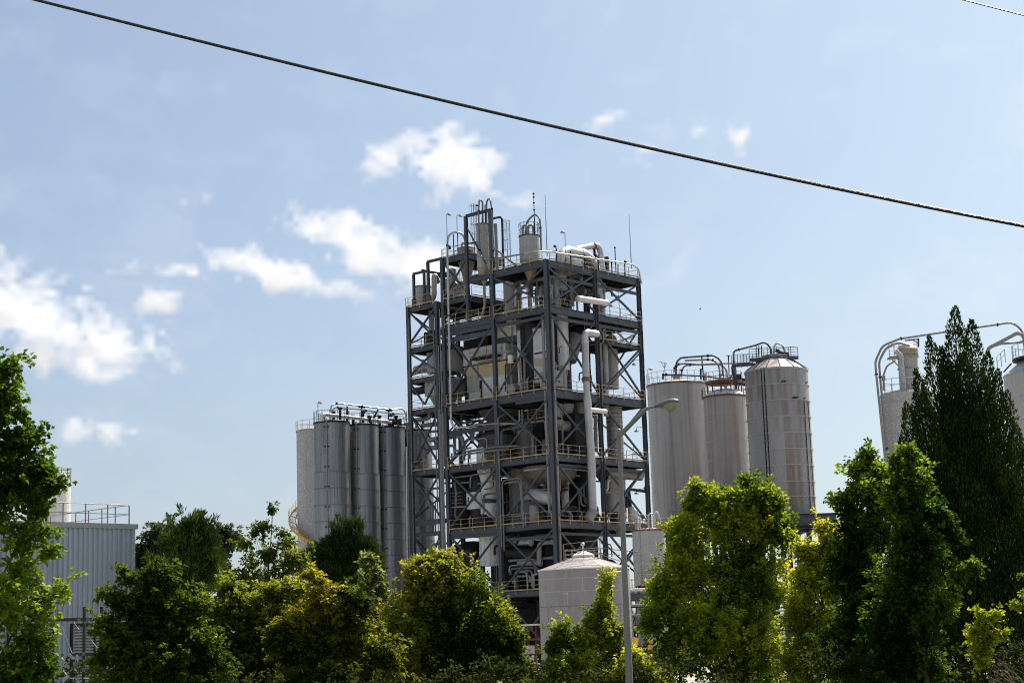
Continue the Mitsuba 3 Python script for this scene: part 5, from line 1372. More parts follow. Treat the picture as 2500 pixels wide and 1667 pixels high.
single('hook_pipe', [pipe([w6(448, 720), w6(446, 620), w6(470, 550), w6(530, 515)], .1, .9), lathe([(0, -.3), (.2, -.2), (.2, .3), (0, .4)], w6(448, 640), 10)], 'pipe', 'short hooked pipe with a valve on the rim of the pale silo', 'pipe')
single('crane_bracket', [bar(w6(598, 374), w6(690, 364), .12, .12), bar(w6(690, 360), w6(690, 420), .14, .14, UR), bar(w6(650, 370), w6(688, 392), .08, .08), bar(w6(655, 402), w6(690, 400), .07, .07)], 'pipedark', 'small dark bracket arm over the turret cap', 'bracket')
k, c, r, zt = silo('far_right_silo', 'pale silo with a railed cone roof cut off by the right edge of the picture', 2548, 914, 95, 188, [2.6 * i for i in range(9)], 8, ((.40, .395, .40), (.345, .34, .345), (.28, .26, .245), .4, .5, .0), rings=range(0, 8), ring_w=.06, a_off=.1, n=8)
zc = w6(1330, 505, 188)[2]
for i in range(16):
    a0, a1 = i * math.pi / 8, (i + 1) * math.pi / 8
    e = lambda a, rr, z: c + np.array([rr * math.sin(a), -rr * math.cos(a), z])
    add(k, 'roof_panel', (np.array([e(a0, r + .06, zt), e(a1, r + .06, zt), e(a1, r * .5, zc), e(a0, r * .5, zc), e(a0, r, zt - .1), e(a1, r, zt - .1), e(a1, r * .5, zc - .1), e(a0, r * .5, zc - .1)]), np.array([[0, 1, 2], [0, 2, 3], [4, 6, 5], [4, 7, 6], [0, 4, 5], [0, 5, 1]])), 'hopper', smooth=False)
add(k, 'top_deck', lathe([(0, zc - .2), (r * .75, zc - .2), (r * .75, zc + .05), (0, zc + .05)], c, 24), 'pipedark')
ringrail(k, c, r * .74, zc, 'pipe', 1.5, 16)
rail(k, w6(1240, 560, 186.5), w6(1295, 505, 186.5), 'pipe', 1.1, .6, toe=False)
add(k, 'stair', bar(w6(1285, 592, 186.5), w6(1335, 535, 186.5), .5, .12), 'pipedark')
add(k, 'standpipe', [bar(c + np.array([r * math.sin(a) * 1.01, -r * math.cos(a) * 1.01, .5]), c + np.array([r * math.sin(a) * 1.01, -r * math.cos(a) * 1.01, zt + .4]), .1, .1, UR) for a in (-.78, -.68)], 'pipe')
for j, (pl, lab) in enumerate(((((1165, 470), (1180, 425), (1250, 390), (1385, 318), (1425, 345), (1440, 480)), 'thick sloping grey pipe ending over the far right silo'), (((1220, 412), (1260, 398), (1355, 390), (1460, 375)), 'thin level pipe joining the sloping pipe over the far right silo'))):
    single('roof_pipe', pipe([w6(*p_, 184.4) for p_ in pl], (.2, .12)[j], .7, 12), 'pipe', lab, 'pipe')

# birds sitting on the hoops of the silvery silo, and one in the air
def bird(p, s, fly=False):
    u = np.linspace(0, math.pi, 9)
    body = lathe([(.12 * s * math.sin(a) ** .8, -.26 * s * math.cos(a)) for a in u], p, 9, True, np.array([1, -.2, .45 if not fly else .05]))
    ax = nz([1, -.2, .45 if not fly else .05])
    head = lathe([(.075 * s * math.sin(a), -.085 * s * math.cos(a)) for a in u], p + ax * .25 * s + UZ * .06 * s, 8, True)
    beak = tube([p + ax * .3 * s + UZ * .06 * s, p + ax * .42 * s + UZ * .04 * s], [.03 * s, .005], 5)
    tail = hexa([p - ax * a * s + np.array([0, 1, 0]) * b * s + UZ * (c_ - (.0 if a < .3 else .05)) * s for a in (.18, .48) for b in (-.05, .05) for c_ in (-.02, .02)])
    parts = [body, head, beak, tail]
    if fly:
        for sd in (-1, 1):
            parts.append(hexa([p + ax * a * s + np.array([0, sd, 0]) * b * s * .6 + UZ * (.22 * b + c_) * s for a in (-.1, .12) for b in (0, 1.0) for c_ in (-.012, .012)]))
    else:
        parts += [tube([p + np.array([.02, y_, -.08]) * s, p + np.array([.04, y_, -.27]) * s], .012 * s, 4) for y_ in (-.05, .05)]
    return parts


k_, c_, r_, zt_s = SC
for j, (x, y) in enumerate(((940, 925), (990, 928), (1152, 1232), (1190, 1240), (1222, 1234), (1404, 952), (1368, 1246))):
    rr_ = ray(1790 + x / 7.84, 820 + y / 7.84)
    d_ = rr_[:2]
    o_ = EYE[:2] - c_[:2]
    A_, B_, C_ = d_ @ d_, 2 * d_ @ o_, o_ @ o_ - (r_ + .09) ** 2
    t_ = (-B_ - math.sqrt(max(B_ * B_ - 4 * A_ * C_, 0))) / (2 * A_)
    lip = 1 if y < 1100 else 2
    b = EYE + rr_ * t_
    b[2] = zt_s - (2.05 if lip == 1 else 4.05) + .05 + .165
    single('bird', bird(b, .6), 'blackpart', ('black bird perched on the top hoop of the silvery silo' if lip == 1 else 'black bird perched on the second hoop of the silvery silo'), 'bird', 'birds on the top hoop' if lip == 1 else 'birds on the second hoop')
single('bird', bird(at(1709, 755, 140), .3, True), 'blackpart', 'tiny bird flying in the open sky right of the tower', 'bird')
# ------------------------------------------------------------------ the round storage tank and what stands low in front of the tower
p = at(1425, 1390, 166)
c, r, zt = flat(p), wid(111, p), p[2]
PM = plate_mat('tank_plate', c, float(r), float(zt), 1.35, 7, (.245, .238, .242), (.205, .20, .203), (.17, .155, .145), .4, .5, .05)
k = thing('storage_tank', 'wide round grey storage tank with a pale cone roof in front of the tower', 'tank')
zz = [zt] + [at(1314, y, 162)[2] for y in (1413, 1445, 1481, 1525, 1570)] + [0.0]
for i, (a, b) in enumerate(zip(zz[:-1], zz[1:])):
    n_ = 7
    for s in range(n_):
        b0 = -.42 + (i % 2) * .35 + s * 2 * math.pi / n_
        b1 = b0 + 2 * math.pi / n_
        m = ((b0 + b1) / 2 + math.pi) % (2 * math.pi) - math.pi
        if abs(m) < 2.2:
            add(k, 'shell_panel', curved(c, r, b0 + .001, b1 - .001, b + .004, a - .004, .03, 9), PM)
            add(k, 'weld_seam', [curved(c, r + .012, b1 - .007, b1 + .007, b, a, .03, 1)] + ([curved(c, r + .012, b0, b1, a - .035, a + .035, .03, 9)] if i else []), 'seam' if i != 3 else 'pipemid')
add(k, 'core', lathe([(r - .03, 0), (r - .03, zt)], c, 64), 'pale')
add(k, 'rim', ringbar(c, r - .02, .1, .1, zt, 72), 'white')
za = at(1425, 1357, 166)[2]
for i in range(18):
    a0, a1 = i * math.pi / 9, (i + 1) * math.pi / 9
    e = lambda a, rr, z: c + np.array([rr * math.sin(a), -rr * math.cos(a), z])
    add(k, 'roof_panel', (np.array([e(a0, r, zt + .05), e(a1, r, zt + .05), e(a1, .7, za), e(a0, .7, za)]), np.array([[0, 1, 2], [0, 2, 3]])), 'pale', smooth=False)
    add(k, 'roof_seam', bar(e(a0, r, zt + .06), e(a0, .7, za + .01), .03, .03), 'pale')
add(k, 'hatch', [lathe([(1.05, -.1), (1.05, .1), (.3, .5), (0, .5)], c + UZ * za, 24)], 'white')
add(k, 'vent', [tube([c + UZ * (za + .4), c + UZ * (za + 1.0)], .08, 8), lathe([(0, 0), (.2, .05), (.2, .22), (.1, .34), (0, .38)], c + UZ * (za + .95), 12)], 'alu')
ringrail(k, c, 1.75, za - .25, 'railgrey', .85, 10)
wt = lambda x, y, Y=160: at(1230 + x / 4.16, 1290 + y / 4.16, Y)
rail(k, wt(610, 300, 164), wt(980, 260, 164), 'railgrey', 1.3, 3, toe=False)
add(k, 'fill_pipe', pipe([wt(945, 475, 160.5), wt(985, 480, 160.5), wt(1065, 475, 160.5), wt(1100, 440, 160.5), wt(1190, 440, 161)], .1, .6), 'pale')
add(k, 'ladder', [bar(wt(1060, 700, 161), wt(1058, 400, 161), .06, .06, UR), bar(wt(1085, 700, 161), wt(1083, 400, 161), .06, .06, UR)] + [bar(wt(1060, y, 161), wt(1084, y, 161), .04, .04) for y in range(405, 700, 14)], 'pipe')
for j in range(4):
    add(k, 'gauge', lathe([(0, -.05), (.06, 0), (0, .05)], wt(597 + 17 * j, 660, 161.7), 6), 'white')
single('guy_cable', [tube([wt(600, 215, 163), wt(1000, 200, 163), wt(1400, 240, 164)], .035, 5), tube([wt(720, 215, 163), wt(1180, 270, 163)], .03, 5), tube([wt(860, 225, 163), wt(1190, 330, 163)], .03, 5)], 'pipedark', 'thin cables strung over the storage tank roof', 'cable')
# slim silo right of the tank
k, c, r, zt = silo('slim_silo', 'slim grey silo with a rusty railing just right of the storage tank', 1583.5, 1295, 40.5, 182, [0, 1.45, 2.95, 4.4, 6.0, 8.0], 5, 'hopper', a_off=.2, rings=(1,), ring_w=.04, n=9)
ringrail(k, c, r + .12, zt, 'rust', 1.15, 16)
add(k, 'rim', ringbar(c, r, .1, .14, zt, 48), 'rust')
add(k, 'top_pipe', [pipe([c + np.array([x, -.4, zt]), c + np.array([x, -.4, zt + h]), c + np.array([x + .4, -.4, zt + h + .25]), c + np.array([x + .7, -.4, zt + h * .6])], .09, .3) for x, h in ((-.9, 1.0), (.0, 1.6), (.55, 1.7))] + [tube([c + np.array([-1.2, -.2, zt]), c + np.array([-1.2, -.2, zt + 2.1])], .2, 10)], 'alu')
add(k, 'conduit', tube([c + np.array([-r * .6, -r * .82, 2]), c + np.array([-r * .6, -r * .82, zt])], .06, 6), 'pale')
k = thing('walk_platform', 'small platform with pale yellow rails at the foot of the slim silo', 'platform')
a, b = wt(1355, 580, 178), wt(1545, 570, 178)
add(k, 'floor', obox(a - UZ * .15, b - a, [0, 2.5, 0], [0, 0, .15]), 'dark')
rail(k, a, b, 'rail', 1.1, 1.6)
rail(k, wt(1355, 480, 180), wt(1545, 470, 180), 'rail', .5, 2.5, toe=False)
add(k, 'leg', [ibeam(a * t + b * (1 - t) - UZ * .2, flat(a * t + b * (1 - t)), .25, .25, UR) for t in (.05, .95)], 'steel')
# pipe bridge to the right of the tank
k = thing('pipe_bridge', 'low steel pipe bridge running right from the storage tank', 'bridge')
a, b = wt(1090, 655, 172), wt(1600, 640, 172)
a, b = np.array([a[0], 172, (a[2] + b[2]) / 2]), np.array([b[0] + 14, 172, (a[2] + b[2]) / 2])
for d in (0, 2.6):
    add(k, 'girder', ibeam(a + [0, d, -.45], b + [0, d, -.45], .3, .7), 'steel')
    add(k, 'lower_girder', ibeam(a + [0, d, -5.4], b + [0, d, -5.4], .25, .5), 'steel')
for t in np.linspace(.02, .98, 7):
    for d in (0, 2.6):
        f = a * (1 - t) + b * t + np.array([0, d, 0])
        add(k, 'leg', ibeam(flat(f), f - UZ * .85, .28, .28, UR), 'steel')
    add(k, 'cross_beam', ibeam(a * (1 - t) + b * t + [0, .2, -1.6], a * (1 - t) + b * t + [0, 2.4, -1.6], .2, .3), 'steel')
for j, (dz, d, rr, m) in enumerate(((.22, .3, .2, 'brightpipe'), (-1.25, .4, .13, 'pipe'), (-1.3, 1.2, .16, 'pipedark'), (-2.2, .5, .1, 'pipe'), (-3.3, .6, .12, 'pipe'), (-4.9, .5, .15, 'pipe'))):
    add(k, 'pipe', tube([a + [0, d, dz], b + [0, d, dz]], rr, 10), m)
for j in range(8):
    f = a + (b - a) * (.06 + .115 * j) + np.array([0, .2, 0])
    add(k, 'riser', tube([f - UZ * (1.3 + (j % 3)), f - UZ * (5 - j % 2)], .07, 7), ('pipe', 'pipedark')[j % 2])
# pale block buildings behind the pole and under the tower, yellow bollards and posts
for x0, y0, x1, y1, Y, m, lab, cat in ((1268, 700, 1302, 1500, 176, 'white', 'narrow building with white siding seen beside the street lamp pole', 'building'), (1360, 700, 1460, 1500, 174, 'pale', 'pale grey box building behind the pipe bridge', 'building'), (1490, 1130, 1612, 1500, 168, 'pale', 'low pale cabinet building behind the yellow post', 'building')):
    k = thing('shed', lab, cat)
    a, b = wt(x0, y0, Y), wt(x1, y0, Y)
    n_ = int(a[2] / .32)
    for i in range(n_):
        add(k, 'siding_board', obox([a[0], a[1] + .01 * (i % 2), i * .32], [b[0] - a[0], 0, 0], [0, .12, 0], [0, 0, .30]), m)
    add(k, 'body', obox([a[0] + .02, a[1] + .06, 0], [b[0] - a[0] - .04, 0, 0], [0, 4, 0], [0, 0, n_ * .32 + .1]), m)
    add(k, 'roof', obox([a[0] - .1, a[1] - .15, n_ * .32 + .1], [b[0] - a[0] + .2, 0, 0], [0, 4.5, 0], [0, 0, .15]), 'hopper')
for x, y0, y1, lab in ((1478, 1130, 1330, 'yellow steel post right of the street lamp pole near the ground'),):
    k = thing('yellow_post', lab, 'post')
    add(k, 'post', ibeam(flat(wt(x, y1, 164)), wt(x, y0, 164), .24, .24, UR), 'yellow')
    add(k, 'cap', obox(wt(x, y0, 164) - [.2, .2, 0], [.4, 0, 0], [0, .4, 0], [0, 0, .06]), 'yellow')
k = thing('yellow_hopper', 'small yellow funnel right of the street lamp pole', 'hopper')
a = wt(1312, 1120, 164)
add(k, 'funnel', lathe([(.12, -1.3), (.75, 0), (.75, .12), (0, .12)], a, 4, a0=.78), 'yellow')
add(k, 'stand', ibeam(flat(a), a - UZ * 1.3, .2, .2, UR), 'yellow')
k = thing('red_pipe_rack', 'dark red steel rack with red pipes under the tower left of the storage tank', 'rack')
for x in (1290, 1309, 1327):
    add(k, 'post', ibeam(flat(at(x, 1600, 175)), at(x, 1528, 175), .15, .15, UR), 'red')
for y in (1560, 1588, 1594):
    add(k, 'pipe', tube([at(1262, y, 175), at(1335, y - 1, 175)], .1, 8), 'red')
k = thing('canopy', 'bright flat canopy edge above the red pipe rack', 'canopy')
a = at(1250, 1524, 174)
add(k, 'sheet', obox([a[0], 173, a[2] - .12], [3.4, 0, 0], [0, 5, 0], [0, 0, .12]), 'white')
add(k, 'post', [bar([a[0] + d, 174, 0], [a[0] + d, 174, a[2] - .13], .14, .14, UR) for d in (.3, 3.1)], 'steel')
single('equipment_box', [obox(at(1278, 1596, 172) , [1.1, 0, 0], [0, .9, 0], [0, 0, .8]), obox(at(1282, 1612, 171.9), [.9, 0, 0], [0, .9, 0], [0, 0, .5])], 'hopper', 'small pale box on the ground left of the storage tank', 'box')

# ------------------------------------------------------------------ left: corrugated building, white silos behind it, switch yard poles
B0 = at(330.4, 1280, 105)
WD = nz([-.70, -.714, 0])          # along the wall, towards the left
WN = np.cross(UZ, WD) * -1         # outward, towards the road
if WN @ (EYE - B0) < 0:
    WN = -WN


def wl(px, py, off=0.0):
    rr = ray(px, py)
    return EYE + rr * (((B0 + WN * off - EYE) @ WN) / (rr @ WN))


def wloc(px, py):
    v = wl(px, py) - B0
    return float(v @ WD), float(wl(px, py)[2])


k = thing('metal_building', 'grey corrugated metal building with a railed flat roof on the left', 'building')
H = B0[2] - .26
pitch, rib = .33, .085
openings = []
(la0, lz0), (la1, lz1) = wloc(179, 1522), wloc(132, 1600)
(ra0, rz0), (ra1, rz1) = wloc(290, 1522), wloc(213, 1595)
BL = 30.0
for i in range(15):                # one sheet is six ribs wide
    a0 = i * pitch * 6
    prof = []
    for j in range(6):
        for t, h in ((0, 0), (.3, 0), (.42, rib), (.78, rib), (.9, 0)):
            prof.append((a0 + (j + t) * pitch, h))
    prof.append((a0 + 6 * pitch, 0))
    lo = np.array([B0 + WD * a + WN * h for a, h in prof])
    v0, v1 = lo.copy(), lo.copy()
    v0[:, 2], v1[:, 2] = 0, H
    ms = []
    for j in range(len(prof) - 1):
        ms.append((np.array([v0[j], v0[j + 1], v1[j + 1], v1[j]]), np.array([[0, 1, 2], [0, 2, 3]])))
    add(k, 'wall_sheet', join(ms), 'rib', smooth=False)
add(k, 'core', obox(flat(B0) - WN * .25, WD * BL, WN * .22, UZ * (H + .02)), 'rib')
add(k, 'side_wall', obox(flat(B0) - WN * 14, WD * .2, WN * 14, UZ * H), 'rib')
add(k, 'roof', obox(flat(B0) - WN * 14 + UZ * H, WD * BL, WN * 14.0, UZ * .1), 'hopper')
for j in range(5):
    add(k, 'fascia', obox(flat(B0) - WD * .12 + WD * 6.0 * j + WN * .0 + UZ * (H - .02), WD * 5.985, WN * .13, UZ * .30), 'hopper')
lv_n = 0
for nm, a0, a1, z0, z1 in (('louvre', 5.6, 8.35, wloc(160, 1600)[1], wloc(160, 1524)[1]), ('louvre', 1.4, 4.3, wloc(250, 1592)[1], wloc(250, 1524)[1]), ('louvre', 5.6, 8.35, .8, wloc(160, 1611)[1]), ('louvre', 1.4, 4.3, .8, wloc(250, 1611)[1]), ('louvre', 9.6, 12.4, .8, wloc(90, 1524)[1])):
    key = add(k, 'louvre', [obox(flat(B0) + WD * a0 + WN * .055 + UZ * z0, WD * (a1 - a0), WN * .02, UZ * (z1 - z0)), *[obox(flat(B0) + WD * a + WN * .06 + UZ * (z0 - .06), WD * .1, WN * .16, UZ * (z1 - z0 + .12)) for a in (a0 - .1, a1, (a0 + a1) / 2 - .05)], *[obox(flat(B0) + WD * (a0 - .1) + WN * .06 + UZ * z, WD * (a1 - a0 + .2), WN * .17, UZ * .09) for z in (z0 - .12, z1)]], 'pipedark')
    z = z0 + .03
    while z < z1 - .12:
        b = flat(B0) + WD * a0 + UZ * z
        add(key, 'slat', hexa([b + WD * s * (a1 - a0) + WN * (.08 + o) + UZ * h for s in (0, 1) for o, h in ((.0, .135), (0, .15), (.12, .0), (.12, .015))]), 'hopper')
        z += .168
rl = lambda x, y: wl(x / 6.533, 1100 + y / 6.533, -.25)
rail(k, rl(2060, 1165), rl(2060, 1165) + WD * 9, 'railgrey', 1.12, 1.5, toe=False, drop=.1)
rail(k, rl(2060, 1165) - WN * 0.02, rl(2060, 1165) - WN * 9, 'railgrey', 1.12, 1.5, toe=False, drop=.1)
for j, (cx, yt, rp, m, lab) in enumerate(((141.5, 1186, 31, 'white', 'white silo behind the roof of the corrugated building'), (90, 1183, 22.5, 'hopper', 'grey silo half hidden by leaves behind the corrugated building'))):
    kk, c, r, zt = silo('roof_silo', lab, cx, yt, rp, 150 + j * 3, [0, 2.4, 4.8, 7.2, 9.6, 12], 4, m, n=8)
    ringrail(kk, c, r, zt, 'railgrey', 1.5, 12)
    add(kk, 'riser', tube([c + np.array([-r * .7, -r * .8, 0]), c + np.array([-r * .7, -r * .8, zt + .3])], .1, 8), 'pipedark')
k = thing('header_duct', 'bright horizontal pipe bent down onto the white silo behind the corrugated building', 'pipe')
w8 = lambda x, y: at(x / 6.533, 1100 + y / 6.533, 149)
add(k, 'pipe', pipe([w8(470, 330), w8(480, 300), w8(700, 310), w8(1000, 375), w8(1045, 390), w8(1048, 530)], .11, .4), 'brightpipe')
add(k, 'box', cyl(w8(900, 360), w8(960, 362), .16, 12), 'white')
# switch yard: round timber posts, crossarms, insulators, wires
sy = lambda x, y, Y=92: at(60 + x / 7.227, 1450 + y / 7.227, Y)
for j, (x, y0, Y, lab) in enumerate(((1056, 235, 92, 'middle dark timber post of the switch yard in front of the louvres'), (1360, 235, 92.5, 'right dark timber post of the switch yard in front of the louvres'), (412, 800, 91, 'left dark timber post of the switch yard behind the near leaves'))):
    k = thing('timber_post', lab, 'post')
    t = sy(x, y0, Y)
    add(k, 'post', tube([flat(t), t], [.105, .085], 12), 'wood')
    add(k, 'cap', lathe([(.1, -.05), (.1, .03), (0, .06)], t, 12), 'blackpart')
for j, (x0, y0, x1, y1, lab) in enumerate(((130, 455, 1900, 432, 'upper dark crossarm of the switch yard'), (1005, 1055, 1900, 1050, 'middle dark crossarm of the switch yard'), (-100, 1330, 1900, 1345, 'lowest dark crossarm of the switch yard'))):
    k = thing('crossarm', lab, 'crossarm')
    add(k, 'arm', bar(sy(x0, y0, 91.7), sy(x1, y1, 91.7), .12, .17), 'wood')
    add(k, 'plate', [obox(sy(x, (y0 + y1) / 2 + 30, 91.6), [.18, 0, 0], [0, .03, 0], [0, 0, .2]) for x in ((930, 1090) if not j else (1010,))], 'coldsteel')
wires = [((655, 560), (840, 1040)), ((870, 500), (960, 620)), ((490, 780), (550, 900)), ((1255, 520), (1370, 660), (1480, 800), (1530, 940)), ((1150, 770), (1280, 940)), ((650, 1060), (655, 1350)), ((940, 1080), (880, 1220))]
for j, pl in enumerate(wires):
    k = thing('jumper_wire', 'thin pale jumper wire slung in the switch yard', 'wire', 'jumper wires of the switch yard')
    add(k, 'wire', tube([sy(*p_, 91.3) for p_ in pl], .018, 5), 'porcelain')
for j, (x, y) in enumerate(((825, 1090), (1275, 1030), (1525, 1035), (660, 1130), (930, 1120), (1380, 1030), (720, 1400), (905, 1380))):
    k = thing('insulator', 'small pale ribbed insulator on a switch yard crossarm', 'insulator', 'insulators of the switch yard')
    a = sy(x, y, 91.5)
    d = nz([.5 - (j % 3) * .4, 0, -.8])
    add(k, 'body', [lathe([(.03, -.18), (.035, .18)], a, 8, axis=d)] + [lathe([(.03, h - .02), (.075, h), (.03, h + .025)], a, 10, axis=d) for h in (-.13, -.06, .01, .08, .15)], 'porcelain')
for j, (x, y) in enumerate(((650, 1420), (850, 1410))):
    k = thing('switch_unit', ('left', 'right')[j] + ' dark switch box hanging from the lowest crossarm', 'switch')
    a = sy(x, y, 91.5)
    add(k, 'box', obox(a - [.14, .12, .12], [.28, 0, 0], [0, .24, 0], [0, 0, .26]), 'blackpart')
    add(k, 'bushing', [tube([a + [s_, 0, .12], a + [s_ * 1.4, 0, .3]], .03, 6) for s_ in (-.08, .08)], 'porcelain')
single('bus_bar', [tube([sy(690, 1475, 91.4), sy(900, 1480, 91.4), sy(960, 1568, 91.4)], .03, 6), tube([sy(1040, 1480, 91.4), sy(1240, 1485, 91.4)], .03, 6)], 'porcelain', 'bent pale bus pipe low in the switch yard', 'pipe')

# ------------------------------------------------------------------ street lamp
k = thing('street_lamp', 'grey street lamp with a tapered pole and a drop lens head', 'street lamp')
LY = 55.0
pt = at(1510.5, 1050, LY)
pb = np.array([pt[0], pt[1], -.3])
add(k, 'pole', tube([pb, pb * .5 + pt * .5, pt], [.128, .095, .062], 20), 'pole')
add(k, 'cap', lathe([(.075, -.05), (.075, .02), (.05, .05), (0, .06)], pt, 16), 'pole')
arm = [at(1513, 1063, LY - .06), at(1563, 1012, LY - .3), at(1575, 1000, LY - .36), at(1586, 995, LY - .42), at(1600, 992, LY - .5)]
add(k, 'arm', tube(bend(arm, .25), np.linspace(.075, .036, len(bend(arm, .25))), 14), 'pole')
add(k, 'collar', [tube([pt - UZ * .12 - [0, 0, .0], pt - UZ * .22], .085, 14), bar(at(1511, 1064, LY - .09), at(1522, 1054, LY - .1), .13, .12)], 'pole')
h0, h1 = at(1598, 992.5, LY - .5), at(1657, 979, LY - .78)
ax = nz(h1 - h0)
L = np.linalg.norm(h1 - h0)
sd = nz(np.cross(ax, UZ))
up = np.cross(sd, ax)


def loft(secs, n=20, lo=0.0, hi=2 * math.pi, caps=True):
    """Sections (s, half width, height above, depth below) along the lamp head."""
    rows = []
    full = hi - lo > 6.2
    an = np.linspace(lo, hi, n + 1)[:n + (0 if full else 1)]
    for s, w, t, b in secs:
        rows.append(np.array([h0 + ax * s * L + sd * w * math.cos(a) + up * (t if math.sin(a) > 0 else b) * math.sin(a) for a in an]))
    m = len(an)
    v = np.vstack(rows)
    f = []
    for i in range(len(rows) - 1):
        for j in range(m if full else m - 1):
            q0, q1 = i * m + j, i * m + (j + 1) % m
            f += [[q0, q1, q1 + m], [q0, q1 + m, q0 + m]]
    return v, np.array(f)


add(k, 'head', loft([(s_, w_ * 1.12, t_ * 1.2, b_) for s_, w_, t_, b_ in [(-.01, .03, .03, .03), (.0, .038, .036, .036), (.12, .06, .055, .05), (.3, .1, .085, .055), (.5, .15, .11, .05), (.7, .168, .118, .045), (.86, .14, .1, .04), (.96, .08, .06, .035), (1.0, .02, .02, .02), (1.004, .001, .001, .001)]]), 'coldsteel')
add(k, 'door', loft([(.14, .056, .0, .06), (.2, .075, .0, .085), (.32, .1, .0, .105), (.36, .1, .0, .07)], 16, math.pi, 2 * math.pi), 'pole')
add(k, 'lens', loft([(s_, w_ * 1.12, 0, b_ * 1.3) for s_, w_, t_, b_ in [(.36, .02, 0, .02), (.38, .09, 0, .1), (.46, .125, 0, .17), (.58, .145, 0, .215), (.72, .145, 0, .205), (.84, .12, 0, .15), (.92, .075, 0, .08), (.945, .02, 0, .03)]], 18, math.pi, 2 * math.pi), 'lens')

# ------------------------------------------------------------------ overhead cables
def cable_pts(pts, Y0, Y1, deg, x0, x1, n=60):
    xs, ys = np.array(pts, float).T
    f = np.polyfit(xs, ys, deg)
    return [at(x, np.polyval(f, x), Y0 + (Y1 - Y0) * (x - x0) / (x1 - x0)) for x in np.linspace(x0, x1, n)]


k = thing('overhead_cable', 'thick black overhead cable crossing the whole sky', 'cable')
cpt = cable_pts([(82, 0), (446, 90), (800, 179), (1170, 267), (1300, 299), (1382, 316), (1892, 429), (2232, 500), (2500, 553)], 21, 18, 3, -900, 3400, 120)
add(k, 'cable', tube(cpt, .0165, 10), 'cable')
cpa = np.array(cpt)
add(k, 'messenger_wire', tube(cpa + UZ * .0165 + np.array([0, -.004, 0]), .0055, 6), 'coldsteel')
seg = np.cumsum(np.r_[0, np.linalg.norm(np.diff(cpa, axis=0), axis=1)])
for s in np.arange(.2, seg[-1], .335):
    b = np.array([np.interp(s, seg, cpa[:, i]) for i in range(3)])
    d = np.array([np.interp(s + .05, seg, cpa[:, i]) for i in range(3)]) - b
    add(k, 'lashing_clip', tube([b + UZ * .014, b + d * .5 + UZ * .014], .013, 8), 'alu')
k = thing('thin_cable', 'thin dark wire cutting the top right corner of the sky', 'wire')
add(k, 'wire', tube(cable_pts([(2349, 0), (2425, 19.5), (2500, 38.5)], 30, 28, 1, 1500, 3300, 40), .011, 6), 'cable')
# ------------------------------------------------------------------ trees
def leaf_mesh(p, d, nrm, L, Wd, fold=.25):
    """Folded leaves: p (n, 3) leaf bases, d the way they point, nrm their upper side, L and Wd their length and width."""
    n = len(p)
    s = np.cross(d, nrm)
    L, Wd = np.broadcast_to(L, (n,))[:, None], np.broadcast_to(Wd, (n,))[:, None]
    up = nrm * Wd * fold
    mid = p + d * L * .45
    v = np.stack([p, mid - s * Wd / 2 + up, p + d * L, mid + s * Wd / 2 + up], 1).reshape(-1, 3)
    k = np.arange(n)[:, None] * 4
    f = np.stack([k + [0, 1, 2], k + [0, 2, 3]], 1).reshape(-1, 3)
    return v, f


def unit(v):
    return v / (np.linalg.norm(v, axis=-1, keepdims=True) + 1e-9)


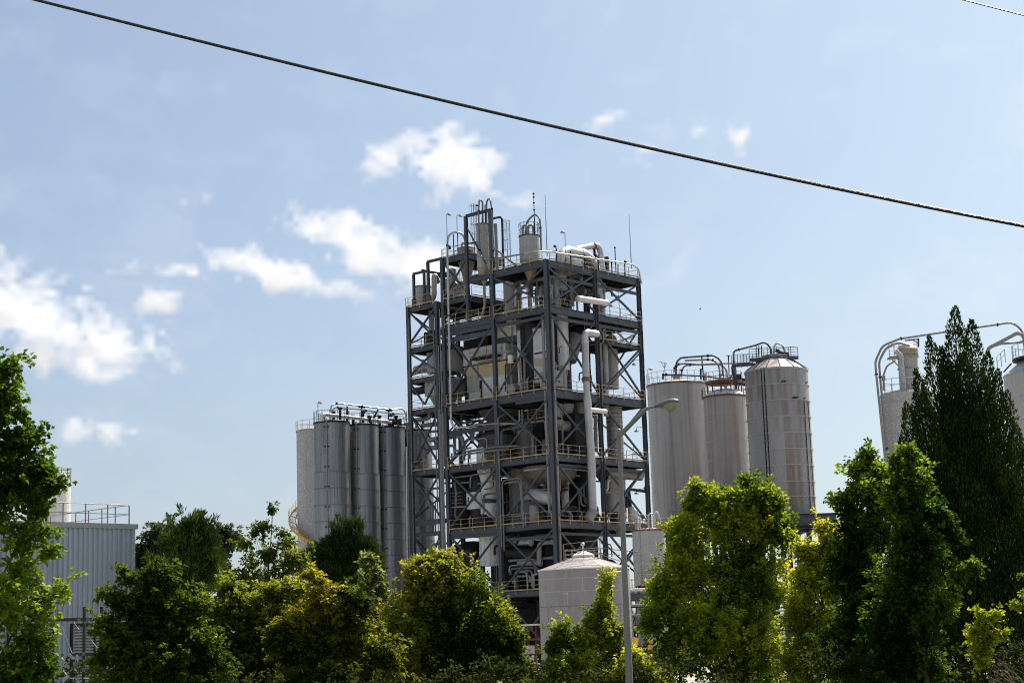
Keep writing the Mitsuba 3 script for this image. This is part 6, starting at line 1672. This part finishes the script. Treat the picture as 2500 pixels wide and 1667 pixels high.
def foliage(R, lobes, n, size, cols, cr, per=90, gap=.36, droop=.35, hole=.9, shape=.8, needle=False, flat_=1.0, fill=2.6, ragged=1.0, rise=.5, thick=.45):
    """n leaves in sprays (clusters of per leaves, cr metres wide) scattered through the lobes (centre, (rx, ry, rz)); returns the leaf mesh with colours, and the spray centres."""
    vol = np.array([l[1][0] * l[1][2] for l in lobes]) ** .9
    nt = max(6, n // per)
    k = nt * 2
    idx = R.choice(len(lobes), k, p=vol / vol.sum())
    C, S = np.array([l[0] for l in lobes])[idx], np.array([l[1] for l in lobes])[idx]
    u = unit(R.normal(size=(k, 3)))
    rad = R.random(k) ** (1 / fill)
    edge = 1 - np.clip(cr * .75 / np.maximum(S.min(1), cr), 0, .75)      # sprays stay about inside the outline
    T_ = C + u * S * (rad * (edge + .22 * ragged * R.normal(size=k) * (1 - edge + .1)))[:, None]
    keep = meshkit.fbm(T_ / hole, 2, 11) > gap
    T_, u = T_[keep][:nt], u[keep][:nt]
    nt = len(T_)
    # one spray in seven stands out of the outline as a shoot
    o_ = R.random(nt) < .14 * ragged
    T_[o_] += u[o_] * np.array([1, 1, 1.2]) * (cr * R.uniform(.4, 1.5, (nt, 1)))[o_]
    ci = np.repeat(np.arange(nt), per)
    m = len(ci)
    # a spray is a shoot: leaves along a curved axis, thickest near its foot
    ln = cr * np.where(o_, R.uniform(.6, 1.2, nt), R.uniform(.55, 1.35, nt))
    ax = unit(u * np.array([1, 1, .5]) * (1.1 - rise) + np.array([0, 0, 1.0]) * (rise - .12) + R.normal(size=(nt, 3)) * .38)
    sp_ = R.random(m) ** .8 * 1.7 - .8
    w = unit(R.normal(size=(m, 3)))
    off = ax[ci] * (sp_ * ln[ci])[:, None] + w * ((R.random(m) ** .6) * (1 - .62 * np.clip(sp_, 0, 1)) * cr * thick)[:, None] * np.array([1, 1, flat_])
    off[:, 2] -= droop * .35 * np.clip(sp_, 0, 1) ** 2 * ln[ci]
    w = unit(w * .7 + ax[ci] * .6)
    p = T_[ci] + off
    if needle:
        d = unit(w * .55 + u[ci] * .5 + np.array([0, 0, .5]) + R.normal(size=(m, 3)) * .3)
        nrm = unit(np.cross(d, R.normal(size=(m, 3))))
    else:
        d = unit(w * .9 + u[ci] * .5 + np.array([0, 0, -droop]) + R.normal(size=(m, 3)) * .35)
        nrm = unit(np.array([0, 0, .9]) + w * .55 + R.normal(size=(m, 3)) * .45)
        nrm = unit(nrm - d * (nrm * d).sum(1, keepdims=True))
    L = size * R.uniform(.65, 1.3, m)
    v, f = leaf_mesh(p, d, nrm, L, L * shape)
    cols = np.array(cols)
    t = meshkit.fbm(T_ * .4, 2, 3)
    t = np.clip((t - .28) / .44 + R.normal(size=nt) * .2, 0, .999)
    a = np.clip(t[ci] + R.normal(size=m) * .1, 0, .999) * (len(cols) - 1)
    i0 = a.astype(int)
    x = (a - i0)[:, None]
    c = cols[i0] * (1 - x) + cols[np.minimum(i0 + 1, len(cols) - 1)] * x
    c = c * R.uniform(.8, 1.2, (m, 1))
    return v, f, np.repeat(c, 4, 0), T_


def limbs(R, base, top, r0, tips, n_sub=26, lean=.15):
    """Tapered trunk and branches that reach out to some of the twigs."""
    k = np.linspace(0, 1, 9)
    side = R.normal(size=3) * np.array([1, 1, 0]) * lean
    tr = np.array([base * (1 - t) + top * t + side * math.sin(t * 5) * .6 for t in k])
    trunk = tube(tr, r0 * (1 - .86 * k), 9)
    br = []
    sel = R.choice(len(tips), min(n_sub, len(tips)), replace=False)
    for i in sel:
        e = tips[i]
        h = np.clip((e[2] - base[2]) / max(top[2] - base[2], .1) - R.uniform(.12, .35), .12, .93)
        s = np.array([np.interp(h, k, tr[:, j]) for j in range(3)])
        mid = s * .5 + e * .5 + np.array([0, 0, -.12 * np.linalg.norm(e - s)]) + R.normal(size=3) * .06
        rr = r0 * (1 - .8 * h) * .38
        br.append(tube([s, s * .6 + mid * .4, mid, mid * .4 + e * .6, e], [rr, rr * .8, rr * .6, rr * .4, rr * .2], 5, False))
    return trunk, join(br)


def tree(name, label, lobes_px, Y, n, size, cols, trunk_px, cr=.45, mat='leaf', r0=None, seed=1, depth=.85, cat='tree', n_sub=26, group=None, **kw):
    R = np.random.default_rng(seed)
    L = []
    for x, y, rx, ry in lobes_px:
        dy = R.uniform(-.5, .5) * wid(max(rx, ry), at(x, y, Y)) * .7
        p = at(x, y, Y + dy)
        a, b = wid(rx, p), wid(ry, p)
        L.append((p, (a, max(.25, depth * .5 * (a + b)), b)))
    v, f, c, tips = foliage(R, L, n, size, cols, cr, **kw)
    k = thing(name, label, cat, group)
    zmin = .04
    lowv = v[:, 2] < zmin
    v[lowv, 2] = zmin + R.random(lowv.sum()) * .2
    scene[k + '__crown'] = mikit.ply((v, f), mat, smooth=False, color=c)
    (xb_, xt_, yt_) = trunk_px
    top = at(xt_, yt_, Y)
    base = np.array([at(xb_, 1600, Y)[0], Y, -.15])
    t, b = limbs(R, base, top, r0 or max(.06, (top[2]) * .018), tips, n_sub)
    add(k, 'trunk', t, 'bark')
    add(k, 'branches', b, 'bark')
    return k


G = {'green': [(.06, .115, .013), (.15, .24, .02), (.29, .38, .03)], 'yellowgreen': [(.12, .18, .015), (.32, .38, .024), (.52, .52, .035)],
     'yellow': [(.22, .28, .018), (.42, .46, .026), (.62, .58, .036)], 'olive': [(.045, .075, .012), (.125, .175, .02), (.28, .32, .034)],
     'brown': [(.045, .075, .012), (.12, .18, .018), (.26, .31, .028), (.33, .31, .04)], 'dark': [(.02, .045, .010), (.06, .12, .016), (.26, .36, .03)],
     'pine': [(.035, .065, .018), (.08, .13, .028), (.17, .22, .035)], 'cypress': [(.014, .030, .009), (.026, .055, .012), (.07, .10, .018), (.10, .085, .026)],
     'pale': [(.12, .16, .03), (.26, .30, .08), (.44, .45, .17)]}
tree('plane_tree', 'large leaved green tree reaching in at the left edge of the picture', [(-70, 960, 130, 110), (-20, 1060, 90, 110), (30, 1180, 95, 95), (-40, 1260, 120, 60), (105, 1150, 42, 42), (52, 1015, 34, 32), (25, 900, 40, 40), (125, 1190, 30, 60), (95, 1240, 40, 35),
     (60, 1400, 80, 55), (118, 1350, 34, 24), (10, 1480, 120, 80), (85, 1560, 70, 70), (30, 1640, 100, 60), (140, 1440, 34, 18), (60, 1320, 60, 40), (100, 1300, 30, 24), (90, 1640, 60, 50), (60, 1080, 70, 60), (10, 960, 50, 60), (-150, 1200, 170, 260), (-170, 1500, 190, 180), (100, 1470, 50, 40)], 38, 26000, 0.125, G['green'], (-190, -160, 880), 0.3, seed=2, shape=.95, n_sub=60, r0=.17, fill=1.9, hole=0.5, per=16, rise=0.35, flat_=0.9, gap=0.27)
tree('broadleaf_tree', 'hazy loose leaved tree behind the round pine right of the corrugated building', [(392, 1318, 60, 46), (350, 1352, 34, 30), (335, 1400, 40, 40), (552, 1312, 34, 44), (548, 1385, 45, 60), (450, 1400, 110, 60), (400, 1450, 110, 60)], 118, 16000, 0.27, [(.05, .07, .03), (.085, .105, .045), (.12, .13, .06)], (430, 440, 1300), 0.6, seed=3, gap=0.36, hole=1.2, per=18, rise=0.4)
tree('pine_tree', 'dense round topped pine left of the thin sparse tree', [(455, 1330, 72, 64), (470, 1292, 44, 38), (500, 1310, 40, 40), (430, 1395, 80, 45), (500, 1380, 60, 50), (450, 1430, 90, 40)], 104, 30000, 0.36, G['pine'], (455, 465, 1262), 0.45, 'needle', seed=4, needle=True, shape=.16, gap=0.15, per=34, rise=0.7, thick=0.5)
tree('sparse_tree', 'thin sparse tree with drooping leaf sprays left of the white tank', [(664, 1243, 12, 9), (646, 1284, 38, 14), (622, 1300, 20, 14), (690, 1300, 22, 12), (600, 1326, 26, 22), (700, 1325, 24, 18), (612, 1372, 42, 36), (712, 1372, 40, 46), (655, 1420, 60, 46), (742, 1366, 22, 34), (590, 1420, 40, 40), (655, 1350, 30, 30)], 84, 5600, 0.17, G['olive'], (632, 662, 1242), 0.34, seed=5, droop=.8, n_sub=70, r0=.09, gap=0.3, hole=0.7, per=12, rise=0.3, thick=0.35)
tree('pine_tree', 'dark green pine in front of the stainless silos', [(845, 1315, 46, 36), (858, 1292, 28, 20), (806, 1340, 40, 22), (888, 1338, 40, 30), (772, 1352, 24, 10), (786, 1374, 40, 16), (842, 1372, 66, 30), (905, 1372, 34, 26), (760, 1360, 16, 10), (830, 1410, 70, 26), (800, 1400, 30, 20)], 98, 26000, 0.36, [(.024, .05, .016), (.045, .08, .022), (.075, .11, .028)], (840, 848, 1280), 0.42, 'needle', seed=6, needle=True, shape=.16, gap=0.26, hole=0.8, per=34, rise=0.6, thick=0.5)
tree('maple_tree', 'olive green maple with stray twigs reaching over the corrugated building', [(388, 1410, 52, 62), (345, 1480, 80, 60), (410, 1510, 100, 80), (310, 1560, 70, 70), (420, 1600, 130, 80), (252, 1438, 22, 7), (270, 1450, 22, 12), (300, 1392, 16, 10), (318, 1415, 24, 14), (285, 1475, 34, 14), (262, 1520, 40, 14), (268, 1600, 50, 24), (240, 1610, 30, 10), (360, 1650, 160, 60), (470, 1560, 70, 60), (500, 1620, 80, 60), (470, 1480, 40, 40)], 58, 34000, 0.15, [(.042, .075, .010), (.115, .165, .016), (.26, .30, .026)], (395, 395, 1360), 0.38, seed=7, droop=.5, n_sub=50, gap=0.28, hole=0.6, per=22, rise=0.12, flat_=0.45)
tree('maple_tree', 'olive brown tree in front of the sparse tree', [(560, 1480, 70, 50), (620, 1495, 66, 50), (690, 1505, 66, 52), (600, 1580, 130, 70), (510, 1560, 60, 70), (690, 1590, 80, 70), (600, 1650, 180, 50), (520, 1490, 60, 40), (715, 1440, 40, 40), (660, 1450, 50, 40), (560, 1440, 40, 30)], 70, 34000, 0.17, G['olive'], (600, 610, 1470), 0.4, seed=8, droop=.5, n_sub=40, gap=0.28, hole=0.7, per=22, rise=0.2, flat_=0.55)
tree('maple_tree', 'dark maple with orange yellow sprays at its top below the pine', [(762, 1402, 32, 16), (778, 1420, 28, 9), (775, 1448, 56, 18), (832, 1440, 34, 16), (800, 1480, 80, 36), (750, 1520, 80, 50), (850, 1530, 80, 60), (790, 1590, 130, 80), (800, 1660, 160, 40), (700, 1560, 60, 60), (870, 1470, 40, 50), (930, 1600, 60, 60)], 66, 36000, 0.16, [(.03, .05, .010), (.08, .115, .014), (.19, .22, .022), (.42, .37, .03)], (805, 800, 1430), 0.4, seed=9, droop=.45, n_sub=40, gap=0.27, hole=0.7, per=22, rise=0.15, flat_=0.5)
tree('pale_leaf_tree', 'upright tree with pale shiny leaves between the maple and the third stainless silo', [(898, 1370, 26, 26), (912, 1400, 26, 30), (925, 1440, 22, 34), (895, 1450, 36, 40), (935, 1500, 30, 50), (890, 1530, 50, 60), (920, 1580, 46, 60), (900, 1650, 70, 50)], 76, 15000, 0.17, G['pale'], (905, 905, 1365), 0.38, seed=10, droop=.7, gap=0.3, flat_=1.3, hole=0.7, per=18, rise=0.45)
tree('maple_tree', 'big rounded maple with reddish tips in the middle of the tree row', [(1080, 1400, 72, 42), (1092, 1372, 36, 26), (1030, 1385, 34, 30), (1020, 1420, 44, 44), (1145, 1450, 66, 58), (1050, 1490, 100, 80), (1200, 1510, 62, 62), (990, 1560, 80, 100), (1120, 1580, 130, 90), (1235, 1590, 52, 60), (1262, 1548, 26, 22), (1250, 1630, 50, 40), (1080, 1650, 180, 60), (1160, 1400, 24, 20)], 70, 60000, 0.15, G['brown'], (1100, 1085, 1380), 0.38, seed=11, droop=.3, n_sub=60, flat_=1.0, hole=0.8, per=22, rise=0.55, gap=0.29)
tree('sweetgum_tree', 'small pointed yellow green tree in front of the round storage tank', [(1483, 1418, 9, 18), (1480, 1448, 17, 22), (1470, 1490, 32, 30), (1462, 1530, 48, 34), (1500, 1545, 26, 30), (1440, 1575, 50, 36), (1500, 1590, 34, 50), (1375, 1545, 28, 28), (1385, 1590, 44, 40), (1348, 1580, 22, 30), (1400, 1630, 80, 50), (1490, 1650, 60, 40), (1350, 1640, 40, 40)], 62, 24000, 0.13, G['yellowgreen'], (1478, 1483, 1408), 0.32, seed=12, droop=.25, n_sub=50, gap=0.29, flat_=1.2, hole=0.6, per=18, rise=0.55)
tree('tulip_tree', 'tall broad yellow green tree in front of the right silos', [(1698, 1196, 18, 26), (1690, 1240, 36, 36), (1818, 1180, 14, 18), (1770, 1200, 44, 32), (1835, 1205, 44, 36), (1880, 1225, 44, 46), (1745, 1255, 66, 56), (1775, 1225, 70, 40), (1855, 1215, 56, 38), (1720, 1222, 40, 30), (1680, 1310, 62, 60), (1820, 1300, 110, 76), (1910, 1300, 40, 56), (1670, 1400, 74, 80), (1800, 1420, 104, 84), (1885, 1420, 54, 80), (1632, 1470, 56, 60), (1720, 1540, 110, 86), (1840, 1560, 80, 86), (1650, 1600, 70, 60), (1590, 1520, 30, 50), (1600, 1440, 18, 30), (1800, 1640, 150, 50)], 76, 60000, 0.17, [(.05, .10, .012), (.13, .22, .016), (.27, .35, .022), (.44, .47, .03)], (1775, 1800, 1190), 0.42, seed=13, droop=.3, n_sub=80, flat_=1.25, hole=1.0, per=20, rise=0.7, gap=0.36)
tree('yellow_tree', 'bright yellow green tree between the broad tree and the dark tree', [(2015, 1292, 30, 14), (2030, 1320, 30, 20), (1965, 1345, 34, 34), (2022, 1350, 40, 34), (1985, 1410, 60, 50), (2030, 1430, 40, 50), (1955, 1500, 50, 70), (2010, 1560, 60, 90), (1955, 1630, 70, 60)], 68, 28000, 0.15, G['yellow'], (1990, 2012, 1300), 0.38, seed=14, droop=.3, n_sub=40, gap=0.29, flat_=1.2, hole=0.8, per=20, rise=0.6)
tree('sweetgum_tree', 'dark tree with light edged crown at the left of the cypress', [(2118, 1112, 22, 22), (2095, 1150, 34, 30), (2150, 1160, 36, 40), (2108, 1200, 50, 40), (2155, 1240, 50, 50), (2052, 1222, 20, 14), (2075, 1260, 30, 30), (2110, 1310, 80, 60), (2080, 1400, 66, 80), (2130, 1490, 90, 90), (2060, 1590, 80, 80), (2140, 1630, 110, 60)], 55, 44000, 0.135, G['dark'], (2150, 2118, 1105), 0.34, seed=15, droop=.3, n_sub=50, hole=0.7, flat_=0.9, per=22, rise=0.45, gap=0.29)
tree('sweetgum_tree', 'dark tree with bright right edge directly in front of the cypress', [(2218, 1108, 18, 18), (2205, 1140, 32, 30), (2235, 1180, 40, 46), (2200, 1210, 40, 50), (2245, 1260, 56, 50), (2290, 1252, 26, 26), (2268, 1300, 50, 40), (2310, 1275, 20, 14), (2240, 1330, 70, 50), (2330, 1312, 26, 10), (2380, 1386, 22, 8), (2340, 1400, 30, 12), (2215, 1420, 80, 80), (2200, 1520, 90, 90), (2285, 1480, 50, 50), (2220, 1630, 120, 60)], 51, 46000, 0.13, G['dark'], (2262, 2225, 1105), 0.33, seed=16, droop=.3, n_sub=50, r0=.09, hole=0.7, flat_=0.9, per=22, rise=0.45, gap=0.29)
# cypress: many upright flame shaped plumes
R = np.random.default_rng(40)
plumes = [(2332, 750, 26), (2373, 783, 24), (2268, 822, 24), (2298, 850, 22), (2350, 860, 30), (2316, 880, 26), (2412, 862, 22), (2436, 905, 24), (2235, 905, 22), (2458, 955, 24), (2392, 900, 30), (2212, 985, 24), (2250, 960, 30), (2290, 960, 30), (2335, 980, 34), (2375, 980, 34), (2420, 990, 34), (2482, 1040, 26), (2200, 1070, 26), (2500, 1110, 30), (2540, 1180, 34), (2180, 1150, 26), (2240, 1090, 34), (2285, 1100, 36), (2330, 1110, 36), (2380, 1110, 36), (2430, 1110, 36), (2470, 1150, 34), (2200, 1230, 34), (2250, 1240, 40), (2310, 1240, 40), (2370, 1240, 40), (2430, 1240, 40), (2490, 1250, 40), (2550, 1300, 40), (2180, 1330, 34), (2260, 1380, 44), (2340, 1380, 44), (2420, 1380, 44), (2500, 1390, 44), (2220, 1480, 44), (2310, 1500, 44), (2400, 1500, 44), (2480, 1510, 44), (2560, 1480, 44)]
VV, FF, CC, n0 = [], [], [], 0
CY = 63.0
axis_ = at(2350, 1200, CY)
for x, y, w in plumes:
    dy = R.uniform(-1.0, .9)
    tip = at(x, y, CY + dy)
    Lh = wid(360, tip)
    W_ = wid(w * 1.6, tip)
    n_ = 3600
    t = R.random(n_) ** .75
    tz = tip[2] - t * Lh
    rad = W_ * np.minimum(1, (t * 2.3) ** .72) * 1
    an = R.random(n_) * 2 * np.pi
    lump = meshkit.fbm(np.stack([t * 8, np.cos(an) * 1.1 + x, np.sin(an) * 1.1], -1), 3, 9)
    rad = rad * (.45 + 1.15 * lump) * R.random(n_) ** .3
    o = np.stack([np.cos(an), np.sin(an), an * 0], -1)
    lean_ = nz((axis_ - tip) * np.array([1, 1, 0])) * .10
    p = np.stack([np.full(n_, tip[0]), np.full(n_, tip[1]), tz], -1) + o * rad[:, None] + (t * Lh)[:, None] * lean_
    d = unit(o * .45 + np.array([0, 0, 1.0]) + R.normal(size=(n_, 3)) * .28)
    nr = unit(np.cross(d, R.normal(size=(n_, 3))))
    L_ = .135 * R.uniform(.6, 1.3, n_)
    v, f = leaf_mesh(p, d, nr, L_, L_ * .42, .1)
    cc = np.array(G['cypress'])
    a = np.clip(R.normal(.3, .14) + (lump - .5) * 1.1 + (1 - t) * .12 + R.normal(size=n_) * .12, 0, .999) * 3
    i0 = a.astype(int)
    c = cc[i0] * (1 - (a - i0)[:, None]) + cc[np.minimum(i0 + 1, 3)] * (a - i0)[:, None]
    VV.append(v)
    FF.append(f + n0)
    CC.append(np.repeat(c, 4, 0))
    n0 += len(v)
k = thing('cypress_tree', 'tall dark many tipped cypress at the right edge', 'tree')
scene[k + '__crown'] = mikit.ply((np.vstack(VV), np.vstack(FF)), 'needle', smooth=False, color=np.vstack(CC))
b0 = np.array([axis_[0], CY, -.15])
add(k, 'trunk', tube([b0, b0 * .5 + at(2340, 760, CY) * .5, at(2334, 880, CY)], [.24, .14, .03], 10), 'bark')
add(k, 'branches', [tube([np.array([axis_[0], CY, max(1, at(x, y, CY)[2] - 7.5)]), (at(x, y, CY) - UZ * 3.6) * .7 + np.array([axis_[0], CY, at(x, y, CY)[2] - 4.5]) * .3, at(x, y + 60, CY)], [.07, .05, .015], 5) for x, y, w in plumes[:30]], 'bark')
tree('shrub', 'small bright yellow green shrub in the dark at the lower right corner', [(2402, 1512, 22, 14), (2425, 1500, 18, 10), (2385, 1545, 26, 16), (2410, 1555, 30, 20), (2440, 1550, 18, 12), (2395, 1590, 30, 16), (2400, 1612, 16, 10)], 44, 3600, 0.11, G['yellow'], (2440, 2410, 1510), 0.2, seed=18, n_sub=24, cat='shrub', r0=.02, gap=0.28, hole=0.4, per=14, rise=0.3)
tree('shrub', 'thin leafy sprig cut off by the right edge above the bare twigs', [(2480, 1478, 26, 7), (2500, 1440, 14, 8), (2490, 1405, 12, 6), (2520, 1460, 30, 20)], 44, 700, 0.09, G['yellowgreen'], (2560, 2500, 1430), 0.2, seed=19, n_sub=16, cat='shrub', r0=.02, gap=0.2, hole=0.8, per=12, rise=0.2)
k = thing('bare_shrub', 'tangle of bare pale twigs in the lower right corner', 'shrub')
R = np.random.default_rng(77)
tw_ = []
for i in range(38):
    a = at(2520 + R.uniform(-30, 40), 1720, 40 + R.uniform(-.6, .6))
    e = at(R.uniform(2405, 2530), R.uniform(1585, 1668), 40 + R.uniform(-.8, .8))
    m_ = a * .5 + e * .5 + R.normal(size=3) * .12
    tw_.append(tube(bend([a, m_, e], .3, 3), np.linspace(.011, .003, len(bend([a, m_, e], .3, 3))), 4, False))
add(k, 'twigs', tw_, 'twig')
tree('shrub', 'leafy bush at the foot of the street lamp', [(1565, 1640, 36, 30), (1600, 1665, 50, 30), (1545, 1600, 22, 26), (1520, 1660, 50, 30)], 60, 7500, 0.12, G['yellowgreen'], (1560, 1560, 1620), 0.3, seed=20, cat='shrub', n_sub=20, r0=.03, gap=0.28, hole=0.6, per=18, rise=0.5)
# undergrowth along the foot of the trees, and the far wood on the horizon
R = np.random.default_rng(5)
lob = []
for i in range(70):
    x = R.uniform(-60, 2620)
    Yk = R.uniform(49, 88)
    p = at(x, 1650, Yk)
    p[2] = R.uniform(.3, 2.0)
    lob.append((p, (R.uniform(.8, 1.9), R.uniform(.7, 1.4), R.uniform(.5, 1.2))))
v, f, c, _ = foliage(R, lob, 42000, .13, [(.018, .026, .008), (.035, .048, .012), (.075, .09, .018)], .4, per=24, gap=.30)
v[:, 2] = np.maximum(v[:, 2], .05)
scene['undergrowth'] = mikit.ply((v, f), 'leaf', smooth=False, color=c)
labels['undergrowth'] = {'label': 'low tangled undergrowth along the foot of the trees', 'category': 'undergrowth', 'kind': 'stuff'}
lob = []
for i in range(260):
    x = R.uniform(-90, 150)
    lob.append((np.array([x, R.uniform(330, 372), R.uniform(2.0, 7.2)]), (R.uniform(2.5, 5), R.uniform(2.5, 4), R.uniform(2, 3.4))))
v, f, c, _ = foliage(R, lob, 42000, .8, [(.04, .06, .03), (.06, .085, .04), (.08, .10, .05)], 1.7, per=24, gap=.25, hole=4.0)
v[:, 2] = np.maximum(v[:, 2], .05)
scene['woodland'] = mikit.ply((v, f), 'leaf', smooth=False, color=c)
labels['woodland'] = {'label': 'far off wood along the horizon behind the plant', 'category': 'wood', 'kind': 'stuff'}
